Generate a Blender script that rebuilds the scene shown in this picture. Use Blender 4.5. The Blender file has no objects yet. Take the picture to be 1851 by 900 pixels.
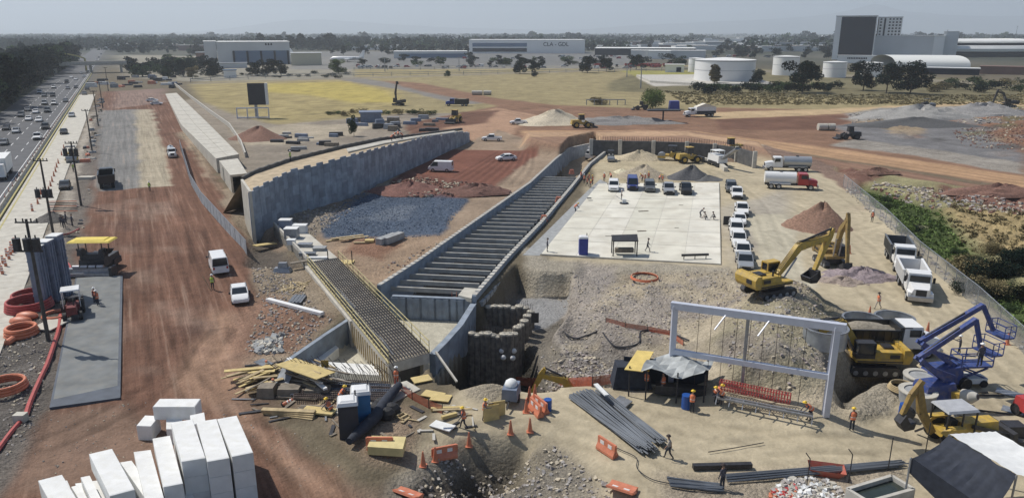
import bpy, math, random
import numpy as np
from mathutils import Vector, Matrix
random.seed(7); rng = np.random.RandomState(7)
R = math.radians
C = bpy.context.scene.collection
S = bpy.context.scene
# ---------------------------------------------------------------- camera, sky, sun, exposure
F, HC, PITCH = 1350.0, 27.0, R(16.2)
cam = bpy.data.cameras.new('camera'); co = bpy.data.objects.new('camera', cam); C.objects.link(co)
co.location = (0, 0, HC); co.rotation_euler = (R(90) - PITCH, 0, 0)
cam.sensor_width = 36; cam.lens = 36 * F / 1851; cam.clip_start = .5; cam.clip_end = 40000
S.camera = co
SUN_EL, SUN_AZ = R(54), R(-62)          # azimuth from +Y, negative = left
w = bpy.data.worlds.new('World'); S.world = w; w.use_nodes = True
nt = w.node_tree; bg = nt.nodes['Background']; sky = nt.nodes.new('ShaderNodeTexSky')
sky.sky_type = 'NISHITA'; sky.sun_disc = False; sky.sun_elevation = SUN_EL; sky.sun_rotation = SUN_AZ
sky.air_density = 1.0; sky.dust_density = 2.5; sky.ozone_density = 1.5; sky.altitude = 1500
nt.links.new(sky.outputs[0], bg.inputs[0]); bg.inputs[1].default_value = 0.09
sl = bpy.data.lights.new('sun', 'SUN'); sl.energy = 4.0; sl.angle = R(.5); sl.color = (1, .95, .87)
so = bpy.data.objects.new('sun', sl); C.objects.link(so)
sd = Vector((math.sin(SUN_AZ) * math.cos(SUN_EL), math.cos(SUN_AZ) * math.cos(SUN_EL), math.sin(SUN_EL)))
so.rotation_euler = sd.to_track_quat('Z', 'Y').to_euler(); so.location = (0, 0, 200)
S.view_settings.view_transform = 'Standard'; S.view_settings.look = 'None'
S.view_settings.exposure = 0.05; S.view_settings.gamma = 1
S.render.engine = 'CYCLES'; S.cycles.max_bounces = 5; S.cycles.volume_bounces = 2
S.cycles.transparent_max_bounces = 12; S.cycles.use_denoising = True
# ---------------------------------------------------------------- photo point -> place in the world
ct, st = math.cos(PITCH), math.sin(PITCH)
def ray(px, py):
    a, b = (px - 925.5) / F, (450 - py) / F
    return Vector((a, ct + b * st, -st + b * ct))
def P(px, py, z=0.0):
    d = ray(px, py); t = (z - HC) / d.z
    return Vector((d.x * t, d.y * t, z))
def P2(px, py, z=0.0):
    p = P(px, py, z); return (p.x, p.y)
def top(p, py):                      # height of the point above ground point p that shows in row py
    d = ray(925.5, py); return HC + d.z * (p[1] / d.y)
def ppm(p): return F / (p[1] * ct + (HC - p[2]) * st)   # photo pixels per metre at p
VPX = 214.
HDIR = Vector(((VPX - 925.5), F / ct, 0)).normalized()      # the direction of the highway
HANG = math.atan2(HDIR.y, HDIR.x)
# ---------------------------------------------------------------- numpy noise
def _h(i, j, s):
    n = (i * 374761393 + j * 668265263 + s * 1442695041) & 0xffffffff
    n = ((n ^ (n >> 13)) * 1274126177) & 0xffffffff
    return ((n ^ (n >> 16)) & 0xffff) / 65535.0
def vn(x, y, s=0):
    xi, yi = np.floor(x).astype(np.int64), np.floor(y).astype(np.int64)
    fx, fy = x - xi, y - yi; fx = fx * fx * (3 - 2 * fx); fy = fy * fy * (3 - 2 * fy)
    return (_h(xi, yi, s) * (1 - fx) + _h(xi + 1, yi, s) * fx) * (1 - fy) + (_h(xi, yi + 1, s) * (1 - fx) + _h(xi + 1, yi + 1, s) * fx) * fy
def fbm(x, y, sc, o=4, s=0):
    v = 0; a = .5; t = 0
    for k in range(o):
        v = v + a * vn(x / sc, y / sc, s + k * 17); t += a; a *= .55; sc = sc / 2.03
    return v / t - .5
# ---------------------------------------------------------------- materials
MATS = {}
def nodes(m):
    m.use_nodes = True; t = m.node_tree; return t, t.nodes, t.links, t.nodes['Principled BSDF']
def M(name, col, rough=.6, metal=0., var=.12, sc=2.0, bump=0., dirt=0., dcol=(.28, .22, .15), alpha=1.):
    if name in MATS: return MATS[name]
    m = bpy.data.materials.new(name); MATS[name] = m
    t, N, L, b = nodes(m)
    tc = N.new('ShaderNodeTexCoord'); nz = N.new('ShaderNodeTexNoise'); nz.inputs['Scale'].default_value = sc
    nz.inputs['Detail'].default_value = 4; L.new(tc.outputs['Object'], nz.inputs['Vector'])
    mp = N.new('ShaderNodeMapRange'); mp.inputs['From Min'].default_value = .3; mp.inputs['From Max'].default_value = .7
    mp.inputs['To Min'].default_value = 1 - var; mp.inputs['To Max'].default_value = 1 + var
    L.new(nz.outputs['Fac'], mp.inputs['Value'])
    mx = N.new('ShaderNodeMix'); mx.data_type = 'RGBA'; mx.blend_type = 'MULTIPLY'; mx.inputs['Factor'].default_value = 1
    mx.inputs['A'].default_value = (*col, 1); L.new(mp.outputs[0], mx.inputs['B'])
    out = mx.outputs['Result']
    if dirt:
        n2 = N.new('ShaderNodeTexNoise'); n2.inputs['Scale'].default_value = sc * 1.7; n2.inputs['Detail'].default_value = 5
        L.new(tc.outputs['Object'], n2.inputs['Vector'])
        r = N.new('ShaderNodeMapRange'); r.inputs['From Min'].default_value = .45; r.inputs['From Max'].default_value = .68
        r.inputs['To Max'].default_value = dirt; L.new(n2.outputs['Fac'], r.inputs['Value'])
        m2 = N.new('ShaderNodeMix'); m2.data_type = 'RGBA'; L.new(r.outputs[0], m2.inputs['Factor'])
        L.new(out, m2.inputs['A']); m2.inputs['B'].default_value = (*dcol, 1); out = m2.outputs['Result']
    L.new(out, b.inputs['Base Color'])
    b.inputs['Roughness'].default_value = rough; b.inputs['Metallic'].default_value = metal
    if bump:
        bp = N.new('ShaderNodeBump'); bp.inputs['Strength'].default_value = bump; bp.inputs['Distance'].default_value = .05
        L.new(nz.outputs['Fac'], bp.inputs['Height']); L.new(bp.outputs[0], b.inputs['Normal'])
    if alpha < 1: b.inputs['Alpha'].default_value = alpha
    return m
# ---------------------------------------------------------------- mesh builder
class MB:
    def __init__(s, mat=None): s.v = []; s.f = []; s.fm = []; s.ms = []; s.mat = mat; s.T = None
    def _mi(s):
        if s.mat not in s.ms: s.ms.append(s.mat)
        return s.ms.index(s.mat)
    def add(s, vs, fs):
        o = len(s.v); i = s._mi()
        if s.T is not None: vs = [s.T @ Vector(p) for p in vs]
        s.v += [tuple(p) for p in vs]
        for f in fs: s.f.append(tuple(o + k for k in f)); s.fm.append(i)
        return s
    def box(s, x0, x1, y0, y1, z0, z1, tx=0, ty=0, sh=0):     # tx, ty: top inset; sh: shift of the top along x
        v = [(x0, y0, z0), (x1, y0, z0), (x1, y1, z0), (x0, y1, z0), (x0 + tx + sh, y0 + ty, z1), (x1 - tx + sh, y0 + ty, z1), (x1 - tx + sh, y1 - ty, z1), (x0 + tx + sh, y1 - ty, z1)]
        return s.add(v, [(0, 3, 2, 1), (4, 5, 6, 7), (0, 1, 5, 4), (1, 2, 6, 5), (2, 3, 7, 6), (3, 0, 4, 7)])
    def cbox(s, c, sz, rot=None):
        a, b, h = sz[0] / 2, sz[1] / 2, sz[2] / 2
        q = [Vector((i * a, j * b, k * h)) for k in (-1, 1) for i, j in ((-1, -1), (1, -1), (1, 1), (-1, 1))]
        if rot is not None: q = [rot @ p for p in q]
        return s.add([p + Vector(c) for p in q], [(0, 3, 2, 1), (4, 5, 6, 7), (0, 1, 5, 4), (1, 2, 6, 5), (2, 3, 7, 6), (3, 0, 4, 7)])
    def beam(s, p, q, wd, ht=None, up=(0, 0, 1)):
        p, q = Vector(p), Vector(q); d = q - p; l = d.length
        if l < 1e-6: return s
        d = d / l; u = Vector(up)
        if abs(d.dot(u)) > .98: u = Vector((1, 0, 0))
        y = u.cross(d).normalized(); z = d.cross(y)
        return s.cbox((p + q) / 2, (l, wd, ht or wd), Matrix((d, y, z)).transposed())
    def cyl(s, p, q, r0, r1=None, n=10, cap=True):
        p, q = Vector(p), Vector(q); r1 = r0 if r1 is None else r1
        d = (q - p).normalized(); u = Vector((0, 0, 1)) if abs(d.z) < .95 else Vector((1, 0, 0))
        a = d.cross(u).normalized(); b = d.cross(a); vs = []
        for c, r in ((p, r0), (q, r1)):
            vs += [c + (a * math.cos(2 * math.pi * k / n) + b * math.sin(2 * math.pi * k / n)) * r for k in range(n)]
        fs = [(k, k + n, (k + 1) % n + n, (k + 1) % n) for k in range(n)]
        if cap: fs += [tuple(range(n)), tuple(range(2 * n - 1, n - 1, -1))]
        return s.add(vs, fs)
    def tube(s, pts, r, n=6):
        pts = [Vector(p) for p in pts]; vs = []; fs = []
        for i, p in enumerate(pts):
            d = (pts[min(i + 1, len(pts) - 1)] - pts[max(i - 1, 0)]).normalized()
            u = Vector((0, 0, 1)) if abs(d.z) < .95 else Vector((1, 0, 0))
            a = d.cross(u).normalized(); b = d.cross(a); rr = r[i] if isinstance(r, (list, tuple)) else r
            vs += [p + (a * math.cos(2 * math.pi * k / n) + b * math.sin(2 * math.pi * k / n)) * rr for k in range(n)]
        for i in range(len(pts) - 1):
            fs += [(i * n + k, (i + 1) * n + k, (i + 1) * n + (k + 1) % n, i * n + (k + 1) % n) for k in range(n)]
        fs += [tuple(range(n)), tuple(range(len(pts) * n - 1, len(pts) * n - n - 1, -1))]
        return s.add(vs, fs)
    def prism(s, prof, y0, y1, ax='y'):                      # profile (x, z) swept along y
        n = len(prof)
        vs = [(x, y0, z) for x, z in prof] + [(x, y1, z) for x, z in prof]
        if ax == 'x': vs = [(y, x, z) for x, y, z in vs]
        if ax == 'z': vs = [(x, z, y) for x, y, z in vs]
        return s.add(vs, [tuple(range(n)), tuple(range(2 * n - 1, n - 1, -1))] + [(k, k + n, (k + 1) % n + n, (k + 1) % n) for k in range(n)])
    def slab(s, poly, z0, z1):                                # polygon of (x, y) or (x, y, dz) between two heights
        n = len(poly); h = [p[2] if len(p) > 2 else 0 for p in poly]
        vs = [(p[0], p[1], z0 + h[i]) for i, p in enumerate(poly)] + [(p[0], p[1], z1 + h[i]) for i, p in enumerate(poly)]
        return s.add(vs, [tuple(range(n - 1, -1, -1)), tuple(range(n, 2 * n))] + [(k, (k + 1) % n, (k + 1) % n + n, k + n) for k in range(n)])
    def loft(s, secs, caps=True, closed=True):
        n = len(secs[0]); vs = [p for q in secs for p in q]; fs = []
        for i in range(len(secs) - 1):
            for k in range(n if closed else n - 1):
                fs.append((i * n + k, i * n + (k + 1) % n, (i + 1) * n + (k + 1) % n, (i + 1) * n + k))
        if caps: fs += [tuple(range(n - 1, -1, -1)), tuple(range((len(secs) - 1) * n, len(secs) * n))]
        return s.add(vs, fs)
    def ball(s, c, rx, ry=None, rz=None, nu=10, nv=6, v0=-1.0):
        ry = ry or rx; rz = rz or rx; secs = []
        for j in range(nv + 1):
            a = v0 * math.pi / 2 + (math.pi / 2 - v0 * math.pi / 2) * j / nv; cr = max(math.cos(a), .02)
            secs.append([(c[0] + rx * cr * math.cos(2 * math.pi * k / nu), c[1] + ry * cr * math.sin(2 * math.pi * k / nu), c[2] + rz * math.sin(a)) for k in range(nu)])
        return s.loft(secs)
    def merge(s, o):
        off = len(s.v); s.v += o.v
        for f, k in zip(o.f, o.fm):
            m = o.ms[k]
            if m not in s.ms: s.ms.append(m)
            s.f.append(tuple(off + i for i in f)); s.fm.append(s.ms.index(m))
        return s
    def mesh(s, name, smooth=False):
        me = bpy.data.meshes.new(name); me.from_pydata(s.v, [], s.f)
        for m in s.ms: me.materials.append(m)
        me.polygons.foreach_set('material_index', s.fm)
        if smooth:
            me.polygons.foreach_set('use_smooth', [True] * len(s.f))
            try: me.set_sharp_from_angle(angle=R(40))
            except Exception: pass
        me.update(); return me
    def build(s, name, parent=None, smooth=False, loc=None, rz=0):
        o = bpy.data.objects.new(name, s.mesh(name, smooth)); C.objects.link(o)
        if parent is not None: o.parent = parent
        if loc is not None: o.location = loc
        o.rotation_euler.z = rz
        return o
def tag(o, label=None, cat=None, group=None, kind=None):
    if label: o['label'] = label
    if cat: o['category'] = cat
    if group: o['group'] = group
    if kind: o['kind'] = kind
    return o
def empty(name, loc=(0, 0, 0), rz=0):
    o = bpy.data.objects.new(name, None); C.objects.link(o); o.location = loc; o.rotation_euler.z = rz; o.empty_display_size = .2
    return o
class Kit:                                                    # a thing in parts: (name, mesh builder, index of the part above it)
    def __init__(s): s.p = []
    def part(s, name, mat=None, up=None, smooth=False):
        m = MB(mat); s.p.append([name, m, up, smooth]); return m
    def idx(s): return len(s.p) - 1
    def make(s, name, low=False):
        if low:
            m = MB()
            for q in s.p: m.merge(q[1])
            return m.build(name)
        root = empty(name); obs = []
        for n, m, up, sm in s.p:
            obs.append(m.build(n, root if up is None else obs[up], sm))
        return root
KIDS = {}
def copy_tree(o, parent=None):
    c = o.copy(); C.objects.link(c)
    if parent is not None: c.parent = parent
    for ch in KIDS.get(o.name, ()): copy_tree(ch, c)
    return c
PROTO = {}
def put(key, builder, name, label, cat, loc, rz=0., group=None, scale=1., low=False, tilt=None):
    k = (key, low)
    if k not in PROTO:
        o = builder().make(name, low); PROTO[k] = o
        def reg(q):
            for c in list(q.children): KIDS.setdefault(q.name, []).append(c); reg(c)
        if not low: reg(o)
    else:
        o = copy_tree(PROTO[k]); o.name = name
    o.location = loc; o.rotation_euler = (tilt[0] if tilt else 0, tilt[1] if tilt else 0, rz); o.scale = (scale,) * 3
    for q in ('label', 'group', 'category'):
        if q in o: del o[q]
    return tag(o, label, cat, group)
# ---------------------------------------------------------------- terrain
def axis(parts):
    out = [parts[0][0]]
    for a, b, d0, d1 in parts:
        x = a
        while x < b - 1e-6:
            t = (x - a) / (b - a); x = min(b, x + d0 + (d1 - d0) * t); out.append(x)
    return np.array(out)
xr = axis([(0, 50, .3, .32), (50, 130, .35, 1.0), (130, 500, 2, 12), (500, 3000, 30, 250), (3000, 16000, 600, 1500)])
XS = np.concatenate([-xr[:0:-1], xr])
YS = axis([(-60, 25, 10, 1), (25, 60, .3, .3), (60, 130, .3, .55), (130, 260, .6, 1.5), (260, 800, 3, 12), (800, 4000, 25, 200), (4000, 15000, 400, 1200)])
GX, GY = np.meshgrid(XS, YS)
WX = GX + fbm(GX, GY, 6, 3, 5) * 2.4; WY = GY + fbm(GX, GY, 6, 3, 9) * 2.4
def sdist(pts, X, Y):
    inside = np.zeros(X.shape, bool); d = np.full(X.shape, 1e18)
    n = len(pts)
    for i in range(n):
        x0, y0 = pts[i]; x1, y1 = pts[(i + 1) % n]
        ex, ey = x1 - x0, y1 - y0; l2 = ex * ex + ey * ey + 1e-12
        t = np.clip(((X - x0) * ex + (Y - y0) * ey) / l2, 0, 1)
        d = np.minimum(d, (X - x0 - t * ex) ** 2 + (Y - y0 - t * ey) ** 2)
        c = ((y0 > Y) != (y1 > Y)) & (X < (x1 - x0) * (Y - y0) / (y1 - y0 + 1e-12) + x0)
        inside ^= c
    d = np.sqrt(d); return np.where(inside, d, -d)
Z = fbm(GX, GY, 9, 4, 1) * .22
near = np.clip((1500 - GY) / 1000, 0, 1)
COL = np.empty(GX.shape + (3,)); COL[:] = (.15, .125, .085)
far = np.clip((GY - 420) / 350, 0, 1)[..., None]
patch = (fbm(GX, GY * .6, 160, 4, 70)[..., None] * 2 + .5).clip(0, 1)
COL[:] = COL * (1 - far) + (np.array((.035, .045, .032)) * patch + np.array((.15, .14, .115)) * (1 - patch)) * far
GRIT = np.full(GX.shape, .35); TA = np.zeros(GX.shape); TB = np.zeros(GX.shape)
def zone(px, col=None, soft=1.2, h=None, rough=None, grit=None, ta=None, tb=None, zp=0., warp=True, op=1., world=None, hs=None, rsc=3., wob=0.):
    pts = world or [P2(a, b, zp) for a, b in px]
    xs, ys = [p[0] for p in pts], [p[1] for p in pts]; pad = 8 + soft * 2
    i0, i1 = np.searchsorted(YS, min(ys) - pad), np.searchsorted(YS, max(ys) + pad)
    j0, j1 = np.searchsorted(XS, min(xs) - pad), np.searchsorted(XS, max(xs) + pad)
    sl_ = np.s_[max(i0 - 1, 0):i1 + 1, max(j0 - 1, 0):j1 + 1]
    X, Y = (WX, WY) if warp else (GX, GY)
    d = sdist(pts, X[sl_], Y[sl_])
    m = np.clip(d / soft + .5, 0, 1); m = m * m * (3 - 2 * m) * op
    if col is not None:
        c = np.array(col)
        if wob: c = c * (1 + fbm(GX[sl_], GY[sl_], 4, 3, 33)[..., None] * wob)
        COL[sl_] = COL[sl_] * (1 - m[..., None]) + c * m[..., None]
    if grit is not None: GRIT[sl_] = GRIT[sl_] * (1 - m) + grit * m
    for A, v in ((TA, ta), (TB, tb)):
        if v is not None: A[sl_] = A[sl_] * (1 - m) + v * m
    if h is not None or rough is not None:
        dh = sdist(pts, GX[sl_], GY[sl_]) if (warp and hs is not None) else d
        s_ = hs or soft; mh = np.clip(dh / s_ + .5, 0, 1); mh = mh * mh * (3 - 2 * mh)
        base = Z[sl_] if h is None else (h if not callable(h) else h(GX[sl_], GY[sl_]))
        rg = 0 if not rough else (fbm(GX[sl_], GY[sl_], rsc, 5, 50)) * rough * 2
        Z[sl_] = Z[sl_] * (1 - mh) + (base + rg) * mh
# albedos
RED = (.165, .09, .062); RED2 = (.235, .14, .092); RDK = (.11, .065, .05); TAN = (.44, .30, .19); BEI = (.43, .37, .26)
SAND = (.50, .42, .29); GRY = (.22, .205, .185); GRV = (.24, .21, .185); DGR = (.13, .125, .12); CON = (.55, .53, .47)
GRN = (.055, .085, .03); GRN2 = (.10, .12, .045); YEL = (.42, .34, .10); DRY = (.30, .25, .135); BRN = (.20, .155, .11)
# fields beyond the site
zone([(345, 150), (640, 120), (1250, 118), (1500, 150), (1851, 160), (2300, 190), (2300, 240), (1851, 200), (1250, 200), (930, 215), (500, 235), (400, 215)], DRY, 8, grit=.5, wob=.5)
zone([(210, 100), (640, 104), (640, 142), (345, 148), (230, 140)], (.27, .25, .2), 6, wob=.5)
zone([(520, 93), (1140, 93), (1150, 124), (525, 126)], (.2, .2, .2), 6, op=.75, wob=.3)
zone([(345, 153), (480, 145), (620, 146), (720, 158), (735, 185), (700, 205), (500, 222), (430, 205), (370, 185)], (.33, .27, .13), 5, wob=.8)
zone([(480, 152), (620, 148), (700, 165), (725, 185), (640, 186), (560, 172), (470, 166)], YEL, 8, wob=.5, op=.9)
zone([(600, 142), (640, 140), (800, 162), (880, 175), (900, 185), (830, 190), (735, 165)], GRY, 3)
zone([(1180, 120), (1500, 128), (1851, 150), (1851, 185), (1500, 178), (1240, 170), (1100, 165), (1100, 150)], (.17, .15, .085), 6, wob=.8)
zone([(1120, 128), (1310, 128), (1330, 141), (1160, 142)], (.30, .28, .09), 4)
zone([(1150, 140), (1345, 140), (1345, 154), (1180, 156)], (.5, .47, .42), 3)
zone([(345, 150), (1250, 120), (2100, 165), (2100, 172), (1250, 124), (345, 153)], (.25, .22, .17), 3, op=.7)
# site behind the ramp wall
zone([(330, 185), (345, 178), (430, 210), (500, 226), (740, 205), (840, 205), (850, 240), (620, 300), (430, 340), (380, 260)], (.29, .25, .2), 3, grit=.8, rough=.12, wob=.5)
zone([(430, 240), (520, 225), (640, 225), (700, 215), (640, 245), (520, 262), (440, 262)], (.42, .36, .27), 3, wob=.4)
# red haul roads right
zone([(690, 146), (760, 150), (900, 178), (1000, 190), (1240, 200), (1300, 195), (1851, 205), (2200, 230), (2200, 330), (1851, 340), (1500, 285), (1380, 262), (1240, 248), (940, 252), (850, 255), (735, 250), (735, 225), (830, 205), (900, 192), (760, 165)], RED2, 4, tb=.8, wob=.45, grit=.5)
zone([(760, 225), (900, 195), (980, 210), (940, 228), (900, 262), (860, 262), (840, 240)], (.40, .255, .17), 3, tb=.3)
zone([(735, 225), (840, 203), (900, 200), (880, 222), (800, 232), (740, 245)], RED, 3, wob=.4)
zone([(940, 236), (1240, 236), (1500, 268), (1851, 318), (2200, 370), (2200, 385), (1851, 338), (1500, 285), (1240, 247), (945, 247)], (.44, .28, .165), 2.5, tb=.8)
zone([(940, 246), (1240, 250), (1500, 288), (1851, 345), (1851, 362), (1500, 300), (1380, 272), (1240, 258), (945, 254)], (.27, .165, .115), 2, tb=.7)
zone([(1240, 205), (1500, 197), (1780, 184), (2200, 182), (2200, 190), (1780, 192), (1500, 207), (1290, 216)], (.5, .37, .22), 2.5, tb=.5)
zone([(1290, 216), (1560, 208), (1500, 235), (1300, 235)], RED, 3, tb=.6, wob=.4)
zone([(1530, 205), (1600, 195), (1740, 192), (1851, 200), (1851, 225), (1740, 218), (1620, 218), (1550, 222)], (.30, .29, .27), 3, rough=.9, grit=1, wob=.7, rsc=6)
zone([(1500, 228), (1620, 218), (1740, 226), (1820, 250), (1851, 262), (1851, 300), (1740, 285), (1560, 255)], (.20, .195, .195), 4, grit=.9, wob=.4, rough=.15)
zone([(1720, 215), (1851, 205), (1990, 215), (1990, 280), (1851, 275), (1780, 240)], (.25, .14, .09), 4, rough=.8, grit=1, wob=.7, rsc=5)
zone([(1540, 252), (1600, 258), (1851, 296), (1851, 315), (1640, 280), (1500, 264)], (.33, .30, .26), 2.5, rough=.4, grit=1, wob=.5)
# right roadside scrub
zone([(1500, 300), (1640, 322), (1851, 352), (2300, 430), (2300, 800), (1960, 700), (1851, 600), (1640, 420)], (.34, .31, .17), 3, rough=.4, grit=1, wob=.7)
zone([(1700, 375), (1851, 385), (2100, 450), (2100, 600), (1851, 480), (1740, 420)], (.40, .31, .16), 3, rough=.8, grit=1, wob=1.2, rsc=4)
zone([(1700, 335), (1851, 352), (2100, 400), (2100, 430), (1851, 388), (1740, 362), (1690, 348)], (.23, .125, .095), 2, rough=.7, grit=1, wob=.6)
zone([(1520, 302), (1600, 318), (1570, 330), (1530, 335)], (.22, .12, .09), 2, rough=.7, grit=1)
zone([(1540, 330), (1600, 340), (1700, 372), (1730, 420), (1790, 470), (1851, 520), (1990, 620), (1990, 720), (1851, 590), (1740, 490), (1620, 400)], (.075, .105, .035), 3, h=-1.2, rough=.6, grit=1, wob=1.)
# left: highway side, works strip, haul road
def U(px, py): p = P(px, py); return p.x * HDIR.y - p.y * HDIR.x        # distance across the highway
def V(px, py): p = P(px, py); return p.x * HDIR.x + p.y * HDIR.y
def UV(u, v): return (u * HDIR.y + v * HDIR.x, -u * HDIR.x + v * HDIR.y)
u_hw0, u_hw1, u_c0, u_c1, u_s1, u_r0 = U(115, 132), U(0, 372), U(0, 395), U(0, 642), U(95, 560), U(95, 740)
def strip(u0, u1, v0=10, v1=1500, **k):
    zone(None, world=[UV(u0, v0), UV(u1, v0), UV(u1, v1), UV(u0, v1)], **k)
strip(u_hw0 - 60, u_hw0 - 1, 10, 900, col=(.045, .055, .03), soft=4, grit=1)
strip(u_hw0 - 2, u_r0 + 3, 10, 1300, h=lambda x, y: 0 * x, soft=1, warp=False)
strip(u_hw0 - 2, u_c0 + 2, 10, 1500, col=(.12, .12, .12), soft=1, warp=False)
strip(u_c1, u_r0 + 1, 20, 330, col=(.20, .175, .15), soft=1.2, rough=.22, grit=1, wob=.7)
strip(u_c1 + .5, u_s1 - 1, 75, 300, col=(.46, .41, .34), soft=1, wob=.3)
zone([(180, 165), (320, 170), (345, 245), (400, 330), (440, 425), (470, 520), (460, 600), (400, 660), (450, 740), (560, 830), (640, 900), (660, 1000), (-60, 1000), (40, 850), (92, 745), (150, 440), (185, 250)], RED, 1.6, ta=1., grit=.35, h=lambda x, y: .02 * np.sin(x), wob=.25)
zone([(390, 560), (470, 570), (520, 640), (440, 700), (470, 780), (600, 860), (640, 900), (560, 900), (450, 800), (330, 720), (300, 690)], (.30, .19, .13), 3, ta=.5)
zone([(180, 200), (250, 198), (262, 340), (176, 345)], (.21, .205, .195), .8, ta=.8, wob=.2)
zone([(245, 198), (275, 198), (312, 336), (255, 340)], (.38, .33, .245), 1, ta=.8, wob=.2)
zone([(212, 165), (300, 160), (300, 185), (200, 198)], (.24, .17, .14), 2)
zone([(-40, 640), (60, 500), (100, 520), (110, 640), (60, 780), (0, 850), (-100, 950)], (.16, .145, .13), 1.5, rough=.25, grit=1, wob=.6, ta=0)
zone([(40, 850), (90, 745), (220, 730), (330, 800), (200, 900), (20, 900)], (.22, .145, .105), 2, ta=.2, wob=.4)
# strip between the haul road and the deck
zone([(320, 240), (345, 235), (400, 345), (455, 330), (470, 425), (560, 480), (625, 560), (530, 650), (470, 680), (430, 690), (455, 640), (500, 600), (470, 530), (450, 455), (400, 345)], (.34, .275, .2), 2, rough=.25, grit=1, wob=.6)
zone([(480, 530), (560, 560), (600, 575), (520, 640), (430, 640), (400, 600)], (.27, .165, .115), 2.5, rough=.2, grit=.9, wob=.5)
zone([(440, 400), (470, 425), (500, 415), (520, 455), (560, 480), (450, 480)], (.14, .12, .1), 2, h=-1.2, rough=.3, grit=1)
# low ground between the ramp wall and the trench
zone([(463, 420), (838, 262), (900, 235), (980, 262), (1060, 262), (690, 520), (620, 470), (500, 440)], (.33, .25, .18), 1.5, grit=.7, rough=.12, wob=.4)
zone([(760, 270), (975, 275), (880, 350), (820, 360), (700, 355), (690, 335)], (.19, .085, .06), 1.2, h=lambda x, y: .15 + 0 * x, tb=.2, wob=.2, grit=.4)
zone([(700, 330), (740, 315), (880, 335), (885, 355), (820, 362), (720, 356)], (.21, .10, .075), 1.5, rough=.7, h=.5, grit=1, wob=.3, rsc=4)
zone([(630, 352), (700, 334), (720, 352), (800, 360), (848, 360), (795, 428), (700, 436), (585, 432), (572, 402)], (.095, .125, .175), 1., grit=1., h=.1, rough=.12, wob=.35)
zone([(640, 400), (720, 372), (760, 372), (730, 400)], (.17, .20, .245), 2, grit=1.)
zone([(500, 385), (600, 370), (700, 325), (720, 320), (690, 345), (640, 365), (600, 395), (560, 440), (520, 420)], (.30, .255, .2), 1.2, rough=.45, grit=1, wob=.5)
zone([(600, 430), (850, 425), (900, 372), (960, 330), (975, 332), (690, 520), (600, 465)], (.36, .26, .18), 1.5, grit=.8, rough=.2, wob=.4)
zone([(640, 430), (730, 430), (700, 470), (620, 455)], (.26, .15, .10), 2)
# yard on the right
zone([(1075, 262), (1380, 262), (1510, 305), (1640, 420), (1851, 625), (2100, 860), (2100, 1100), (1200, 1100), (740, 1000), (700, 900), (740, 830), (800, 730), (850, 690), (1100, 690), (1200, 560), (980, 480), (1085, 300)], BEI, 2, grit=.12, h=lambda x, y: .06 * np.sin(x * .13 + y * .2), wob=.22, tb=.35)
zone([(1060, 280), (1280, 272), (1300, 330), (1085, 330)], (.47, .40, .27), 2, rough=.18, grit=.7, wob=.3)
zone([(1300, 380), (1420, 340), (1440, 420), (1320, 480)], (.36, .33, .28), 4, op=.8, wob=.2)
zone([(1345, 390), (1425, 388), (1475, 520), (1400, 530)], (.47, .43, .33), 1, wob=.1)
zone([(1380, 262), (1510, 300), (1570, 350), (1540, 352), (1480, 310), (1370, 276)], (.26, .18, .14), 1.2, rough=.3, grit=1)
zone([(930, 440), (985, 470), (1310, 482), (1320, 500), (960, 500)], (.38, .34, .27), 1.5, grit=.8, rough=.1)
zone([(1000, 492), (1320, 490), (1400, 560), (1480, 540), (1540, 600), (1620, 660), (1600, 720), (1500, 760), (1400, 740), (1290, 710), (1100, 690), (1000, 660), (960, 590)], (.42, .36, .265), 2.5, rough=.75, grit=.8, h=lambda x, y: -.3 + 0 * x, wob=.6)
zone([(1050, 470), (1110, 478), (1080, 560), (1180, 520), (1320, 560), (1170, 600), (1100, 660), (980, 640), (990, 560)], (.37, .33, .295), 2, grit=1.1, rough=.6, h=-.6, op=.8, wob=.4)
zone([(965, 590), (1040, 560), (1170, 640), (1130, 690), (1000, 690)], (.31, .28, .245), 2, grit=1.2, h=-2.0, rough=.7, wob=.5)
# mound behind the gantry
zone([(1290, 640), (1380, 545), (1440, 550), (1500, 580), (1500, 700), (1450, 735), (1330, 715)], (.32, .285, .20), 2, h=3.4, hs=10, rough=1., grit=.9, wob=.6)
zone([(1340, 580), (1400, 532), (1450, 560), (1400, 600)], (.30, .245, .17), 2, h=3.2, hs=7, rough=.3, grit=.8)
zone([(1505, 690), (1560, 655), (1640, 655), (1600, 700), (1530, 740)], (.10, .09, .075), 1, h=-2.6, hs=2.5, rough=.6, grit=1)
zone([(1530, 715), (1600, 690), (1640, 720), (1610, 750), (1540, 760)], (.36, .32, .25), 1, h=.7, hs=2.5, rough=.6, grit=1.2)
# foreground crater
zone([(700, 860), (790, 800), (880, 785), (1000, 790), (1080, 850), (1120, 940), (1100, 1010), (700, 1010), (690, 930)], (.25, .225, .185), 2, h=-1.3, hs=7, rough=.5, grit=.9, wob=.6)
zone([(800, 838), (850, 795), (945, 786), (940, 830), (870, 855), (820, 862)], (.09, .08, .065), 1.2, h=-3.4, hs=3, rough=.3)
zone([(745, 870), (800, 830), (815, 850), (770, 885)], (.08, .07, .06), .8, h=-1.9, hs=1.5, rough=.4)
zone([(830, 880), (1000, 860), (1040, 1000), (800, 1000)], (.27, .24, .19), 2, grit=1.2, rough=.5)
zone([(520, 700), (700, 720), (760, 760), (740, 830), (660, 830), (600, 760), (540, 740)], (.33, .25, .18), 2, rough=.18, grit=1, wob=.4)
zone([(835, 690), (900, 680), (930, 700), (880, 735), (840, 720)], (.38, .33, .25), 1, h=.9, hs=3, rough=.4, grit=1)
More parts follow.
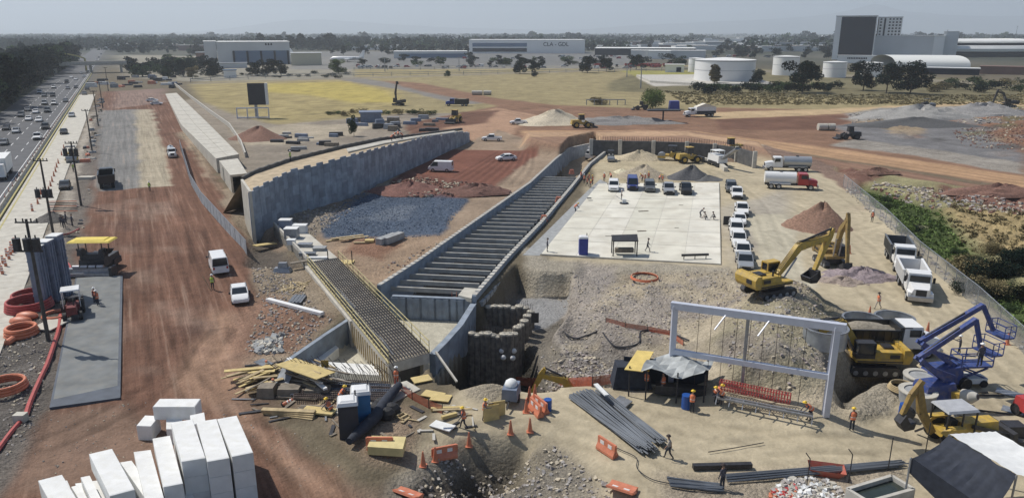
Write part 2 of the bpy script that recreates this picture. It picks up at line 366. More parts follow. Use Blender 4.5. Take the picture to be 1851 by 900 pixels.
zone([(1200, 865), (1640, 840), (1650, 1000), (1180, 1000)], (.40, .34, .26), 2, rough=.15, grit=.9, wob=.3)
_r = random.Random(5)
for _k in range(60):
    _x, _y = _r.uniform(1500, 1851), _r.uniform(196, 300); _w = _r.uniform(15, 60)
    if _y > 232 + (_x - 1500) * .17: continue
    zone([(_x, _y), (_x + _w, _y - 3), (_x + _w * 1.3, _y + 3), (_x + _w * .5, _y + 6)], _r.choice(((.22, .13, .09), (.33, .30, .26), (.12, .115, .11), (.36, .28, .19), (.16, .15, .08), (.27, .26, .25))), 3, rough=1.0 if _k % 3 == 0 else .3, op=.8, grit=1)
# grey patches and tan patches broken over the rubble
_r = random.Random(77)
for _k in range(80):
    _x, _y = _r.uniform(980, 1480), _r.uniform(485, 700); _w = _r.uniform(12, 45)
    if _x < 1080 and _y > 640: continue
    zone([(_x, _y), (_x + _w, _y - _w * .15), (_x + _w * 1.3, _y + _w * .2), (_x + _w * .5, _y + _w * .4)], _r.choice(((.46, .40, .30), (.31, .28, .255), (.37, .31, .22), (.27, .235, .20))), 1.5, op=.75, wob=.3)
for _k in range(60):
    _x, _y = _r.uniform(760, 1800), _r.uniform(690, 900) if _k % 2 else _r.uniform(280, 560); _w = _r.uniform(20, 70)
    if not (1320 < _x < 1640 if _y < 600 else True): continue
    zone([(_x, _y), (_x + _w, _y - _w * .1), (_x + _w * 1.4, _y + _w * .12), (_x + _w * .5, _y + _w * .22)], _r.choice(((.48, .42, .31), (.38, .33, .24), (.42, .34, .25))), 2.5, op=.45)
for _k in range(60):
    _y = _r.uniform(350, 900); _x = _r.uniform(120, 200 + (_y - 300) * .75); _w = _r.uniform(15, 60)
    zone([(_x, _y), (_x + _w, _y - _w * .1), (_x + _w * 1.2, _y + _w * .35), (_x + _w * .3, _y + _w * .3)], _r.choice(((.22, .145, .11), (.12, .07, .055), (.19, .13, .10), (.25, .18, .14))), 2.5, op=.5)
# excavations
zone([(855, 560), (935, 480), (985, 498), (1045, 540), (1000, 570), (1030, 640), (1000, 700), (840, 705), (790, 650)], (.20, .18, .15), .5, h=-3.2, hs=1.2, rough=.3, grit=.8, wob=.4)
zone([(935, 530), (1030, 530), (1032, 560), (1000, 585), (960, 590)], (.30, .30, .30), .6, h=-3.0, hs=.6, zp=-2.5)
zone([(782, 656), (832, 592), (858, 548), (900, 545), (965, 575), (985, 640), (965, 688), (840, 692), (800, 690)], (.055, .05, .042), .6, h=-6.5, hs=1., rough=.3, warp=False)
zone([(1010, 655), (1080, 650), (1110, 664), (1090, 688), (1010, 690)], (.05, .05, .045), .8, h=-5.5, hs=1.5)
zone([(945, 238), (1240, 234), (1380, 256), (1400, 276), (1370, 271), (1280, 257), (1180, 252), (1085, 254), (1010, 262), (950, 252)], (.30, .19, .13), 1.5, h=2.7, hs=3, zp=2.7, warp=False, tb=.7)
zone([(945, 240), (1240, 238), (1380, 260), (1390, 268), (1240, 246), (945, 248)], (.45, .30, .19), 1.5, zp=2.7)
# the underpass trench
ZT = .6
def mixp(a, b, t): return a.lerp(b, t)
TLC = [P(x_, y_, ZT) for x_, y_ in ((688, 516), (760, 470), (860, 400), (960, 330), (1005, 288), (1030, 268), (1075, 258))]
TRC = [P(x_, y_, ZT) for x_, y_ in ((1092, 274), (1065, 295), (1030, 338), (975, 402), (915, 463), (853, 534))]
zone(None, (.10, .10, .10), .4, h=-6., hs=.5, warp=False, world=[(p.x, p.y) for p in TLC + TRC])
zone(None, (.34, .27, .19), .6, h=lambda x, y: -6 + 5.6 * np.clip((y - 150) / 45, 0, 1), hs=.5, warp=False, rough=.15,
     world=[(p.x, p.y) for p in (P(980, 325), P(1030, 268), P(1075, 258), P(1092, 274), P(1065, 295), P(1033, 336))])
FZ = -2.4
zone(None, (.5, .47, .38), .4, h=FZ, hs=.5, warp=False, world=[P2(*q) for q in ((700, 548, FZ), (780, 560, FZ), (855, 545, 0), (829, 590, 0), (779, 653, 0), (738, 694, 0), (640, 690, 0), (505, 684, 0), (500, 668, 0), (528, 648, 0), (590, 605, 0), (655, 560, 0))])
def rut(px, col=.72, wd=.55, gauge=2.1, dz=-.06, op=.8, world=None):
    pts = [Vector((*P2(*q), 0)) for q in px]; w_ = []
    for i in range(len(pts) - 1):
        p0, p1, p2, p3 = pts[max(i - 1, 0)], pts[i], pts[i + 1], pts[min(i + 2, len(pts) - 1)]
        for k in range(8): t_ = k / 8; w_.append(.5 * ((2 * p1) + (p2 - p0) * t_ + (2 * p0 - 5 * p1 + 4 * p2 - p3) * t_ * t_ + (3 * p1 - p0 - 3 * p2 + p3) * t_ ** 3))
    w_.append(pts[-1]); xs, ys = [p.x for p in w_], [p.y for p in w_]
    i0, i1, j0, j1 = np.searchsorted(YS, min(ys) - 4), np.searchsorted(YS, max(ys) + 4), np.searchsorted(XS, min(xs) - 4), np.searchsorted(XS, max(xs) + 4); sl_ = np.s_[i0:i1, j0:j1]; X, Y = GX[sl_], GY[sl_]
    if X.size == 0: return
    d = np.full(X.shape, 1e9)
    for a, b_ in zip(w_, w_[1:]):
        ex, ey = b_.x - a.x, b_.y - a.y; t_ = np.clip(((X - a.x) * ex + (Y - a.y) * ey) / (ex * ex + ey * ey + 1e-9), 0, 1); d = np.minimum(d, np.hypot(X - a.x - t_ * ex, Y - a.y - t_ * ey))
    m_ = np.clip(1 - np.abs(d - gauge / 2) / wd, 0, 1) * op * (.6 + .8 * np.clip(fbm(X, Y, 7, 2, 8) + .5, 0, 1)); m_ = np.clip(m_, 0, 1)
    e_ = np.clip(1 - np.abs(d - gauge / 2 - wd) / .3, 0, 1) * .5
    COL[sl_] *= (1 - m_[..., None] * (1 - col)) * (1 + .18 * e_[..., None]); Z[sl_] += m_ * dz + e_ * .035
for q_ in ([(200, 500), (262, 560), (300, 640), (350, 700), (440, 760), (560, 860), (640, 960)], [(300, 380), (320, 470), (330, 560), (345, 640), (400, 720), (520, 790), (640, 900)], [(350, 420), (380, 500), (370, 600), (345, 690), (430, 800), (520, 900)], [(262, 345), (255, 450), (250, 560), (240, 700)], [(228, 345), (215, 430), (212, 520)], [(340, 360), (360, 440), (350, 560), (300, 680), (180, 760), (90, 800)],
           [(215, 345), (190, 440), (170, 480)], [(400, 600), (360, 660), (400, 720), (500, 760)], [(330, 300), (350, 350), (395, 440), (420, 560), (390, 640)], [(285, 250), (300, 330), (330, 400)]):
    rut(q_, 1.25 if q_[0][0] % 3 == 0 else .72)
for q_ in ([(1380, 350), (1450, 380), (1540, 430), (1640, 520), (1760, 640), (1851, 740)], [(1400, 420), (1470, 470), (1560, 520), (1640, 600), (1740, 690)], [(1290, 310), (1360, 360), (1400, 440), (1440, 520)], [(1100, 740), (1300, 780), (1500, 800), (1640, 790), (1800, 740)], [(1240, 830), (1330, 812), (1480, 800), (1700, 815)], [(1000, 745), (1120, 790), (1240, 840), (1400, 850)], [(760, 770), (880, 778), (1000, 770), (1100, 800), (1200, 870), (1260, 960)], [(1480, 420), (1580, 400), (1520, 350), (1440, 320)], [(1620, 480), (1700, 560), (1851, 690)], [(1540, 560), (1640, 600), (1740, 700), (1800, 800)]):
    rut(q_, .82, op=.7)
for q_ in ([(940, 243), (1240, 241), (1500, 278), (1851, 330)], [(940, 250), (1240, 253), (1500, 293), (1851, 350)], [(900, 200), (1000, 215), (1240, 215), (1500, 204), (1851, 188)], [(740, 240), (800, 220), (900, 200), (1000, 195)]): rut(q_, .7, wd=1.2, gauge=3.5, dz=-.1)
for k in range(9): rut([(790 + k * 19, 340 - k * 1), (850 + k * 14, 305), (900 + k * 8, 276)], .78, wd=.6, gauge=0.1, dz=-.1)
Z[GY > 1500] = 0
Z *= near * .999 + .001
def gz(x, y):
    j = min(max(int(np.searchsorted(XS, x)) - 1, 0), len(XS) - 2); i = min(max(int(np.searchsorted(YS, y)) - 1, 0), len(YS) - 2)
    a = (x - XS[j]) / (XS[j + 1] - XS[j]); b = (y - YS[i]) / (YS[i + 1] - YS[i])
    return float((Z[i, j] * (1 - a) + Z[i, j + 1] * a) * (1 - b) + (Z[i + 1, j] * (1 - a) + Z[i + 1, j + 1] * a) * b)
def G(px, py):                                                # the point of the ground seen at a photo point
    d = ray(px, py); t = (9 - HC) / d.z
    if d.z * t > 40 or d.y * t > 600: return P(px, py)
    t1 = (-8 - HC) / d.z; n = 160; pt = t
    for k in range(n + 1):
        s = t + (t1 - t) * k / n; x, y, z = d.x * s, d.y * s, HC + d.z * s
        if z <= gz(x, y):
            lo, hi = pt, s
            for _ in range(8):
                mid = (lo + hi) / 2
                if HC + d.z * mid <= gz(d.x * mid, d.y * mid): hi = mid
                else: lo = mid
            return Vector((d.x * hi, d.y * hi, gz(d.x * hi, d.y * hi)))
        pt = s
    return P(px, py)
ny, nx = GX.shape
me = bpy.data.meshes.new('ground'); me.vertices.add(nx * ny)
me.vertices.foreach_set('co', np.stack([GX, GY, Z], -1).astype(np.float32).ravel())
ii = (np.arange(ny - 1)[:, None] * nx + np.arange(nx - 1)[None]).ravel()
q = np.stack([ii, ii + 1, ii + nx + 1, ii + nx], -1).astype(np.int32)
me.loops.add(q.size); me.loops.foreach_set('vertex_index', q.ravel())
me.polygons.add(len(q)); me.polygons.foreach_set('loop_start', np.arange(0, q.size, 4, dtype=np.int32)); me.polygons.foreach_set('loop_total', np.full(len(q), 4, dtype=np.int32))
me.polygons.foreach_set('use_smooth', np.ones(len(q), bool)); me.update(calc_edges=True)
at = me.attributes.new('Col', 'FLOAT_COLOR', 'POINT')
at.data.foreach_set('color', np.concatenate([COL, np.ones(GX.shape + (1,))], -1).astype(np.float32).ravel())
at = me.attributes.new('Wgt', 'FLOAT_COLOR', 'POINT')
at.data.foreach_set('color', np.stack([GRIT, TA, TB, np.ones(GX.shape)], -1).astype(np.float32).ravel())
ground = bpy.data.objects.new('ground', me); C.objects.link(ground); tag(ground, kind='structure')
m = bpy.data.materials.new('soil'); t, N, L, b = nodes(m)
def nd(ty, **kw):
    n = N.new(ty)
    for k, v in kw.items():
        if hasattr(n, k): setattr(n, k, v)
        else: n.inputs[k.replace('_', ' ')].default_value = v
    return n
def mth(op, a, b_=None):
    n = N.new('ShaderNodeMath'); n.operation = op
    for i, q_ in enumerate((a, b_)):
        if q_ is None: continue
        if isinstance(q_, (int, float)): n.inputs[i].default_value = q_
        else: L.new(q_, n.inputs[i])
    return n.outputs[0]
ca = nd('ShaderNodeAttribute', attribute_name='Col'); wa = nd('ShaderNodeAttribute', attribute_name='Wgt')
sp = N.new('ShaderNodeSeparateColor'); L.new(wa.outputs['Color'], sp.inputs[0])
geo = N.new('ShaderNodeNewGeometry')
def noi(scale, rot=0, sx=1, sy=1, det=4, rough=.6):
    mp = N.new('ShaderNodeMapping'); mp.vector_type = 'TEXTURE'; mp.inputs['Rotation'].default_value = (0, 0, rot); mp.inputs['Scale'].default_value = (1 / sx, 1 / sy, 1)
    L.new(geo.outputs['Position'], mp.inputs['Vector'])
    n = nd('ShaderNodeTexNoise', Scale=scale, Detail=det, Roughness=rough); L.new(mp.outputs[0], n.inputs['Vector']); return n.outputs['Fac']
big = noi(.12, det=3); mid_ = noi(.9, det=5); fine = noi(5.5, det=4, rough=.7)
trA = noi(1.3, rot=HANG, sx=.035, sy=1, det=4, rough=.65)
dB = (P(1851, 330) - P(1500, 277)); trB = noi(.9, rot=math.atan2(dB.y, dB.x), sx=.05, sy=1, det=4, rough=.65)
vo = nd('ShaderNodeTexVoronoi', Scale=3.2); L.new(geo.outputs['Position'], vo.inputs['Vector'])
vo2 = nd('ShaderNodeTexVoronoi', Scale=8.); L.new(geo.outputs['Position'], vo2.inputs['Vector'])
def cen(o, amp): return mth('MULTIPLY', mth('SUBTRACT', o, .5), amp)
gr = sp.outputs[0]
v = mth('ADD', 1.0, cen(big, .6)); v = mth('ADD', v, cen(mid_, .75)); v = mth('ADD', v, mth('MULTIPLY', cen(fine, 1.0), mth('ADD', .12, gr)))
v = mth('ADD', v, mth('MULTIPLY', cen(trA, 1.7), sp.outputs[1])); v = mth('ADD', v, mth('MULTIPLY', cen(trB, 1.1), sp.outputs[2]))
sepv = N.new('ShaderNodeSeparateColor'); L.new(vo2.outputs['Color'], sepv.inputs[0])
v = mth('ADD', v, mth('MULTIPLY', cen(sepv.outputs[0], .4), gr)); v = mth('MAXIMUM', v, .25)
mx = nd('ShaderNodeMix', data_type='RGBA', blend_type='MULTIPLY'); mx.inputs['Factor'].default_value = 1
L.new(ca.outputs['Color'], mx.inputs['A']); L.new(v, mx.inputs['B'])
# dust lightens and greys the tracks
mx2 = nd('ShaderNodeMix', data_type='RGBA'); mx2.inputs['B'].default_value = (.34, .25, .19, 1)
dr = nd('ShaderNodeMapRange'); dr.inputs['From Min'].default_value = .56; dr.inputs['From Max'].default_value = .72; dr.inputs['To Max'].default_value = .55
L.new(trA, dr.inputs['Value']); L.new(mth('MULTIPLY', dr.outputs[0], sp.outputs[1]), mx2.inputs['Factor']); L.new(mx.outputs['Result'], mx2.inputs['A'])
L.new(mx2.outputs['Result'], b.inputs['Base Color']); b.inputs['Roughness'].default_value = .95
b.inputs['Specular IOR Level'].default_value = .15
bp = nd('ShaderNodeBump', Strength=1., Distance=.5)
hh = mth('ADD', mth('MULTIPLY', fine, mth('MULTIPLY', gr, .5)), mth('MULTIPLY', mth('SUBTRACT', 1., vo.outputs['Distance']), mth('MULTIPLY', gr, .28)))
hh = mth('ADD', hh, mth('MULTIPLY', mid_, .25)); hh = mth('ADD', hh, mth('MULTIPLY', trA, mth('MULTIPLY', sp.outputs[1], .3)))
L.new(hh, bp.inputs['Height']); L.new(bp.outputs[0], b.inputs['Normal'])
me.materials.append(m)
# ---------------------------------------------------------------- mountains
mx_, my_ = np.meshgrid(np.arange(-17000, 19001, 130.), np.arange(11500, 19500, 260.)); mz_ = 0 * mx_ - 12
for (cx_, cy_, rx_, ry_, hh) in ((-2300, 8300, 800, 700, 105), (-1200, 8600, 1300, 700, 75), (3400, 8000, 1900, 800, 125), (3620, 7800, 190, 300, 65), (3700, 7800, 700, 600, 60), (6000, 8000, 1900, 800, 140), (1900, 8600, 1300, 800, 55), (-5500, 9000, 1800, 700, 40)):
    mz_ += 1.95 * hh * np.exp(-((mx_ - cx_ * 1.9) / rx_ / 1.9) ** 2 - ((my_ - cy_ * 1.9) / ry_ / 1.9) ** 2)
mz_ += np.clip(mz_, 0, 99) * fbm(mx_, my_, 1300, 5, 3) * .55
mr_, mc_ = mx_.shape; idx = [(i * mc_ + j, i * mc_ + j + 1, (i + 1) * mc_ + j + 1, (i + 1) * mc_ + j) for i in range(mr_ - 1) for j in range(mc_ - 1)]
mb_ = MB(M('mountain_slope', (.10, .105, .075), .95, var=.4, sc=.004)); mb_.add(np.stack([mx_, my_, mz_], -1).reshape(-1, 3).tolist(), idx); tag(mb_.build('mountains', None, True), kind='structure')
# ---------------------------------------------------------------- haze
hz = MB(); hz.box(-22000, 22000, -500, 21000, -14, 620)
m = bpy.data.materials.new('haze'); m.use_nodes = True; t = m.node_tree
for n in list(t.nodes):
    if n.type == 'BSDF_PRINCIPLED': t.nodes.remove(n)
pv = t.nodes.new('ShaderNodeVolumePrincipled'); pv.inputs['Color'].default_value = (.84, .92, 1, 1)
pv.inputs['Density'].default_value = .00017; pv.inputs['Anisotropy'].default_value = .25
t.links.new(pv.outputs[0], [n for n in t.nodes if n.type == 'OUTPUT_MATERIAL'][0].inputs['Volume'])
hz.mat = m; hz.fm = [0] * len(hz.f); hz.ms = [m]
tag(hz.build('haze'), 'thin blue grey haze over the plain', 'haze', kind='stuff')
# ---------------------------------------------------------------- shared materials
m_con = M('concrete', (.50, .48, .43), .85, var=.16, sc=1.2, dirt=.35, dcol=(.33, .29, .24))
m_conl = M('pale_concrete', (.52, .495, .43), .85, var=.14, sc=.7, dirt=.4, dcol=(.40, .36, .29))
m_cong = M('grey_concrete', (.33, .34, .34), .85, var=.2, sc=1.5, dirt=.3, dcol=(.2, .2, .2))
m_conb = M('shade_blue_concrete', (.25, .295, .35), .8, var=.25, sc=.9, dirt=.35, dcol=(.22, .22, .22))  # blue tint of shaded concrete is put into the base colour
m_cond = M('dark_concrete', (.10, .10, .10), .9, var=.3, sc=1)
m_asp = M('asphalt', (.10, .102, .108), .9, var=.2, sc=.4)
m_white = M('white_paint', (.80, .80, .78), .45, var=.03)
m_wht2 = M('white_sheet', (.72, .73, .72), .7, var=.08)
m_yelp = M('yellow_line', (.42, .37, .15), .8, var=.2, sc=3)
m_blk = M('black_rubber', (.02, .02, .022), .75, var=.3, sc=8)
m_dark = M('dark_steel', (.045, .045, .05), .5, .3, var=.3, sc=4)
m_steel = M('grey_steel', (.32, .34, .37), .45, .5, var=.2, sc=3, dirt=.3, dcol=(.2, .16, .12))
m_lst = M('painted_steel', (.55, .58, .66), .45, .1, var=.06)
m_glass = M('dark_glass', (.02, .027, .035), .12, 0, var=.1)
m_bglass = M('blue_glass', (.10, .16, .25), .12, 0, var=.15, sc=.3)
m_wood = M('timber', (.42, .33, .19), .85, var=.3, sc=2)
m_ply = M('plywood', (.60, .47, .20), .75, var=.15, sc=1.5, dirt=.3)
m_wdk = M('weathered_timber', (.22, .19, .15), .9, var=.35, sc=2)
m_rust = M('rusty_bars', (.11, .085, .075), .8, .2, var=.4, sc=3)
m_bar = M('rebar_steel', (.17, .185, .205), .55, .4, var=.35, sc=2)
m_or = M('orange_plastic', (.60, .20, .11), .5, var=.15, sc=3, dirt=.25, dcol=(.4, .25, .18))
m_red = M('red_paint', (.45, .05, .05), .45, var=.15)
m_yel = M('machine_yellow', (.50, .335, .06), .5, var=.2, sc=2, dirt=.65, dcol=(.33, .25, .13))
m_blu = M('lift_blue', (.03, .06, .22), .45, var=.2, sc=2, dirt=.3)
m_tarp = M('grey_tarp', (.36, .38, .38), .7, var=.25, sc=1.5, bump=.5)
m_navy = M('dark_netting', (.028, .034, .05), .85, var=.25, sc=3)
def struct(mb, name, smooth=False): return tag(mb.build(name, None, smooth), kind='structure')
def thing(mb, name, label, cat, group=None, smooth=False): return tag(mb.build(name, None, smooth), label, cat, group)
def uv3(u, v, z): x, y = UV(u, v); return (x, y, z)
def ustrip(mb, u0, u1, v0, v1, z0, z1):
    return mb.slab([UV(u0, v0), UV(u1, v0), UV(u1, v1), UV(u0, v1)], z0, z1)
# ---------------------------------------------------------------- highway
struct(ustrip(MB(m_asp), u_hw0 - 3, u_hw1, 25, 1400, -.3, .05), 'highway')
mb = MB(m_white)
nl = 5; wl = (u_hw1 - u_hw0) / nl
for k in range(1, nl):
    u = u_hw0 + wl * k
    for v in range(40, 520, 12): ustrip(mb, u - .08, u + .08, v, v + 5, .052, .058)
ustrip(mb, u_hw1 - .9, u_hw1 - .75, 30, 900, .052, .058)
struct(mb, 'lane_markings')
mb = MB(m_conl)
for k in range(60): ustrip(mb, u_c0 + .4, u_c1, 28 + k * 6, 28 + k * 6 + 5.95, -.2, .12)
struct(mb, 'concrete_road')
mb = MB(m_yelp); ustrip(mb, u_c0 + .75, u_c0 + 1.0, 28, 380, .122, .128); ustrip(mb, u_c0 - .1, u_c0 + .15, 28, 600, .0, .3)
struct(mb, 'kerb_line')
mb = MB(m_con)
prof = [(-.35, 0), (-.35, .15), (-.12, .4), (-.1, .9), (.1, .9), (.12, .4), (.35, .15), (.35, 0)]
for side in (0,):
    n = len(prof)
    secs = [[(*UV(u_hw1 + .6 + a, v), h) for a, h in prof] for v in range(30, 640, 12)]
    mb.loft(secs)
thing(mb, 'median_barrier', 'long concrete barrier between the dark highway and the pale concrete road', 'barrier')
mb = MB(m_or)
K = Kit(); q = K.part('base', m_blk); q.cyl((0, 0, 0), (0, 0, .08), .3, .28, 8); q = K.part('post', m_or); q.cyl((0, 0, .08), (0, 0, 1.15), .17, .12, 8)
q.mat = m_white; q.cyl((0, 0, .55), (0, 0, .7), .158, .15, 8); q.cyl((0, 0, .85), (0, 0, 1.), .146, .14, 8)
DRUM = K
for k in range(46):
    v = V(0, 372) + 2 + k * 5.2
    x, y = UV(u_hw1 + .6, v)
    put('drum', lambda: DRUM, 'traffic_post', 'small striped post in the row on top of the highway barrier', 'post', (x, y, .88), 0, 'posts on the highway barrier', scale=.6, low=True)
# ---------------------------------------------------------------- paved lane under the paver, far lanes
pv_ = [P2(90, 740), P2(218, 722), P2(222, 500), P2(137, 505)]
m_pav = M('fresh_paving', (.175, .185, .185), .9, var=.22, sc=.6, dirt=.4, dcol=(.26, .25, .22))
m_pavd = M('wet_paving', (.075, .09, .115), .7, var=.2, sc=1)
mb = MB(m_pavd); mb.slab(pv_, -.2, .18)
mb.mat = m_pav; a, b_, c, d = [Vector((*p, 0)) for p in pv_]
mb.slab([tuple(p[:2]) for p in (a.lerp(d, .04).lerp(b_.lerp(c, .04), .035), a.lerp(d, .065).lerp(b_.lerp(c, .07), .955), c.lerp(d, .045), d.lerp(c, .03))], .1, .184)
struct(mb, 'paved_lane')
# ---------------------------------------------------------------- panel wall of the raised ramp
wl_ = [(458, 428, 6.3), (533, 388, 6.9), (600, 368, 7.0), (640, 355, 7.1), (705, 325, 6.5), (770, 295, 5.6), (838, 262, 3.3), (849, 257, 2.2)]
WP = [Vector((*P2(a, b_), h)) for a, b_, h in wl_]
def along(pts, step):
    out = []
    for i in range(len(pts) - 1):
        n = max(1, round((pts[i + 1] - pts[i]).length / step))
        out += [pts[i].lerp(pts[i + 1], k / n) for k in range(n)]
    return out + [pts[-1]]
pm = [M('shade_blue_panel_%s' % c_, (g * .86, g * .98, g * 1.14), .85, var=.22, sc=.8, dirt=.3, dcol=(.2, .2, .21)) for c_, g in (('pale', .36), ('mid', .31), ('dark', .27))]  # panel greys carry the blue of shade; pale, mid and dark fall at random
wall = empty('panel_wall', WP[0] * Vector((1, 1, 0))); O = wall.location.copy()
tag(wall, 'long grey precast panel wall with notched top holding up the ramp', 'retaining wall')
pts = along(WP, 1.5)
mb = MB(pm[0])
for i in range(len(pts) - 1):
    p, q = pts[i] - O, pts[i + 1] - O; h = (p.z + q.z) / 2; z = -.8 - (.75 if i % 2 else 0)
    d = Vector((q.x - p.x, q.y - p.y, 0)); d.normalize(); nrm = Vector((d.y, -d.x, 0))
    while z < h - .3:
        z1 = min(z + 1.5, h + (.12 if i % 2 else -.16 if i < 46 else .08)); mb.mat = random.choice(pm)
        a = Vector((p.x, p.y, 0)) + d * .02; b_ = Vector((q.x, q.y, 0)) - d * .02; o = nrm * random.uniform(0, .03)
        vs = [a + o, b_ + o, b_ - nrm * .16, a - nrm * .16]
        mb.slab([(k.x, k.y) for k in vs], z + .02, z1); z += 1.5
mb.build('panel_face', wall)
mb = MB(m_conl); e0 = P(458, 428); e1 = P(435, 325, 6.3); e1 = Vector((e1.x, e1.y, 0))
d = (e1 - e0).normalized(); nr = Vector((-d.y, d.x, 0)) * .35
vs = [e0 - O - d * .1, e1 - O, e1 - O + nr * -1, e0 - O - nr - d * .1]
mb.slab([(k.x, k.y) for k in vs], -1.5, 6.35); mb.build('end_wall', wall)
# ramp top
le = [(438, 322, 6.0), (463, 309, 6.6), (525, 288, 6.9), (623, 264, 7.0), (688, 251, 6.5), (760, 243, 5.6), (813, 236, 3.3), (835, 233, 2.2)]
LP = [Vector((*P2(a, b_, h), h)) for a, b_, h in le]
RP = [w_ + Vector((-.25, .3, -.35)) for w_ in WP]
m_tan = M('ramp_soil', (.46, .37, .25), .95, var=.2, sc=.8, dirt=.3, dcol=(.32, .25, .17))
mb = MB(m_tan); n = len(LP)
vs = [tuple(p) for p in RP] + [(p.x, p.y, p.z - .35) for p in LP] + [(p.x - 4.5, p.y + 2.5, 0) for p in LP]
mb.add(vs, [(k, k + 1, n + k + 1, n + k) for k in range(n - 1)] + [(n + k, n + k + 1, 2 * n + k + 1, 2 * n + k) for k in range(n - 1)])
struct(mb, 'ramp_fill')
mb = MB(m_cond); lp = along(LP, 1.2)
for i in range(0, len(lp) - 1):
    p, q = lp[i] - O, lp[i + 1] - O
    mb.beam(p + Vector((0, 0, -.1)), q + Vector((0, 0, -.1 + (i % 2) * .1)), .35, .6)
tag(mb.build('ramp_kerb', None, loc=O), 'dark stepped kerb along the back edge of the raised ramp', 'kerb')
mb = MB(m_conl)
for i in range(3, 6):
    a, b_ = LP[i].lerp(RP[i], .62), LP[i + 1].lerp(RP[i + 1], .62); c, d = LP[i].lerp(RP[i], .32), LP[i + 1].lerp(RP[i + 1], .32)
    mb.slab([(a.x, a.y, a.z), (b_.x, b_.y, b_.z), (d.x, d.y, d.z), (c.x, c.y, c.z)], -.1, .12)
struct(mb, 'ramp_paving')
# ---------------------------------------------------------------- pale ramp ending in a box culvert
rl = [(299, 170, .4), (327, 225, 1.5), (391, 287, 2.9)]; rr = [(319, 168, .4), (378, 225, 1.5), (432, 279, 2.9)]
A = [Vector((*P2(a, b_, h), h)) for a, b_, h in rl]; B = [Vector((*P2(a, b_, h), h)) for a, b_, h in rr]
rp = empty('concrete_ramp', (A[2].x, A[2].y, 0)); O2 = rp.location.copy(); tag(rp, 'long pale concrete ramp running down to an open box culvert', 'ramp')
mb = MB(m_conl)
for i in range(2):
    n = 9
    for k in range(n):
        a, b_ = A[i].lerp(A[i + 1], k / n) - O2, A[i].lerp(A[i + 1], (k + .97) / n) - O2
        c, d = B[i].lerp(B[i + 1], (k + .97) / n) - O2, B[i].lerp(B[i + 1], k / n) - O2
        md, mc = a.lerp(d, .5), b_.lerp(c, .5)
        mb.slab([tuple(q) for q in (a, b_, mc + (b_ - c) * .01, md + (a - d) * .01)], -4, 0); mb.slab([tuple(q) for q in (md, mc, c, d)], -4, 0)
mb.build('ramp_deck', rp)
c4 = [P(396, 291, 3.1), P(416, 317, 3.1), P(447, 314, 3.1), P(430, 287, 3.1)]; c4 = [q - O2 for q in c4]
mb = MB(m_conl); mb.slab([(q.x, q.y) for q in c4], 2.75, 3.15)
mb.slab([(q.x, q.y) for q in (c4[0], c4[1], c4[1].lerp(c4[2], .12), c4[0].lerp(c4[3], .12))], -.3, 2.74)
mb.slab([(q.x, q.y) for q in (c4[3].lerp(c4[0], .12), c4[2].lerp(c4[1], .12), c4[2], c4[3])], -.3, 2.74)
mb.build('culvert', rp)
mb = MB(m_cond); mb.slab([(q.x, q.y) for q in (c4[0].lerp(c4[1], .3), c4[1].lerp(c4[0], .6), c4[2].lerp(c4[3], .6), c4[3].lerp(c4[2], .3))], -.3, 2.7); mb.build('opening_shade_block', rp)  # solid dark block stands in for the shade inside the culvert
mb = MB(m_con)
for (a, b_), (c, d) in zip([(316, 154), (345, 178), (380, 205), (415, 230), (436, 262)], [(345, 178), (380, 205), (415, 230), (436, 262), (444, 285)]):
    mb.beam(P(a, b_) + Vector((0, 0, .5)), P(c, d) + Vector((0, 0, .5)), .3, 1.4)
thing(mb, 'road_barrier', 'grey concrete barrier running beside the pale concrete ramp', 'barrier')
# ---------------------------------------------------------------- fences
def fence(name, label, feet, h, step, mpost, mpanel, rail=True, px=True, below=0):
    pts = [G(*q) for q in feet] if px else feet
    pts = along(pts, step); root = empty(name, pts[0]); o = pts[0]
    tag(root, label, 'fence')
    k = 0
    for p in pts[::1 if len(pts) < 60 else 2]: MB(mpost).cyl(p - o + Vector((0, 0, -.3)), p - o + Vector((0, 0, h)), .04, n=5).build('post', root)
    mb = MB(mpanel)
    for a, b_ in zip(pts, pts[1:]):
        a, b_ = a - o, b_ - o; mb.add([a + Vector((0, 0, below)), b_ + Vector((0, 0, below)), b_ + Vector((0, 0, h)), a + Vector((0, 0, h))], [(0, 1, 2, 3)])
    mb.build('mesh_panel', root)
    if rail:
        mb = MB(mpost)
        for a, b_ in zip(pts, pts[1:]): mb.cyl(a - o + Vector((0, 0, h)), b_ - o + Vector((0, 0, h)), .04, n=5)
        mb.build('top_rail', root)
    return root
m_mesh = bpy.data.materials.new('chain_link'); t, N, L, b = nodes(m_mesh)
tc = N.new('ShaderNodeTexCoord'); nz = N.new('ShaderNodeTexNoise'); nz.inputs['Scale'].default_value = 1.5; L.new(tc.outputs['Object'], nz.inputs['Vector'])
mr = N.new('ShaderNodeMapRange'); mr.inputs['To Min'].default_value = .12; mr.inputs['To Max'].default_value = .42; L.new(nz.outputs['Fac'], mr.inputs['Value']); L.new(mr.outputs[0], b.inputs['Alpha'])
b.inputs['Base Color'].default_value = (.38, .40, .42, 1); b.inputs['Roughness'].default_value = .6
m_mesh2 = M('fence_cloth', (.33, .36, .39), .8, var=.25, sc=1, alpha=.93)
fence('chain_link_fence', 'tall chain link fence between the sandy yard and the green ditch', [(1524, 338), (1600, 405), (1660, 468), (1764, 555), (1851, 640), (1990, 770)], 2.2, 3.0, m_steel, m_mesh)
fence('screen_fence', 'grey cloth screened fence curving along the red haul road', [(326, 268), (346, 335), (365, 368), (400, 408), (447, 462)], 2.0, 3.0, m_steel, m_mesh2, below=.05)
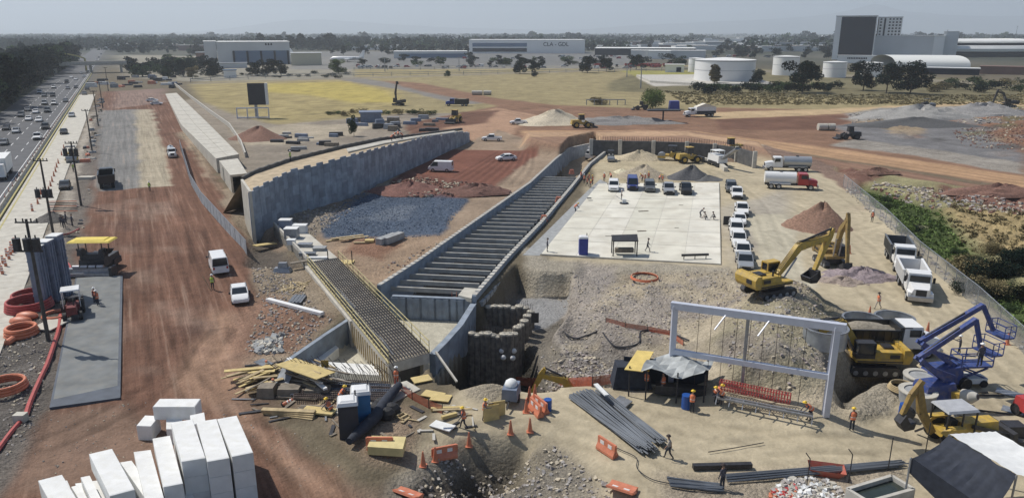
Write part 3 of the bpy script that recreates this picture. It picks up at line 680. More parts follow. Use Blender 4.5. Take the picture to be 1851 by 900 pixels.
m_cstr = M('strut_concrete', (.40, .39, .36), .85, var=.2, sc=.8, dirt=.5, dcol=(.28, .26, .22))
# ---------------------------------------------------------------- underpass trench
tr = empty('underpass_trench', (TLC[0].x, TLC[0].y, 0)); O3 = tr.location.copy(); tag(tr, 'deep concrete trench with rows of cross struts', 'trench')
def wallline(mb, pts, th, z0, z1, side=1):
    for a, b_ in zip(pts, pts[1:]):
        d = (b_ - a); d.z = 0; d.normalize(); nr = Vector((-d.y, d.x, 0)) * th * side
        mb.slab([(k.x - O3.x, k.y - O3.y) for k in (a, b_ + d * .02, b_ + nr + d * .02, a + nr)][::side], z0, z1)
mb = MB(m_conb); wallline(mb, along(TLC, 4), .45, -7, ZT); mb.build('left_wall', tr)
mb = MB(m_conb); wallline(mb, along(TRC, 4), .45, -7, ZT); mb.build('right_wall', tr)
for W_, sgn in ((TLC, 1), (TRC, 1)):
    mb = MB(m_con)
    for a, b_ in zip(along(W_, 1.1), along(W_, 1.1)[1:]):
        d = (b_ - a).normalized(); nr = Vector((-d.y, d.x, 0)) * .22
        c = a.lerp(b_, .5) + nr - O3; mb.cbox((c.x, c.y, ZT + .04), (.8, .5, .08), Matrix.Rotation(math.atan2(d.y, d.x), 3, 'Z'))
    mb.build('wall_coping', tr)
s0, s1 = [P(706, 521, -.5), P(848, 528, -.5)], [P(967, 322, -.5), P(1038, 323, -.5)]
ns = 30
for k in range(ns):
    t_ = k / (ns - 1); a, b_ = s0[0].lerp(s1[0], t_) - O3, s0[1].lerp(s1[1], t_) - O3
    MB(m_cstr).beam(a + (a - b_) * .03, b_ + (b_ - a) * .05, .26, .5).build('strut', tr)
a, b_ = P(708, 535, .1) - O3, P(852, 541, .1) - O3
mb = MB(m_conb); d = (b_ - a).normalized(); nr = Vector((-d.y, d.x, 0)) * .5
mb.slab([(k.x, k.y) for k in (a, b_, b_ + nr, a + nr)], -3, .1); mb.build('bulkhead', tr)
mb = MB(m_conb)
for k in range(11):
    c = a.lerp(b_, (k + .5) / 11); mb.cbox((c.x, c.y - .03, -1.2), (1.02, .1, 2.3), Matrix.Rotation(math.atan2(d.y, d.x), 3, 'Z'))
mb.build('form_panels', tr)
MB(m_conl).slab([(k.x - O3.x, k.y - O3.y) for k in (P(840, 520, .3), P(862, 522, .3), P(852, 540, .3), P(828, 534, .3))], -.1, .35).build('corner_cap', tr)
# right outer wall down the excavation, and the lower trench walls
mb = MB(m_conb)
ow = [P(853, 541, .0), P(826, 588, -.3), P(800, 622, -.6), P(776, 650, -.8)]
for a, b_ in zip(ow, ow[1:]):
    d = (b_ - a).normalized(); nr = Vector((-d.y, d.x, 0)) * .6
    mb.slab([(k.x - O3.x, k.y - O3.y) for k in (a, b_, b_ + nr, a + nr)], -7, -.2)
mb.build('outer_wall', tr)
mb = MB(m_cong); lg = [P(940, 463, -.6), P(905, 505, -.6), P(866, 552, -.6)]
for a, b_ in zip(along(lg, 1.4), along(lg, 1.4)[1:]):
    c = a.lerp(b_, .5) - O3; d = (b_ - a).normalized(); mb.cbox((c.x, c.y, -.5 + random.uniform(-.06, .06)), (1.15, .8, .5), Matrix.Rotation(math.atan2(d.y, d.x), 3, 'Z'))
mb.build('ledge', tr)
mb = MB(m_conb); lw = [P(662, 558, .1), P(590, 605, .1), P(528, 648, .1), P(505, 668, .1)]
for a, b_ in zip(lw, lw[1:]):
    d = (b_ - a).normalized(); nr = Vector((-d.y, d.x, 0)) * .4
    mb.slab([(k.x - O3.x, k.y - O3.y) for k in (a, b_, b_ - nr, a - nr)][::-1], -3, .1)
mb.build('lower_wall', tr)
# ladder against the bulkhead
K = Kit(); q = K.part('rail', m_or)
for s in (-.25, .25): q.beam((s, 0, 0), (s, .5, 2.9), .07)
q = K.part('rung', m_con)
for k in range(8): q.beam((-.25, .17 * k * .4, .3 + k * .35), (.25, .17 * k * .4, .3 + k * .35), .05)
LAD = K
put('ladder', lambda: LAD, 'ladder', 'steel ladder leaning on the grey bulkhead below the struts', 'ladder', P(822, 577, FZ), R(4))
# ---------------------------------------------------------------- rebar deck across the trench
DZ = .7
dk = [P(556, 476, DZ), P(612, 468, DZ), P(776, 636, DZ), P(703, 656, DZ)]
deck = empty('bridge_deck', (dk[0].x, dk[0].y, 0)); O4 = deck.location.copy(); tag(deck, 'unfinished bridge deck covered with a mat of reinforcing bars', 'bridge')
D = [q - O4 for q in dk]
mb = MB(m_con); mb.slab([(q.x, q.y) for q in D], DZ - 1.0, DZ - .1); mb.build('deck_slab', deck)
mb = MB(m_conl)
dd = (D[3] - D[0]).normalized(); nn = Vector((dd.y, -dd.x, 0))
mb.slab([(q.x, q.y) for q in (D[0], D[3] - dd * .2, D[3] - nn * .5 - dd * .2, D[0] - nn * .5)], -3, DZ - 1.02)
mb.slab([(q.x, q.y) for q in (D[1] + nn * .5, D[2] + nn * .5 - dd * .2, D[2] - dd * .2, D[1])], -7, DZ - 1.02)
mb.build('side_wall', deck)
MB(m_cond).slab([(q.x, q.y) for q in (D[0].lerp(D[1], .1).lerp(D[3], .9), D[3].lerp(D[2], .08) - dd * 1.2, D[2].lerp(D[3], .08) - dd * 1.2, D[1].lerp(D[0], .1).lerp(D[2], .9))], -3, DZ - 1.03).build('void_shade_block', deck)  # near-black block paints the shade below the near end of the deck
mb = MB(m_wood)
for k in range(30):
    c = D[0].lerp(D[3], .32 + .67 * k / 29); mb.cbox((c.x - nn.x * -.12, c.y - nn.y * -.12, -.75), (.1, .1, 2.0), Matrix.Rotation(math.atan2(dd.y, dd.x), 3, 'Z'))
mb.build('form_stud', deck)
mb = MB(m_bar); z = DZ + .06
mb.mat = m_dark
for k in range(14):
    a = D[0].lerp(D[1], .04 + .92 * k / 13); c = D[3].lerp(D[2], .04 + .92 * k / 13); mb.beam((a.x, a.y, z + .1), (c.x, c.y, z + .1), .07)
mb.mat = m_rust
for k in range(44):
    a = D[0].lerp(D[3], .01 + .98 * k / 43); c = D[1].lerp(D[2], .01 + .98 * k / 43); mb.mat = m_rust if 14 < k < 24 or k > 35 else m_dark; mb.beam((a.x, a.y, z + .06), (c.x, c.y, z + .06), .05)
mb.build('rebar_mat', deck)
mb = MB(M('form_ply', (.30, .27, .22), .9, var=.35, sc=.9, dirt=.6, dcol=(.17, .14, .12))); mb.slab([(q.x, q.y) for q in D], DZ - .098, DZ - .05); mb.build('deck_form', deck)
m_ylr = M('yellow_rail', (.50, .43, .22), .6)
for e, (a, b_) in enumerate(((D[0], D[3]), (D[1], D[2]))):
    mb = MB(m_ylr); n = 14
    for h in (.55, 1.05): mb.beam((a.x, a.y, DZ + h), (b_.x, b_.y, DZ + h), .07)
    for k in range(n + 1): c = a.lerp(b_, k / n); mb.beam((c.x, c.y, DZ - .1), (c.x, c.y, DZ + 1.1), .06)
    mb.beam((a.x, a.y, DZ), (b_.x, b_.y, DZ), .12)
    mb.build('guard_rail', deck)
mb = MB(m_bar)
for k in range(7):
    t0 = random.uniform(.05, .8); a = D[0].lerp(D[3], t0) + (D[1] - D[0]) * random.uniform(.05, .2); c = D[0].lerp(D[3], min(t0 + random.uniform(.2, .4), .97)) + (D[1] - D[0]) * random.uniform(.05, .25)
    mb.tube([(a.x, a.y, z + .15), ((a.x + c.x) / 2, (a.y + c.y) / 2, z + .5), (c.x, c.y, z + .15)], .04, 4)
mb.build('loose_bars', deck)
# concrete walkway behind the deck
wk = [P(494, 408, DZ), P(535, 402, DZ), P(610, 466, DZ), P(557, 474, DZ)]
mb = MB(m_conl); mb.slab([(q.x, q.y) for q in wk], -2.4, DZ + .02); mb.mat = m_con
a, b_ = wk[0], wk[3]; d = (b_ - a).normalized(); nr = Vector((d.y, -d.x, 0)) * .25
mb.slab([(q.x, q.y) for q in (a, b_, b_ - nr, a - nr)][::-1], -1, DZ + .5)
c = P(642, 585, 0); mb.slab([(q.x, q.y) for q in (wk[3] - nr * .1, c - nr * .1, c + nr * 2, wk[3] + nr * 2)], -2.4, .35)
thing(mb, 'concrete_walkway', 'pale concrete abutment walkway leading to the rebar deck', 'walkway')
# ---------------------------------------------------------------- big slab
sc_ = [P(978, 462), P(1303, 480), P(1300, 332), P(1082, 334)]
mb = MB(m_con); mb.slab([(q.x, q.y) for q in sc_], -.4, .2)
m_sl = [M('slab_finish_%s' % n_, c_, .85, var=.12, sc=.22, dirt=.5, dcol=(.46, .42, .34)) for n_, c_ in (('one', (.66, .635, .54)), ('two', (.62, .60, .505)), ('three', (.68, .655, .57)))]
nu_, nv_ = 5, 7
for i in range(nu_):
    for j in range(nv_):
        mb.mat = m_sl[(i * 2 + j * 3) % 3]; e = .006
        q4 = [sc_[0].lerp(sc_[1], u).lerp(sc_[3].lerp(sc_[2], u), v) for u, v in ((i / nu_ + e / 5, j / nv_ + e / 5), ((i + 1) / nu_ - e / 5, j / nv_ + e / 5), ((i + 1) / nu_ - e / 5, (j + 1) / nv_ - e / 5), (i / nu_ + e / 5, (j + 1) / nv_ - e / 5))]
        mb.slab([(q.x, q.y) for q in q4], .1, .226)
struct(mb, 'slab')
mb = MB(m_cong); mb.slab([P2(1068, 340), P2(1085, 325), P2(1100, 333), P2(975, 463), P2(945, 462)], -.4, .08); struct(mb, 'pavement')
# curved concrete edge and dark wall behind the yard
cw = [(1068, 278), (1120, 280), (1180, 281), (1240, 283), (1290, 287), (1330, 293), (1362, 303)]
CW = [P(*q) for q in cw]
root = empty('excavation_wall', CW[0]); tag(root, 'dark excavation wall with concrete pilasters and starter bars on top', 'retaining wall')
mb = MB(m_cond)
for a, b_ in zip(CW, CW[1:]): mb.beam(a - CW[0] + Vector((0, .4, 1.3)), b_ - CW[0] + Vector((0, .4, 1.3)), .6, 3.6)
mb.build('wall_face', root)
cl = along(CW, 6.5)
for p in cl: MB(m_con).cbox(p - CW[0] + Vector((0, -.25, 1.6)), (.8, .5, 3.6)).build('pilaster', root)
mb = MB(m_rust)
for p in along(CW, .55): mb.beam(p - CW[0] + Vector((0, .3, 2.9)), p - CW[0] + Vector((random.uniform(-.1, .1), .3, 4.1)), .06)
mb.build('starter_bars', root)
mb = MB(m_conl)
ce = [P(*q) for q in ((1215, 286), (1250, 288), (1280, 293), (1300, 300), (1312, 310))]
for a, b_ in zip(ce, ce[1:]): mb.beam(a + Vector((0, 0, .3)), b_ + Vector((0, 0, .3)), .8, 1.0)
thing(mb, 'curved_kerb', 'pale curved concrete edge behind the black roller', 'kerb')
# ---------------------------------------------------------------- white gantry frame
def steel_frame():
    f0, f1 = G(1211, 699), G(1492, 752); zt = 6.9; o = f0
    root = empty('gantry_frame', f0); tag(root, 'big pale steel frame of posts and two cross beams', 'steel frame')
    for p, z0 in ((f0, 0), (f1, 0)): MB(m_lst).beam(p - o, p - o + Vector((0, 0, zt)), .42, .42).build('post', root)
    mid = f0.lerp(f1, .48); MB(m_steel).beam(mid - o, mid - o + Vector((0, 0, zt)), .2, .2).build('post', root)
    e = (f1 - f0).normalized()
    MB(m_lst).beam(f0 - o - e * .3 + Vector((0, 0, zt)), f1 - o + e * .6 + Vector((0, 0, zt)), .45, .55).build('beam', root)
    MB(m_lst).beam(f0 - o + Vector((0, 0, 3.1)), f1 - o + Vector((0, 0, 3.1)), .35, .4).build('beam', root)
    mb = MB(m_rust)
    for k in range(2, 11): c = f0.lerp(f1, k / 12) - o; mb.beam(c, c + Vector((0, 0, zt)), .03)
    mb.build('bars', root)
    for p in (f0, f1): MB(m_dark).box(p.x - o.x - .9, p.x - o.x + .9, p.y - o.y - .7, p.y - o.y + .7, -.2, .5, .2, .2).build('base', root)
    for t_ in (.35, .62): c = f0.lerp(f1, t_) - o; MB(m_lst).beam(c + Vector((0, 0, zt)), c + Vector((-1.1, -.7, zt - 1.1)), .08).build('brace', root)
steel_frame()
# ---------------------------------------------------------------- steel ring forms
m_ring = M('galvanised_sheet', (.40, .44, .50), .35, .6, var=.15, sc=2)
def ring():
    K = Kit(); q = K.part('wall', m_ring, smooth=True); n = 28; secs = []
    for k in range(n + 1):
        a = 2 * math.pi * k / n; c, s = math.cos(a), math.sin(a)
        secs.append([(1.72 * c, 1.72 * s, 0), (1.72 * c, 1.72 * s, 1.5), (1.64 * c, 1.64 * s, 1.5), (1.64 * c, 1.64 * s, .02)])
    q.loft(secs, caps=False)
    q = K.part('rim', m_steel); secs = []
    for k in range(n + 1):
        a = 2 * math.pi * k / n; c, s = math.cos(a), math.sin(a)
        secs.append([(1.8 * c, 1.8 * s, 1.5), (1.8 * c, 1.8 * s, 1.6), (1.62 * c, 1.62 * s, 1.6), (1.62 * c, 1.62 * s, 1.5)])
    q.loft(secs, caps=False); return K
for i, (x, y, lb) in enumerate(((1489, 622, 'round steel form behind the right end of the white frame'), (1556, 604, 'middle round steel form, behind the soil filled truck'), (1613, 601, 'round steel form nearest the white dump truck'))):
    put('ring', ring, 'steel_ring', lb, 'steel form', G(x, y), i, 'round steel forms')
# ---------------------------------------------------------------- vehicles
m_pw, m_ps, m_pk, m_pb, m_pr, m_pg, m_pbe = (M('car_' + n_, c_, .28, me_, var=.03) for n_, c_, me_ in (('white', (.78, .78, .77), 0), ('silver', (.42, .44, .46), .4), ('black', (.025, .027, .03), .1), ('blue', (.03, .05, .22), .1), ('red', (.38, .03, .03), 0), ('grey', (.14, .15, .16), .3), ('beige', (.45, .42, .35), .1)))
m_lamp = M('lamp_glass', (.75, .75, .72), .1); m_tail = M('tail_glass', (.4, .02, .02), .2); m_chr = M('bright_rim', (.4, .4, .42), .3, .7)
def wheel(K, x, y, r, wd=.24, rim=m_chr, name='wheel'):
    q = K.part(name, m_blk); s = 1 if y > 0 else -1
    q.cyl((x, y - s * wd, r), (x, y, r), r, n=14); q.mat = rim; q.cyl((x, y - s * .02, r), (x, y + s * .015, r), r * .58, n=10)
def sec(x, w_, z0, z1, b_=.08): zm = z0 + (z1 - z0) * .55; return [(x, -w_ + .05, z0), (x, -w_, z0 + .12), (x, -w_, zm), (x, -w_ + b_, z1), (x, w_ - b_, z1), (x, w_, zm), (x, w_, z0 + .12), (x, w_ - .05, z0)]
def car(kind='sedan', paint=None):
    def f():
        P_ = dict(sedan=(2.2, .88, .95, -1.75, 1.2, -1.05, .35, 1.43, .33), suv=(2.25, .92, 1.08, -2.2, 1.2, -1.95, .5, 1.72, .37), pickup=(2.55, .92, 1.1, -.75, 1.3, -.6, .6, 1.78, .39), van=(2.45, .95, 1.2, -2.4, 2.0, -2.35, 1.25, 2.15, .36))[kind]
        l, w_, zb, a0, a1, r0, r1, H, wr = P_
        K = Kit(); q = K.part('body', paint, smooth=True); fz = zb - (.12 if kind != 'van' else .05)
        if kind == 'pickup':
            q.loft([sec(a0 - .05, w_, .35, zb), sec(1.3, w_, .32, zb), sec(2.3, w_ - .03, .35, fz), sec(l, w_ - .12, .42, fz - .15)])
            q.box(-l, a0, -w_, w_, .4, .65); q.box(-l, a0, -w_, -w_ + .1, .65, zb); q.box(-l, a0, w_ - .1, w_, .65, zb); q.box(-l, -l + .08, -w_ + .1, w_ - .1, .65, zb)
        else: q.loft([sec(-l, w_ - .1, .42, zb - .1), sec(-l + .15, w_ - .02, .35, zb), sec(-1.2, w_, .3, zb), sec(1.2, w_, .3, zb), sec(2.0, w_ - .03, .33, fz - .02), sec(l, w_ - .15, .42, fz - .18)])
        g = K.part('window', m_glass); wt = w_ - .17
        g.add([(a0, -w_ + .08, zb - .02), (a1, -w_ + .08, zb - .02), (a1, w_ - .08, zb - .02), (a0, w_ - .08, zb - .02), (r0, -wt, H - .06), (r1, -wt, H - .06), (r1, wt, H - .06), (r0, wt, H - .06)], [(4, 5, 6, 7), (0, 1, 5, 4), (1, 2, 6, 5), (2, 3, 7, 6), (3, 0, 4, 7)])
        rf = K.part('roof', paint); rf.box(r0 - .03, r1 + .03, -wt - .02, wt + .02, H - .08, H, .06, .1)
        for s in (-1, 1):
            for t_ in ((0, 1) if kind == 'pickup' else (0, .45, 1)): rf.beam((a0 + (a1 - a0) * t_, s * (w_ - .07), zb - .03), (r0 + (r1 - r0) * t_, s * (wt + .01), H - .05), .09)
            if kind == 'van': rf.add([(a0, s * (w_ - .06), zb), (.4, s * (w_ - .06), zb), (.4, s * (wt + .02), H - .05), (r0, s * (wt + .02), H - .05)], [(0, 1, 2, 3)])
        q = K.part('bumper', m_blk if kind in ('pickup', 'van') else paint); q.box(l - .12, l + .06, -w_ + .1, w_ - .1, .35, .58); q.mat = m_blk; q.box(l - .05, l + .012, -.5, .5, .6, fz - .22)
        q = K.part('rear_bumper', m_ps if kind == 'pickup' else paint); q.box(-l - .08, -l + .1, -w_ + .08, w_ - .08, .38, .6); q.mat = m_lamp; q.box(-l - .09, -l - .07, -.25, .25, .62, .74)
        for s in (-1, 1):
            K.part('headlight', m_lamp).box(l - .2, l - .02, s * (w_ - .32) - .16, s * (w_ - .32) + .16, fz - .3, fz - .14)
            K.part('taillight', m_tail).box(-l - .02, -l + .06, s * (w_ - .22) - .1, s * (w_ - .22) + .1, zb - .4, zb - .12)
            K.part('mirror', m_blk).box(a1 - .35, a1 - .2, s * (w_ + .1) - .1, s * (w_ + .1) + .1, zb, zb + .18)
            for x in (-1.42 if kind != 'pickup' else -1.75, 1.42 if kind != 'pickup' else 1.6): wheel(K, x, s * (w_ + .01), wr)
        return K
    return f
PAINT = dict(white=m_pw, silver=m_ps, black=m_pk, blue=m_pb, red=m_pr, grey=m_pg, beige=m_pbe)
NM = dict(sedan='sedan_car', suv='suv_car', pickup='pickup_truck', van='van')
def cars(kind, col, px, py, rz, label, group=None, low=False, z=None, cat=None):
    p = G(px, py) if z is None else P(px, py, z)
    return put((kind, col), car(kind, PAINT[col]), NM[kind], label, cat or ('car' if kind in ('sedan', 'suv') else 'pickup truck' if kind == 'pickup' else 'van'), p, R(rz), group, low=low)
HD = math.degrees(HANG)
cars('van', 'white', 396, 488, HD, 'white minivan on the red dirt road, seen from behind', z=None)
cars('sedan', 'white', 434, 540, -68, 'white sedan parked on the red dirt beside the minivan, front to the camera')
cars('van', 'white', 797, 310, 172, 'white service van with open back on the raked red soil')
cars('sedan', 'white', 915, 290, 200, 'white hatchback at the far right corner of the raked red soil')
cars('pickup', 'white', 889, 255, 180, 'white pickup on the tan track above the raked red soil')
cars('pickup', 'white', 937, 225, 185, 'white pickup beside the pale rubble heap')
cars('sedan', 'black', 118, 341, HD + 180, 'black car parked on the pale concrete apron beside the cones')
cars('sedan', 'white', 283, 190, 20, 'white car at the far end of the haul road, right one of the two')
cars('sedan', 'white', 275, 184, 15, 'white car at the far end of the haul road, left one of the two')
sc5 = [('suv', 'white', 1109, 343, 'white wagon parked leftmost on the top of the slab'), ('van', 'blue', 1143, 341, 'blue van parked on the top of the slab'), ('suv', 'grey', 1174, 344, 'dark grey car parked on the slab between the blue van and the silver pickup'), ('pickup', 'silver', 1208, 348, 'silver pickup parked on the slab near its right end'), ('pickup', 'black', 1239, 348, 'dark work pickup with roof rack, rightmost on the slab')]
for k, c_, x, y, lb in sc5: cars(k, c_, x, y, -97, lb, 'cars parked on the slab', z=.23)
rw = [('suv', 'grey', 1321, 345, 'dark car at the head of the row beside the slab'), ('pickup', 'white', 1331, 356, 'white car just behind the dark one in the row beside the slab'), ('pickup', 'white', 1340, 386, 'third car down the white row beside the slab, after the gap'), ('sedan', 'white', 1336, 403, 'fourth car down the white row beside the slab'), ('suv', 'white', 1330, 421, 'fifth car down the white row, level with the small dark board'), ('pickup', 'white', 1334, 441, 'sixth car down the white row beside the slab'), ('pickup', 'white', 1341, 462, 'seventh car down the white row, second from the excavator'), ('pickup', 'silver', 1345, 482, 'last pickup of the row, right behind the yellow excavator')]
for k, c_, x, y, lb in rw: cars(k, c_, x, y, -102, lb, 'cars in the row beside the slab')
# highway traffic
random.seed(11); nlab = 0
hw = [(57, 170, 'white'), (58, 253, 'white'), (73, 234, 'black'), (80, 220, 'white'), (57, 218, 'white'), (95, 190, 'white'), (72, 205, 'white'), (58, 201, 'grey'), (96, 203, 'grey'), (101, 175, 'black'), (115, 185, 'grey'), (117, 162, 'grey'), (137, 160, 'black'), (127, 150, 'black'), (103, 160, 'white'), (149, 134, 'silver'), (158, 128, 'white'), (20, 235, 'black'), (40, 240, 'silver'), (12, 262, 'grey'), (142, 145, 'white'), (160, 140, 'silver'), (172, 131, 'black'), (168, 122, 'white'), (176, 116, 'grey'), (181, 110, 'white'), (186, 105, 'black'), (184, 99, 'silver'), (192, 99, 'grey'), (191, 94, 'white'), (196, 91, 'black'), (199, 88, 'white'), (202, 85, 'grey'), (30, 212, 'grey'), (75, 190, 'silver'), (124, 142, 'white'), (88, 175, 'grey'), (4, 300, 'silver')]
cn = dict(white='white', black='black', grey='dark grey', silver='silver', blue='blue', red='red')
for i, (x, y, c_) in enumerate(hw):
    u = U(x, y); lane = min(nl - 1, max(0, int((u - u_hw0) / wl))); u = u_hw0 + wl * (lane + .5); v = V(x, y)
    p = UV(u, v); kd = random.choice(('sedan', 'sedan', 'suv', 'pickup')); near_ = y > 155
    rank = ['outermost', 'second', 'middle', 'fourth', 'innermost'][lane]
    o = put((kd, c_), car(kd, PAINT[c_]), NM[kd], 'x', 'car', (p[0], p[1], .06), HANG + math.pi, 'traffic on the dark highway', low=not near_)
    seg = 'near the frame edge' if y > 230 else 'beside the tree shadows' if y > 180 else 'halfway to the bridge' if y > 140 else 'just before the bridge' if y > 118 else 'far off beyond the bridge'
    pr = ['rolling', 'moving', 'driving', 'cruising', 'running', 'travelling', 'heading on'][i % 7]
    o['label'] = '%s %s %s in the %s highway lane, %s' % (cn[c_], {'suv': 'wagon', 'sedan': 'car', 'pickup': 'pickup'}[kd], pr, rank, seg)
for i, (x, y, c_, lb) in enumerate([(116, 243, 'black', 'black car driving on the pale concrete road'), (130, 212, 'silver', 'silver car driving on the pale concrete road beyond the black one'), (153, 172, 'grey', 'grey car far down the pale concrete road'), (158, 163, 'black', 'black car farthest down the pale concrete road')]):
    u, v = U(x, y), V(x, y); p = UV(min(max(u, u_c0 + 2), u_c1 - 1.5), v); put(('sedan', c_), car('sedan', PAINT[c_]), 'sedan_car', lb, 'car', (p[0], p[1], .14), HANG + math.pi, 'cars on the pale concrete road')
# ---- trucks
def axles(K, xs, r=.5, w_=1.2, rim=m_ps):
    for x in xs:
        for s in (-1, 1): wheel(K, x, s * w_, r, .32 if x > 2 else .55, rim)
def cabconv(K, x, paint, z=0, low=False):                     # long nosed cab whose rear wall stands at x
    q = K.part('cab', paint, smooth=True); q.box(x, x + 1.7, -1.15, 1.15, .9, 1.9); q.box(x, x + 1.7, -1.15, 1.15, 1.9, 2.85, .1, .08)
    q.loft([sec(x + 1.7, 1.05, .8, 1.95, .1), sec(x + 2.6, .98, .8, 1.85, .12), sec(x + 3.3, .85, .85, 1.65, .15)])
    for s in (-1, 1): q.box(x + 2.0, x + 3.25, s * 1.0 - .2, s * 1.0 + .2, .75, 1.25, .1, .03)
    g = K.part('windscreen', m_glass); g.box(x + 1.66, x + 1.73, -.95, .95, 1.98, 2.62); 
    for s in (-1, 1): g.box(x + .5, x + 1.45, s * 1.13 - .04, s * 1.13 + .04, 1.98, 2.6)
    q = K.part('grille', m_dark); q.box(x + 3.25, x + 3.33, -.5, .5, .95, 1.6)
    q = K.part('bumper', m_chr); q.box(x + 3.3, x + 3.5, -1.15, 1.15, .45, .85)
    for s in (-1, 1): K.part('headlight', m_lamp).box(x + 3.18, x + 3.3, s * .85 - .15, s * .85 + .15, 1.0, 1.22)
    for s in (-1, 1): K.part('mirror', m_blk).box(x + 1.5, x + 1.6, s * 1.35 - .12, s * 1.35 + .12, 1.9, 2.5)
def dumper(paint, bed, load=None):
    def f():
        K = Kit(); q = K.part('chassis', m_dark); q.box(-4.4, 3.8, -.5, .5, .65, .95); q.box(-.2, 1.2, -1.2, -.6, .5, 1.0)
        cabconv(K, .9, paint)
        q = K.part('dump_bed', bed); x0, x1 = -4.6, .7
        q.box(x0, x1, -1.25, 1.25, 1.05, 1.2); q.box(x0, x1, -1.25, -1.15, 1.2, 2.6); q.box(x0, x1, 1.15, 1.25, 1.2, 2.6); q.box(x1 - .1, x1, -1.15, 1.15, 1.2, 2.75); q.box(x0, x0 + .1, -1.15, 1.15, 1.2, 2.5)
        for s in (-1, 1):
            q.box(x0, x1, s * 1.3 - .06, s * 1.3 + .06, 2.5, 2.64)
            for k in range(9): x = x0 + .2 + k * .6; q.box(x, x + .1, s * 1.29 - .05, s * 1.29 + .05, 1.2, 2.5)
        q.box(x1, x1 + .9, -1.1, 1.1, 2.72, 2.8)
        if load:
            q = K.part('load', load, smooth=True); secs = []
            for k in range(9): x = x0 + .12 + (x1 - x0 - .24) * k / 8; hh_ = 2.35 + .5 * math.sin(math.pi * k / 8) + random.uniform(-.05, .08); secs.append([(x, -1.14, 2.1), (x, -1.1, 2.2), (x, -.5, hh_ - .1), (x, .1, hh_), (x, .6, hh_ - .12), (x, 1.1, 2.2), (x, 1.14, 2.1)])
            q.loft(secs)
        else: K.part('bed_floor', m_dark).box(x0 + .1, x1 - .1, -1.14, 1.14, 1.21, 1.24)
        axles(K, (-3.5, -2.2, 3.1)); return K
    return f
def tanker(paint, tank):
    def f():
        K = Kit(); q = K.part('chassis', m_dark); q.box(-4.6, 3.8, -.5, .5, .65, .95); cabconv(K, .9, paint)
        q = K.part('tank', tank, smooth=True); q.cyl((-4.7, 0, 1.95), (.6, 0, 1.95), 1.05, n=20); q.box(-3.9, -.3, -1.15, 1.15, .9, 1.1); q.mat = m_dark; q.cyl((-2, 0, 2.95), (-2, 0, 3.15), .3, n=10)
        axles(K, (-3.6, -2.3, 3.1)); return K
    return f
soil = M('loose_soil', (.26, .23, .18), .95, var=.35, sc=4, bump=.8)
putv = lambda key, b_, name, lb, cat, px, py, rz, **k: put(key, b_, name, lb, cat, G(px, py), R(rz), **k)
putv('dump_w', dumper(m_pw, m_pw), 'dump_truck', 'white dump truck facing the camera in the sandy yard', 'dump truck', 1650, 528, -109)
putv('dump_g', dumper(m_pw, m_pg), 'dump_truck', 'dark bodied dump truck parked behind the white one', 'dump truck', 1626, 478, -108)
putv('dump_l', dumper(m_pw, m_pk, soil), 'dump_truck', 'black bodied truck heaped with soil behind the yellow excavator', 'dump truck', 1598, 637, -3)
putv('dump_k', dumper(m_pk, m_pk), 'dump_truck', 'black dump truck seen from behind at the end of the grey strip', 'dump truck', 195, 334, HD)
putv('tank_r', tanker(m_pr, m_pw), 'tanker_truck', 'red cabbed tanker with a white tank', 'tanker truck', 1430, 341, -12)
putv('tank_w', tanker(m_pw, m_ps), 'tanker_truck', 'white tanker standing behind the red cabbed one', 'tanker truck', 1420, 309, 172)
putv('tank_w', tanker(m_pw, m_ps), 'tanker_truck', 'white water truck on the haul road beside the cloth fence', 'tanker truck', 311, 283, HD + 180, scale=.72)
putv('dump_b', dumper(m_pb, m_pk, soil), 'dump_truck', 'blue cabbed dump truck beyond the ramp wall', 'dump truck', 826, 192, 180)
def semi():
    K = Kit(); q = K.part('chassis', m_dark); q.box(-6, 3.8, -.5, .5, .65, .95); cabconv(K, .9, m_pw)
    q = K.part('box_body', m_wht2); q.box(-6.2, .6, -1.25, 1.25, 1.1, 3.2); q.mat = m_navy; q.box(-6.1, .5, -1.28, 1.28, 1.15, 1.9)
    q = K.part('tarp', M('cream_tarp', (.7, .66, .55), .8, var=.1)); q.prism([(-6.2, 3.2), (.6, 3.2), (-2.4, 4.3)], -1.25, 1.25)
    axles(K, (-5, -3.8, 3.1)); return K
putv('semi', semi, 'covered_truck', 'white truck under a peaked cream tarp on the far red road', 'truck', 1259, 211, 190)
def trailer():
    K = Kit(); q = K.part('box_body', m_wht2); q.box(-6, 3, -1.3, 1.3, 1.1, 3.9); q = K.part('cab', m_pw); q.box(3.3, 5.3, -1.2, 1.2, .7, 3.0, .15, .1)
    q = K.part('chassis', m_dark); q.box(-6, 4, -.5, .5, .6, 1.1); axles(K, (-5, -3.8, 2, 4.3)); return K
x, y = UV(u_hw1 - wl * .9, V(30, 318)); put('trailer', trailer, 'box_truck', 'white box truck on the highway at the left frame edge', 'truck', (x, y, .06), HANG + math.pi)
def boxvan():
    K = Kit(); q = K.part('box_body', m_pw); q.box(-3, 1.2, -1.1, 1.1, .9, 3.0, .05, .05); q = K.part('cab', m_pw); q.box(1.3, 3.0, -1.0, 1.0, .6, 1.5); q.box(1.3, 2.6, -1., 1., 1.5, 2.3, .1, .1)
    K.part('window', m_glass).box(2.3, 2.66, -.85, .85, 1.55, 2.15); axles(K, (-2, 2.2), .42, 1.05); return K
putv('boxvan', boxvan, 'service_truck', 'white box service truck where the trench ramp begins', 'truck', 1073, 287, -118)
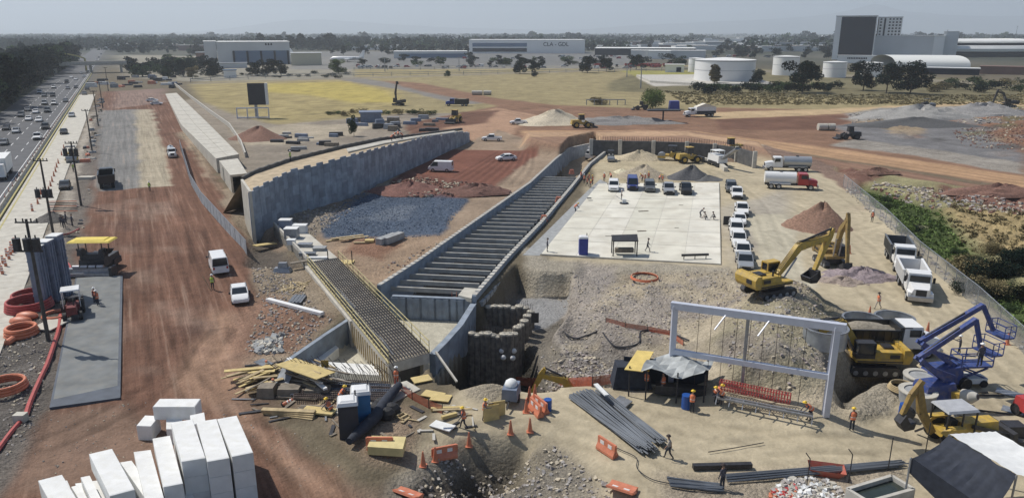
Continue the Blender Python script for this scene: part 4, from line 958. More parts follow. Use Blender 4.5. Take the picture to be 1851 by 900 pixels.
# ---- excavators
def seg(q, p, r, w0, w1, y=0, th=.5):                          # tapered arm piece in the x-z plane
    p, r = Vector((p[0], y, p[1])), Vector((r[0], y, r[1])); d = (r - p).normalized(); n_ = Vector((-d.z, 0, d.x))
    c = [p + n_ * w0 / 2, p - n_ * w0 / 2, r - n_ * w1 / 2, r + n_ * w1 / 2]
    q.prism([(k.x, k.z) for k in c], y - th / 2, y + th / 2)
def excavator(paint=m_yel, boom=((1.0, 1.9), (3.0, 5.2), (6.4, 5.6)), tip=(5.4, 1.3), yaw=0., cabm=None, bucket=m_dark, buck=1):
    def f():
        K = Kit()
        for s in (-1, 1):
            q = K.part('track', m_dark); pr = [(-2.1, .45), (-1.8, .05), (1.8, .05), (2.1, .45), (1.8, .9), (-1.8, .9)]
            q.prism(pr, s * 1.25 - .32, s * 1.25 + .32); q.mat = m_steel
            for k in range(5): q.cyl((-1.6 + k * .8, s * 1.58, .4), (-1.6 + k * .8, s * 1.6, .4), .22, n=8)
        q = K.part('undercarriage', m_dark); q.box(-1, 1, -1, 1, .5, 1.05); q.cyl((0, 0, 1.0), (0, 0, 1.25), .8)
        T = Matrix.Rotation(yaw, 4, 'Z')
        q = K.part('upper_body', paint, smooth=False); q.T = T; q.box(-2.4, 1.6, -1.35, 1.35, 1.25, 1.6); q.box(-2.2, .3, -1.3, 1.3, 1.6, 2.15, .08, .08)
        q.mat = m_dark; q.box(-1.7, -.9, -.5, .5, 2.15, 2.3); q.cyl((-.5, -.9, 2.1), (-.5, -.9, 2.7), .09)
        q = K.part('counterweight', paint); q.T = T; q.prism([(-2.9, 1.5), (-2.95, 2.1), (-2.7, 2.45), (-2.2, 2.45), (-2.2, 1.2), (-2.7, 1.2)], -1.4, 1.4)
        q.mat = m_dark; q.box(-2.97, -2.93, -.9, -.2, 1.65, 2.05)
        q = K.part('cab', cabm or paint); q.T = T; q.box(.1, 1.65, .45, 1.35, 1.6, 1.95); q.box(.12, 1.6, .48, 1.33, 2.85, 2.98)
        for x, y in ((.14, .5), (1.55, .5), (.14, 1.3), (1.45, 1.3)): q.beam((x, y, 1.9), (x, y, 2.9), .1)
        g = K.part('cab_glass', m_glass); g.T = T; g.box(.17, 1.5, .53, 1.27, 1.95, 2.86)
        b = K.part('boom', paint); b.T = T; p0, p1, p2 = boom
        for s in (0,): seg(b, p0, p1, .45, .75); seg(b, p1, p2, .75, .42); b.cyl((p1[0], -.27, p1[1]), (p1[0], .27, p1[1]), .36, n=12)
        a = K.part('stick', paint); a.T = T; dx, dz = tip[0] - p2[0], tip[1] - p2[1]; l = math.hypot(dx, dz); e = (p2[0] - dx / l * .9, p2[1] - dz / l * .9)
        seg(a, e, p2, .3, .62, 0, .42); seg(a, p2, tip, .62, .28, 0, .4)
        for s in (-.38, .38):
            h = K.part('ram', m_chr); h.T = T; h.cyl((p0[0] + .5, s, p0[1] - .3), (p0[0] + (p1[0] - p0[0]) * .8, s, p0[1] + (p1[1] - p0[1]) * .62), .09)
        h = K.part('ram', m_dark); h.T = T; h.cyl((p1[0] + .3, 0, p1[1] + .5), (e[0], 0, e[1]), .1)
        q = K.part('hydraulic_hose', m_blk); q.T = T
        for s in (-.16, .0, .16): q.tube([(p0[0] + .1, s, p0[1] + .5), (p0[0] + (p1[0] - p0[0]) * .5, s, p0[1] + (p1[1] - p0[1]) * .5 + .48), (p1[0], s, p1[1] + .5), ((p1[0] + p2[0]) / 2, s, (p1[1] + p2[1]) / 2 + .42), (p2[0] - .3, s, p2[1] + .4)], .035, 4)
        q = K.part('handrail', m_dark); q.T = T
        for s in (-1.28, .3): q.tube([(-2.1, s, 2.1), (-2.1, s, 2.75), (-.2, s, 2.75), (-.2, s, 2.1)], .03, 4)
        q = K.part('side_vent', m_dark); q.T = T
        for s in (-1.36, 1.36): q.box(-1.9, -1.1, s - .01, s + .01, 1.68, 2.0); q.box(-2.2, 1.5, s - .012, s + .012, 1.3, 1.42)
        u = K.part('bucket', bucket); u.T = T; x, z = tip
        u.prism([(x + .15, z + .1), (x + .35 * buck, z - .6), (x - .1 * buck, z - 1.15), (x - .9 * buck, z - 1.1), (x - 1.15 * buck, z - .55), (x - .95 * buck, z - .5), (x - .75 * buck, z - .85), (x - .1 * buck, z - .85), (x - .15, z)], -.6, .6)
        for s in (-.6, .57): u.prism([(x + .1, z), (x + .3 * buck, z - .6), (x - .1 * buck, z - 1.1), (x - .9 * buck, z - 1.05), (x - 1.1 * buck, z - .55)], s, s + .04)
        return K
    return f
putv('exc1', excavator(boom=((.9, 1.9), (3.2, 4.3), (7.0, 4.9)), tip=(5.6, 1.7), yaw=R(0)), 'excavator', 'big yellow excavator with bent boom beside the car row', 'excavator', 1388, 532, 24, scale=1.)
putv('exc2', excavator(M('worn_yellow_paint', (.30, .20, .06), .6, var=.3, sc=2, dirt=.7, dcol=(.16, .12, .08)), boom=((.9, 1.9), (2.0, 5.4), (3.4, 7.0)), tip=(4.6, 1.6), yaw=0, cabm=m_dark), 'excavator', 'dark cabbed excavator with raised boom facing the camera by the brown heap', 'excavator', 1500, 478, -88, scale=.9)
putv('exc3', excavator(m_yel, boom=((.9, 1.9), (2.6, 4.2), (4.2, 3.6)), tip=(3.4, .9), yaw=0, cabm=m_dark), 'excavator', 'yellow excavator with black cab at the pit edge behind the white frame', 'excavator', 1568, 668, 176)
putv('exc4', excavator(m_yel, boom=((.9, 1.9), (2.8, 4.6), (5.2, 4.9)), tip=(6.4, 2.4), yaw=0), 'excavator', 'yellow excavator down in the pit with only its arm showing', 'excavator', 1052, 684, 165, scale=.85).location = (*P2(1072, 666), -5.3)
putv('exc5', excavator(m_dark, boom=((.9, 1.9), (2.4, 4.8), (4.6, 5.4)), tip=(5.6, 1.2), cabm=m_dark), 'excavator', 'dark excavator on the grey heaps at the far right', 'excavator', 1822, 194, 178, scale=1.05)
putv('exc6', excavator(m_dark, boom=((.9, 1.9), (1.2, 5.0), (.6, 7.6)), tip=(.2, 9.4), cabm=m_dark, buck=.3), 'drilling_rig', 'dark rig with upright mast beside the yellow field', 'drilling rig', 720, 191, 150, scale=.95)
# ---- wheel loader, roller, paver, grader
def loader(paint=m_yel):
    def f():
        K = Kit(); q = K.part('body', paint); q.box(-2.9, -.2, -.9, .9, .9, 2.0, .15, .1); q.box(-.2, 1.4, -.6, .6, .8, 1.4)
        q = K.part('cab', m_dark); q.box(-.9, .5, -.75, .75, 2.0, 3.3, .12, .1); q.mat = paint; q.box(-.95, .55, -.8, .8, 3.3, 3.42)
        q = K.part('bucket', m_dark); q.prism([(2.6, .15), (3.7, .1), (3.9, .3), (2.9, .5), (2.8, 1.3), (2.5, 1.2)], -1.4, 1.4)
        for s in (-.6, .6): seg(K.part('arm', paint), (.9, 1.7), (2.7, .7), .3, .25, s, .18)
        for x in (-1.7, 1.3):
            for s in (-1, 1): wheel(K, x, s * 1.2, .75, .5, paint)
        return K
    return f
def roller(paint=m_yel):
    def f():
        K = Kit(); q = K.part('body', paint); q.box(-2.0, .2, -.8, .8, .7, 1.6, .15, .1); q.box(.3, 1.0, -.95, .95, .8, 1.15)
        for s in (-.98, .98): q.box(.9, 2.4, s - .07, s + .07, .55, .9)
        q = K.part('drum', m_steel, smooth=True); q.cyl((1.7, -.9, .75), (1.7, .9, .75), .75, n=18)
        q = K.part('canopy', m_pw if paint is m_pw else m_dark); q.box(-1.1, .6, -.85, .85, 2.75, 2.85, .05, .05)
        for x in (-.95, .45):
            for s in (-.75, .75): q.beam((x, s, 1.3), (x, s, 2.76), .07)
        q.box(-.7, -.2, -.3, .3, 1.6, 2.0)
        for s in (-1, 1): wheel(K, -1.3, s * .95, .72, .45, paint)
        return K
    return f
putv('roll_y', roller(m_yel), 'road_roller', 'black and yellow roller, left one of the two behind the slab', 'roller', 1212, 290, 165, scale=1.15)
putv('load_y', loader(m_yel), 'wheel_loader', 'dusty yellow loader beside the black and yellow roller', 'loader', 1246, 294, 15)
putv('roll_w', roller(m_pbe), 'road_roller', 'small pale roller beside the white service truck', 'roller', 1104, 291, -95, scale=.8)
putv('load_y', loader(m_yel), 'wheel_loader', 'yellow loader in front of the dark excavation wall', 'loader', 1318, 277, 185)
putv('load_y', loader(m_yel), 'wheel_loader', 'yellow loader on the red slope behind the ramp wall', 'loader', 822, 222, -110, scale=1.15)
putv('load_y', loader(m_yel), 'wheel_loader', 'yellow loader beside the pale rubble heap by the haul roads', 'loader', 1052, 231, 10, scale=1.15)
putv('roll_d', roller(m_dark), 'road_roller', 'dark roller working on the tan road near the grey heaps', 'roller', 1676, 194, 0, scale=1.1)
putv('load_d', loader(m_dark), 'wheel_loader', 'dark wheel loader beside the wide tan road, right of the concrete pipe', 'loader', 1534, 252, 180, scale=1.)
putv('load_d', loader(m_dark), 'wheel_loader', 'small dark loader in front of the big green bush', 'loader', 1158, 199, 180, scale=.9)
putv('roll_y', roller(m_yel), 'road_roller', 'yellow roller on the concrete apron beside the highway', 'roller', 131, 292, HD + 180, scale=1.15)
def paver():
    K = Kit(); q = K.part('body', m_dark); q.box(-1.6, 2.4, -1.5, 1.5, .5, 1.7, .1, .1); q.box(.5, 2.4, -1.6, 1.6, .4, 1.1); q.box(-1.3, -.2, -1.4, 1.4, 1.7, 2.3, .1, .1)
    for s in (-1, 1):
        for k in range(5): q.cyl((-.9 + k * .35, s * 1.3, 2.0), (-1.0 + k * .35, s * 1.75, 2.9 - .1 * k), .1)
        q.box(-1.6, -.5, s * 1.2 - .3, s * 1.2 + .3, 2.2, 2.9, .1, .1)
        K.part('track', m_blk).prism([(-1.6, .4), (-1.3, .05), (1.2, .05), (1.5, .4), (1.2, .8), (-1.3, .8)], s * 1.3 - .25, s * 1.3 + .25)
    q = K.part('screed', m_steel); q.box(-2.6, -1.9, -2.6, 2.6, .3, .95, .05, .05); q.box(-2.9, -2.6, -2.6, 2.6, .12, .5); q.mat = m_chr
    for k in range(4): q.cyl((-2.3, -1.7 + k * .9, 1.12), (-2.3, -.95 + k * .9, 1.12), .2)
    for s in (-1, 1): q.mat = m_dark; q.box(-3.1, -1.7, s * 2.7 - .15, s * 2.7 + .15, .1, 1.2)
    q = K.part('canopy', M('canopy_yellow', (.75, .58, .10), .6, var=.08)); q.box(-1.7, .6, -2.4, 2.4, 3.75, 3.9, .15, .15); q.box(-1.3, .3, -1.7, 1.7, 3.9, 4.0, .1, .1)
    for x in (-1.3, .3):
        for s in (-1.3, 1.3): K.part('post', m_dark).beam((x, s, 2.2), (x, s, 3.76), .09)
    return K
putv('paver', paver, 'asphalt_paver', 'wide road paver under a bright yellow canopy', 'paver', 180, 488, 93)
def tractor():
    K = Kit(); q = K.part('body', M('tractor_red', (.16, .025, .025), .55, var=.3, sc=4, dirt=.3, dcol=(.05, .04, .04))); q.box(.1, 1.9, -.45, .45, .8, 1.5, .05, .08); q.box(-1.4, .1, -.6, .6, .7, 1.2); q.mat = m_dark; q.box(-1.9, -1.3, -.9, .9, .5, 1.5); q.box(-.8, -.3, -.3, .3, 1.2, 1.7); q.cyl((1.2, .2, 1.4), (1.2, .2, 2.1), .06)
    q = K.part('canopy', m_pw); q.box(-1.2, .4, -.8, .8, 2.6, 2.7, .05, .05)
    for x in (-1.1, .3):
        for s in (-.7, .7): q.beam((x, s, 1.0), (x, s, 2.62), .06)
    for s in (-1, 1): wheel(K, -.7, s * .95, .75, .4, m_dark); wheel(K, 1.4, s * .8, .48, .3, m_dark)
    return K
putv('tractor', tractor, 'tractor', 'small dark red tractor under a white canopy beside the paved lane', 'tractor', 134, 572, -62, scale=1.05)
# ---- milling machine with tall conveyor, backhoe, lifts
def miller():
    K = Kit(); q = K.part('body', m_pw); q.box(-2.5, 2, -1.1, 1.1, .9, 2.4, .1, .1); q.mat = m_dark; q.box(-2, 1.5, -1.15, 1.15, .5, 1.1)
    q = K.part('conveyor', m_steel); q.beam((1.5, 0, 1.6), (7.0, 0, 4.6), 1.0, .35); q.mat = m_dark; q.beam((1.6, 0, 1.85), (7.0, 0, 4.82), .8, .1)
    q = K.part('canopy', m_wht2); q.box(-1.5, .8, -1.1, 1.1, 3.2, 3.3)
    for x in (-1.4, .7):
        for s in (-1, 1): q.beam((x, s, 2.3), (x, s, 3.2), .08)
    for x in (-1.8, 1.5):
        for s in (-1, 1): K.part('track', m_blk).prism([(x - .7, .35), (x - .5, 0), (x + .5, 0), (x + .7, .35), (x + .5, .7), (x - .5, .7)], s * .95 - .15, s * .95 + .15)
    return K
putv('miller', miller, 'milling_machine', 'white milling machine with a long tipped conveyor', 'milling machine', 1297, 300, -75)
def backhoe():
    K = Kit(); q = K.part('body', m_yel); q.box(-.2, 2.6, -.55, .55, .9, 1.7, .08, .08); q.box(-1.6, -.2, -.8, .8, .8, 1.2); 
    for s in (-1, 1): q.prism([(-1.9, 1.3), (-1.5, 1.75), (-.4, 1.75), (0, 1.3)], s * .95 - .25, s * .95 + .25)
    q = K.part('cab_roof', M('roof_grey', (.42, .43, .45), .5)); q.box(-1.7, .6, -.9, .9, 2.75, 2.9, .08, .1)
    for x in (-1.6, -.5, .5):
        for s in (-.8, .8): K.part('cab_post', m_dark).beam((x, s, 1.2), (x, s, 2.78), .09)
    q = K.part('seat', m_blk); q.box(-.9, -.4, -.3, .3, 1.2, 1.9)
    q = K.part('loader_bucket', m_dark); q.prism([(3.3, .15), (4.2, .1), (4.3, .3), (3.6, .45), (3.5, 1.1), (3.2, 1.0)], -1.15, 1.15)
    for s in (-.7, .7): seg(K.part('loader_arm', m_dark), (.4, 1.6), (3.4, .7), .25, .2, s, .15)
    br = M('worn_yellow', (.30, .20, .06), .6, var=.3, sc=3, dirt=.5, dcol=(.14, .1, .06))
    q = K.part('hoe_boom', br); seg(q, (-2.0, 1.0), (-3.0, 2.6), .45, .55, 0, .35); seg(q, (-3.0, 2.6), (-3.5, 4.6), .55, .35, 0, .35)
    q = K.part('hoe_stick', br); seg(q, (-3.3, 4.9), (-3.9, 3.9), .3, .4, 0, .3); seg(q, (-3.9, 3.9), (-4.4, 2.5), .4, .25, 0, .3)
    q = K.part('hoe_bucket', m_dark); q.prism([(-4.3, 2.6), (-4.7, 2.0), (-4.3, 1.4), (-3.6, 1.5), (-3.5, 2.0), (-3.9, 1.9), (-4.1, 2.2)], -.35, .35)
    for s in (-1, 1): wheel(K, -.95, s * 1.1, .82, .42, m_yel); wheel(K, 1.9, s * .95, .55, .3, m_yel); K.part('stabiliser', m_dark).beam((-1.8, s * .7, 1.0), (-2.0, s * 1.5, .2), .14)
    return K
putv('backhoe', backhoe, 'backhoe_loader', 'worn yellow backhoe with folded arm beside the dark tent', 'backhoe', 1728, 800, 8, scale=1.0)
def lift(pts, bx):
    def f():
        K = Kit(); q = K.part('chassis', m_blu); q.box(-1.4, 1.4, -.9, .9, .5, .95, .1, .1); q = K.part('turret', m_blu); q.box(-1.5, 1.3, -.8, .8, .95, 1.8, .2, .1)
        for x in (-1.3, 1.3):
            for s in (-1, 1): wheel(K, x, s * 1.15, .5, .35, m_blk)
        n_ = len(pts); a = K.part('lower_arm', m_blu)
        for s in (-.28, .28): a.beam((pts[0][0], s, pts[0][1]), (pts[1][0], s, pts[1][1]), .2, .32)
        a.beam((pts[0][0] + .6, 0, pts[0][1] + .4), (pts[1][0] + .3, 0, pts[1][1] - .5), .2, .2)
        a = K.part('upper_boom', m_blu); a.beam((pts[1][0], 0, pts[1][1]), (pts[2][0], 0, pts[2][1]), .34, .38); a.mat = m_dark; a.beam((pts[1][0] + .4, 0, pts[1][1] + .4), (pts[1][0] + (pts[2][0] - pts[1][0]) * .7, 0, pts[1][1] + (pts[2][1] - pts[1][1]) * .7 + .28), .1)
        K.part('jib', m_blu).beam((pts[2][0], 0, pts[2][1]), (pts[3][0], 0, pts[3][1]), .25, .28)
        q = K.part('basket', m_blu); x, z = pts[3]; x += .2; q.box(x, x + 1.0, -.9, .9, z - .5, z - .38)
        for h in (.1, .6): 
            for a_, b_ in (((x, -.9), (x + 1, -.9)), ((x + 1, -.9), (x + 1, .9)), ((x + 1, .9), (x, .9)), ((x, .9), (x, -.9))): q.beam((*a_, z + h), (*b_, z + h), .05)
        for a_ in ((x, -.9), (x + 1, -.9), (x + 1, .9), (x, .9), (x + .5, .9), (x + .5, -.9)): q.beam((*a_, z - .4), (*a_, z + .6), .05)
        return K
    return f
putv('lift1', lift(((1.0, 1.6), (-2.0, 3.9), (2.6, 6.5), (3.5, 4.2)), 1), 'boom_lift', 'blue boom lift nearer the camera with its basket hanging right', 'boom lift', 1686, 728, 14)
putv('lift2', lift(((1.0, 1.6), (-2.6, 4.0), (2.6, 6.6), (4.0, 4.4)), 1), 'boom_lift', 'blue boom lift just behind the nearer one, by the white cab', 'boom lift', 1700, 697, 12)
def scissor():
    K = Kit(); q = K.part('platform', m_blu); q.box(-1.3, 1.3, -.7, .7, 1.7, 1.85)
    for h in (2.3, 2.8):
        for s in (-.7, .7): q.beam((-1.3, s, h), (1.3, s, h), .07)
        for s in (-1.3, 1.3): q.beam((s, -.7, h), (s, .7, h), .07)
    for x in (-1.3, 0, 1.3):
        for s in (-.7, .7): q.beam((x, s, 1.8), (x, s, 2.8), .07)
    q = K.part('scissor_arm', m_blu)
    for s in (-.5, .5): q.beam((-1.1, s, .7), (1.1, s, 1.6), .12); q.beam((1.1, s, .7), (-1.1, s, 1.6), .12)
    q = K.part('chassis', m_wht2); q.box(-1.2, 1.2, -.6, .6, .3, .75)
    for x in (-.9, .9):
        for s in (-1, 1): wheel(K, x, s * .72, .3, .2, m_blk)
    return K
putv('scissor', scissor, 'scissor_lift', 'low blue scissor lift right of the boom lifts', 'scissor lift', 1748, 694, 4)
# ---------------------------------------------------------------- people
m_skin = M('skin', (.32, .19, .13), .6, var=.05); m_or2 = M('orange_vest', (.75, .22, .10), .7, var=.1); m_grv = M('green_vest', (.45, .62, .08), .7, var=.1)
m_trd = M('dark_trousers', (.03, .035, .05), .85, var=.2, sc=6); m_shd = M('dark_shirt', (.07, .07, .09), .85, var=.2, sc=6); m_shl = M('pale_shirt', (.40, .36, .32), .85); m_trr = M('red_trousers', (.45, .09, .06), .85); m_helw = M('white_helmet', (.8, .8, .78), .35); m_hely = M('yellow_helmet', (.8, .55, .05), .35); m_hatd = M('dark_cap', (.04, .03, .03), .8)
POSES = {
 'stand': dict(pel=(0, .95), che=(.02, 1.36), hd=(.05, 1.66), la=((.03, 1.12), (.12, .88)), ra=((.03, 1.12), (.14, .9)), ll=((.04, .5), (0, .09)), rl=((.02, .5), (-.02, .09))),
 'walk': dict(pel=(0, .93), che=(.05, 1.34), hd=(.09, 1.64), la=((.16, 1.12), (.30, .92)), ra=((-.10, 1.1), (-.12, .85)), ll=((-.04, .5), (-.30, .14)), rl=((.20, .52), (.28, .09))),
 'work': dict(pel=(-.12, .92), che=(.20, 1.20), hd=(.42, 1.40), la=((.36, 1.0), (.55, .85)), ra=((.34, .98), (.52, .78)), ll=((.02, .5), (-.05, .09)), rl=((.08, .5), (.06, .09))),
 'crouch': dict(pel=(-.15, .42), che=(.10, .80), hd=(.22, 1.08), la=((.32, .62), (.48, .42)), ra=((.3, .6), (.46, .36)), ll=((.30, .52), (.02, .09)), rl=((.28, .50), (-.04, .09))),
 'reach': dict(pel=(0, .95), che=(.04, 1.36), hd=(.08, 1.66), la=((.26, 1.28), (.50, 1.38)), ra=((.26, 1.2), (.50, 1.25)), ll=((.08, .5), (.10, .09)), rl=((-.02, .5), (-.12, .09))),
}
def body_mesh(pose):
    p = POSES[pose]; V_, E_, RR, B = [], [], [], []
    def add(pt, r, par, b): V_.append(pt); RR.append(r); B.append(b); 
    def node(pt, r, par, b):
        V_.append(pt); RR.append(r); B.append(b); i = len(V_) - 1
        if par is not None: E_.append((par, i))
        return i
    px_, pz = p['pel']; cx_, cz = p['che']; hx, hz_ = p['hd']
    pel = node((px_, 0, pz), .15, None, 0); wa_ = node(((px_ + cx_) / 2, 0, (pz + cz) / 2), .14, pel, 1); ch = node((cx_, 0, cz), .16, wa_, 1)
    nk = node((cx_ + (hx - cx_) * .5, 0, cz + (hz_ - cz) * .5), .055, ch, 2); hd_ = node((hx, 0, hz_), .10, nk, 2); node((hx - .01, 0, hz_ + .09), .08, hd_, 2)
    nz_ = node((hx + .115, 0, hz_), .014, hd_, 2)
    for s, arm, leg in ((1, 'la', 'll'), (-1, 'ra', 'rl')):
        e, h = p[arm]; sh = node((cx_, s * .18, cz + .04), .065, ch, 1); el = node((e[0], s * .25, e[1]), .045, sh, 1); wr = node((h[0], s * .22, h[1]), .032, el, 3)
        d = Vector((h[0] - e[0], 0, h[1] - e[1])).normalized(); pm_ = node((h[0] + d.x * .07, s * .22, h[1] + d.z * .07), .034, wr, 3)
        for k, ln in enumerate((.07, .085, .09, .075)): a = node((h[0] + d.x * (.07 + ln * .5) - d.z * (k - 1.5) * .02, s * (.22 - .008), h[1] + d.z * (.07 + ln * .5) + d.x * (k - 1.5) * .02), .0095, pm_, 3); node((h[0] + d.x * (.07 + ln) - d.z * (k - 1.5) * .022, s * (.22 - .025), h[1] + d.z * (.07 + ln) + d.x * (k - 1.5) * .022), .008, a, 3)
        node((h[0] + d.x * .06 + d.z * .06, s * .19, h[1] + d.z * .06 - d.x * .06), .010, pm_, 3)
        kx, ak = p[leg]; hp = node((px_, s * .09, pz - .07), .09, pel, 0); kn = node((kx[0], s * .11, kx[1]), .065, hp, 0); an = node((ak[0], s * .11, ak[1]), .045, kn, 0); node((ak[0] + .16, s * .12, max(ak[1] - .05, .035)), .038, an, 4)
    me = bpy.data.meshes.new('body'); me.from_pydata(V_, E_, []); o = bpy.data.objects.new('body', me); C.objects.link(o)
    sk = o.modifiers.new('s', 'SKIN'); sd_ = me.skin_vertices[0].data
    for i, r in enumerate(RR): sd_[i].radius = (r, r * (.8 if B[i] == 1 else 1)); sd_[i].use_root = (i == 0)
    sb = o.modifiers.new('d', 'SUBSURF'); sb.levels = 1
    dg = bpy.context.evaluated_depsgraph_get(); m2 = bpy.data.meshes.new_from_object(o.evaluated_get(dg)); bpy.data.objects.remove(o)
    segs = [(Vector(V_[a]), Vector(V_[b]), B[b]) for a, b in E_]; mi = []
    for f_ in m2.polygons:
        best, bb = 9, 0; c = f_.center
        for a, b, k in segs:
            d = b - a; t_ = max(0, min(1, (c - a).dot(d) / d.length_squared)); q_ = (c - a - d * t_).length
            if q_ < best: best, bb = q_, k
        mi.append(bb)
    m2.materials.clear()
    for _ in range(5): m2.materials.append(None)
    m2.polygons.foreach_set('material_index', mi); m2.polygons.foreach_set('use_smooth', [True] * len(mi)); m2.name = 'body'
    return m2
BODY = {}
def person(pose, px, py, rz, label, vest='o', hat='y', shirt=m_shd, trou=m_trd, group=None, at=None, sc=1.):
    key = (pose, vest, hat, shirt.name, trou.name)
    if key not in PROTO:
        if pose not in BODY: BODY[pose] = body_mesh(pose)
        me = BODY[pose].copy()
        for i, m_ in enumerate((trou, shirt, m_skin, m_skin if shirt is not m_shd else m_shd, m_blk)): me.materials[i] = m_
        root = bpy.data.objects.new('person', me); C.objects.link(root); p = POSES[pose]; ks = []
        a, b_ = Vector((p['pel'][0], 0, p['pel'][1])), Vector((p['che'][0], 0, p['che'][1])); d = (b_ - a).normalized(); f_ = Vector((d.z, 0, -d.x))
        if vest:
            q = MB(m_or2 if vest == 'o' else m_grv); secs = []
            for t_, r1, r2 in ((-.12, .17, .19), (.4, .16, .18), (.85, .17, .21), (1.18, .13, .17), (1.28, .07, .09)):
                c = a + (b_ - a) * t_; secs.append([c + f_ * r1 * math.cos(k * math.pi / 5) + Vector((0, r2 * math.sin(k * math.pi / 5), 0)) for k in range(10)])
            q.loft(secs, caps=False); q.mat = m_lamp; s2 = [[a + (b_ - a) * t_ + f_ * .173 * math.cos(k * math.pi / 5) + Vector((0, .198 * math.sin(k * math.pi / 5), 0)) for k in range(10)] for t_ in (.3, .42)]; q.loft(s2, caps=False)
            ks.append(q.build('vest', root, True))
        if hat:
            q = MB({'y': m_hely, 'w': m_helw, 'd': m_hatd}[hat]); hx, hz_ = p['hd']; q.ball((hx, 0, hz_ + .06), .135, .125, .12, 10, 4, 0); q.cyl((hx + .02, 0, hz_ + .05), (hx + .02, 0, hz_ + .07), .165, n=12)
            ks.append(q.build('helmet' if hat != 'd' else 'cap', root, True))
        KIDS[root.name] = ks; PROTO[key] = root
    else: root = copy_tree(PROTO[key]); root.name = 'person'
    root.location = at or G(px, py); root.rotation_euler = (0, 0, R(rz)); root.scale = (sc,) * 3
    for q in ('label', 'group'):
        if q in root: del root[q]
    return tag(root, label, 'person', group)
W_ = 'workers on the site'
for a in [
 ('stand', 172, 549, 0, 'worker in orange vest and white helmet beside the small tractor, rear one of the pair', 'o', 'w'),
 ('stand', 178, 554, 180, 'worker in orange vest and white helmet on the paved lane, front one of the pair', 'o', 'w'),
 ('stand', 385, 524, 90, 'worker in a yellow green vest holding a staff behind the white minivan', 'g', 'w'),
 ('stand', 271, 346, 90, 'surveyor standing at the end of the grey strip', 'g', 'w'), ('stand', 133, 311, 0, 'worker in yellow vest by the far concrete apron', 'g', 'w'),
 ('stand', 1539, 778, 90, 'worker in orange vest and yellow helmet standing in front of the dirt bank', 'o', 'y'),
 ('work', 1462, 760, 180, 'worker in orange vest bending over the steel near the right post of the white frame', 'o', 'y'),
 ('stand', 1250, 745, 70, 'worker in orange vest standing in the shade beside the blue drum', 'o', 'y'),
 ('work', 1293, 728, 0, 'left one of two bending workers at the end of the red steel cage', 'o', 'y'), ('work', 1302, 732, 180, 'right one of two bending workers at the end of the red steel cage', 'o', 'y'),
 ('stand', 1168, 706, 60, 'worker in orange vest under the yellow board of the canopy', 'o', 'y'), ('stand', 1198, 712, 120, 'worker in orange vest in the middle of the tarp canopy', 'o', None),
 ('reach', 876, 760, -20, 'worker in orange vest holding a plywood sheet upright', 'o', 'y'), ('crouch', 596, 746, 160, 'crouching worker in orange vest left of the black portable toilet', 'o', 'y'), ('crouch', 619, 722, 0, 'worker in orange vest behind the blue portable toilet', 'o', 'y'),
 ('stand', 1612, 470, 100, 'worker in orange vest standing left of the dark dump truck', 'o', None), ('stand', 1607, 452, 100, 'worker in orange vest farther back beside the dark dump truck', 'o', 'y'),
 ('crouch', 681, 674, 0, 'worker in red crouching on the white foam sheet', 'o', 'd'), ('stand', 712, 678, 90, 'worker in red with white helmet under the near end of the deck', 'o', 'w'),
 ('work', 1040, 384, 0, 'worker in orange vest bending at the left edge of the slab', 'o', 'y'), ('stand', 1060, 290, 0, 'worker in orange vest beside the trench ramp', 'o', 'w'),
 ('stand', 525, 292, 0, 'worker in green vest on top of the raised ramp', 'g', 'w')]:
    z_ = None
    if a[1] == 525: z_ = P(525, 292, 6.6)
    person(a[0], a[1], a[2], a[3], a[4], a[5], a[6], group=W_, at=z_)
person('walk', 1209, 829, 170, 'man in a pale shirt walking at the end of the steel bar bundle', None, 'd', m_shl, group=W_)
person('walk', 839, 775, 180, 'man in a dark red shirt carrying a plank on his shoulder', 'o', 'y', m_shd, group=W_)
person('stand', 717, 700, 90, 'worker in red trousers standing on the corner of the bar mats', 'o', 'w', m_shd, m_trr, group=W_)
person('walk', 1587, 558, 200, 'man walking left of the white dump truck', 'o', 'd', m_shl, m_shl, group=W_)
person('stand', 1576, 402, 90, 'worker in dark red standing beside the chain link fence', 'o', 'w', group=W_)
person('stand', 988, 456, 0, 'man in dark clothes standing at the near left corner of the slab', None, 'd', group=W_, at=P(989, 455, .2))
person('walk', 1170, 458, 0, 'man in dark clothes walking right of the dark shelter on the slab', None, 'd', group=W_, at=P(1170, 455, .2))
person('stand', 1123, 362, 0, 'man standing by the power trowel in the middle of the slab', None, 'w', m_shl, group=W_, at=P(1123, 362, .2))
person('work', 1266, 394, 0, 'left man bent over the surface near the right slab edge', None, 'd', group=W_, at=P(1266, 394, .2))
person('crouch', 1276, 397, 180, 'man kneeling on the slab beside the bent one', None, 'd', m_shl, group=W_, at=P(1276, 397, .2))
person('crouch', 1291, 397, 180, 'man crouching alone at the right slab edge', None, 'd', group=W_, at=P(1291, 397, .2))
person('stand', 1305, 885, 120, 'man in a dark shirt beside the round yellow board at the bottom edge', None, 'd', group=W_)
person('reach', 1733, 640, 160, 'man in white helmet behind the boom lifts', None, 'w', group=W_)
person('stand', 1782, 640, 90, 'man in white helmet standing in the basket of the blue lift', None, 'w', group=W_, at=P(1770, 662, 3.9))
person('walk', 1384, 505, 90, 'man beside the last pickup of the row', None, 'd', group=W_) if 0 else None
random.seed(5)
for i, (x, y) in enumerate([(1056, 332), (1061, 337), (1064, 330), (1067, 340), (1050, 325), (1071, 334)]): person(random.choice(('stand', 'work', 'walk')), x, y, random.uniform(0, 360), 'one of the workers gathered at the far right wall of the trench', 'o', random.choice('ywd'), group='workers gathered by the trench wall')
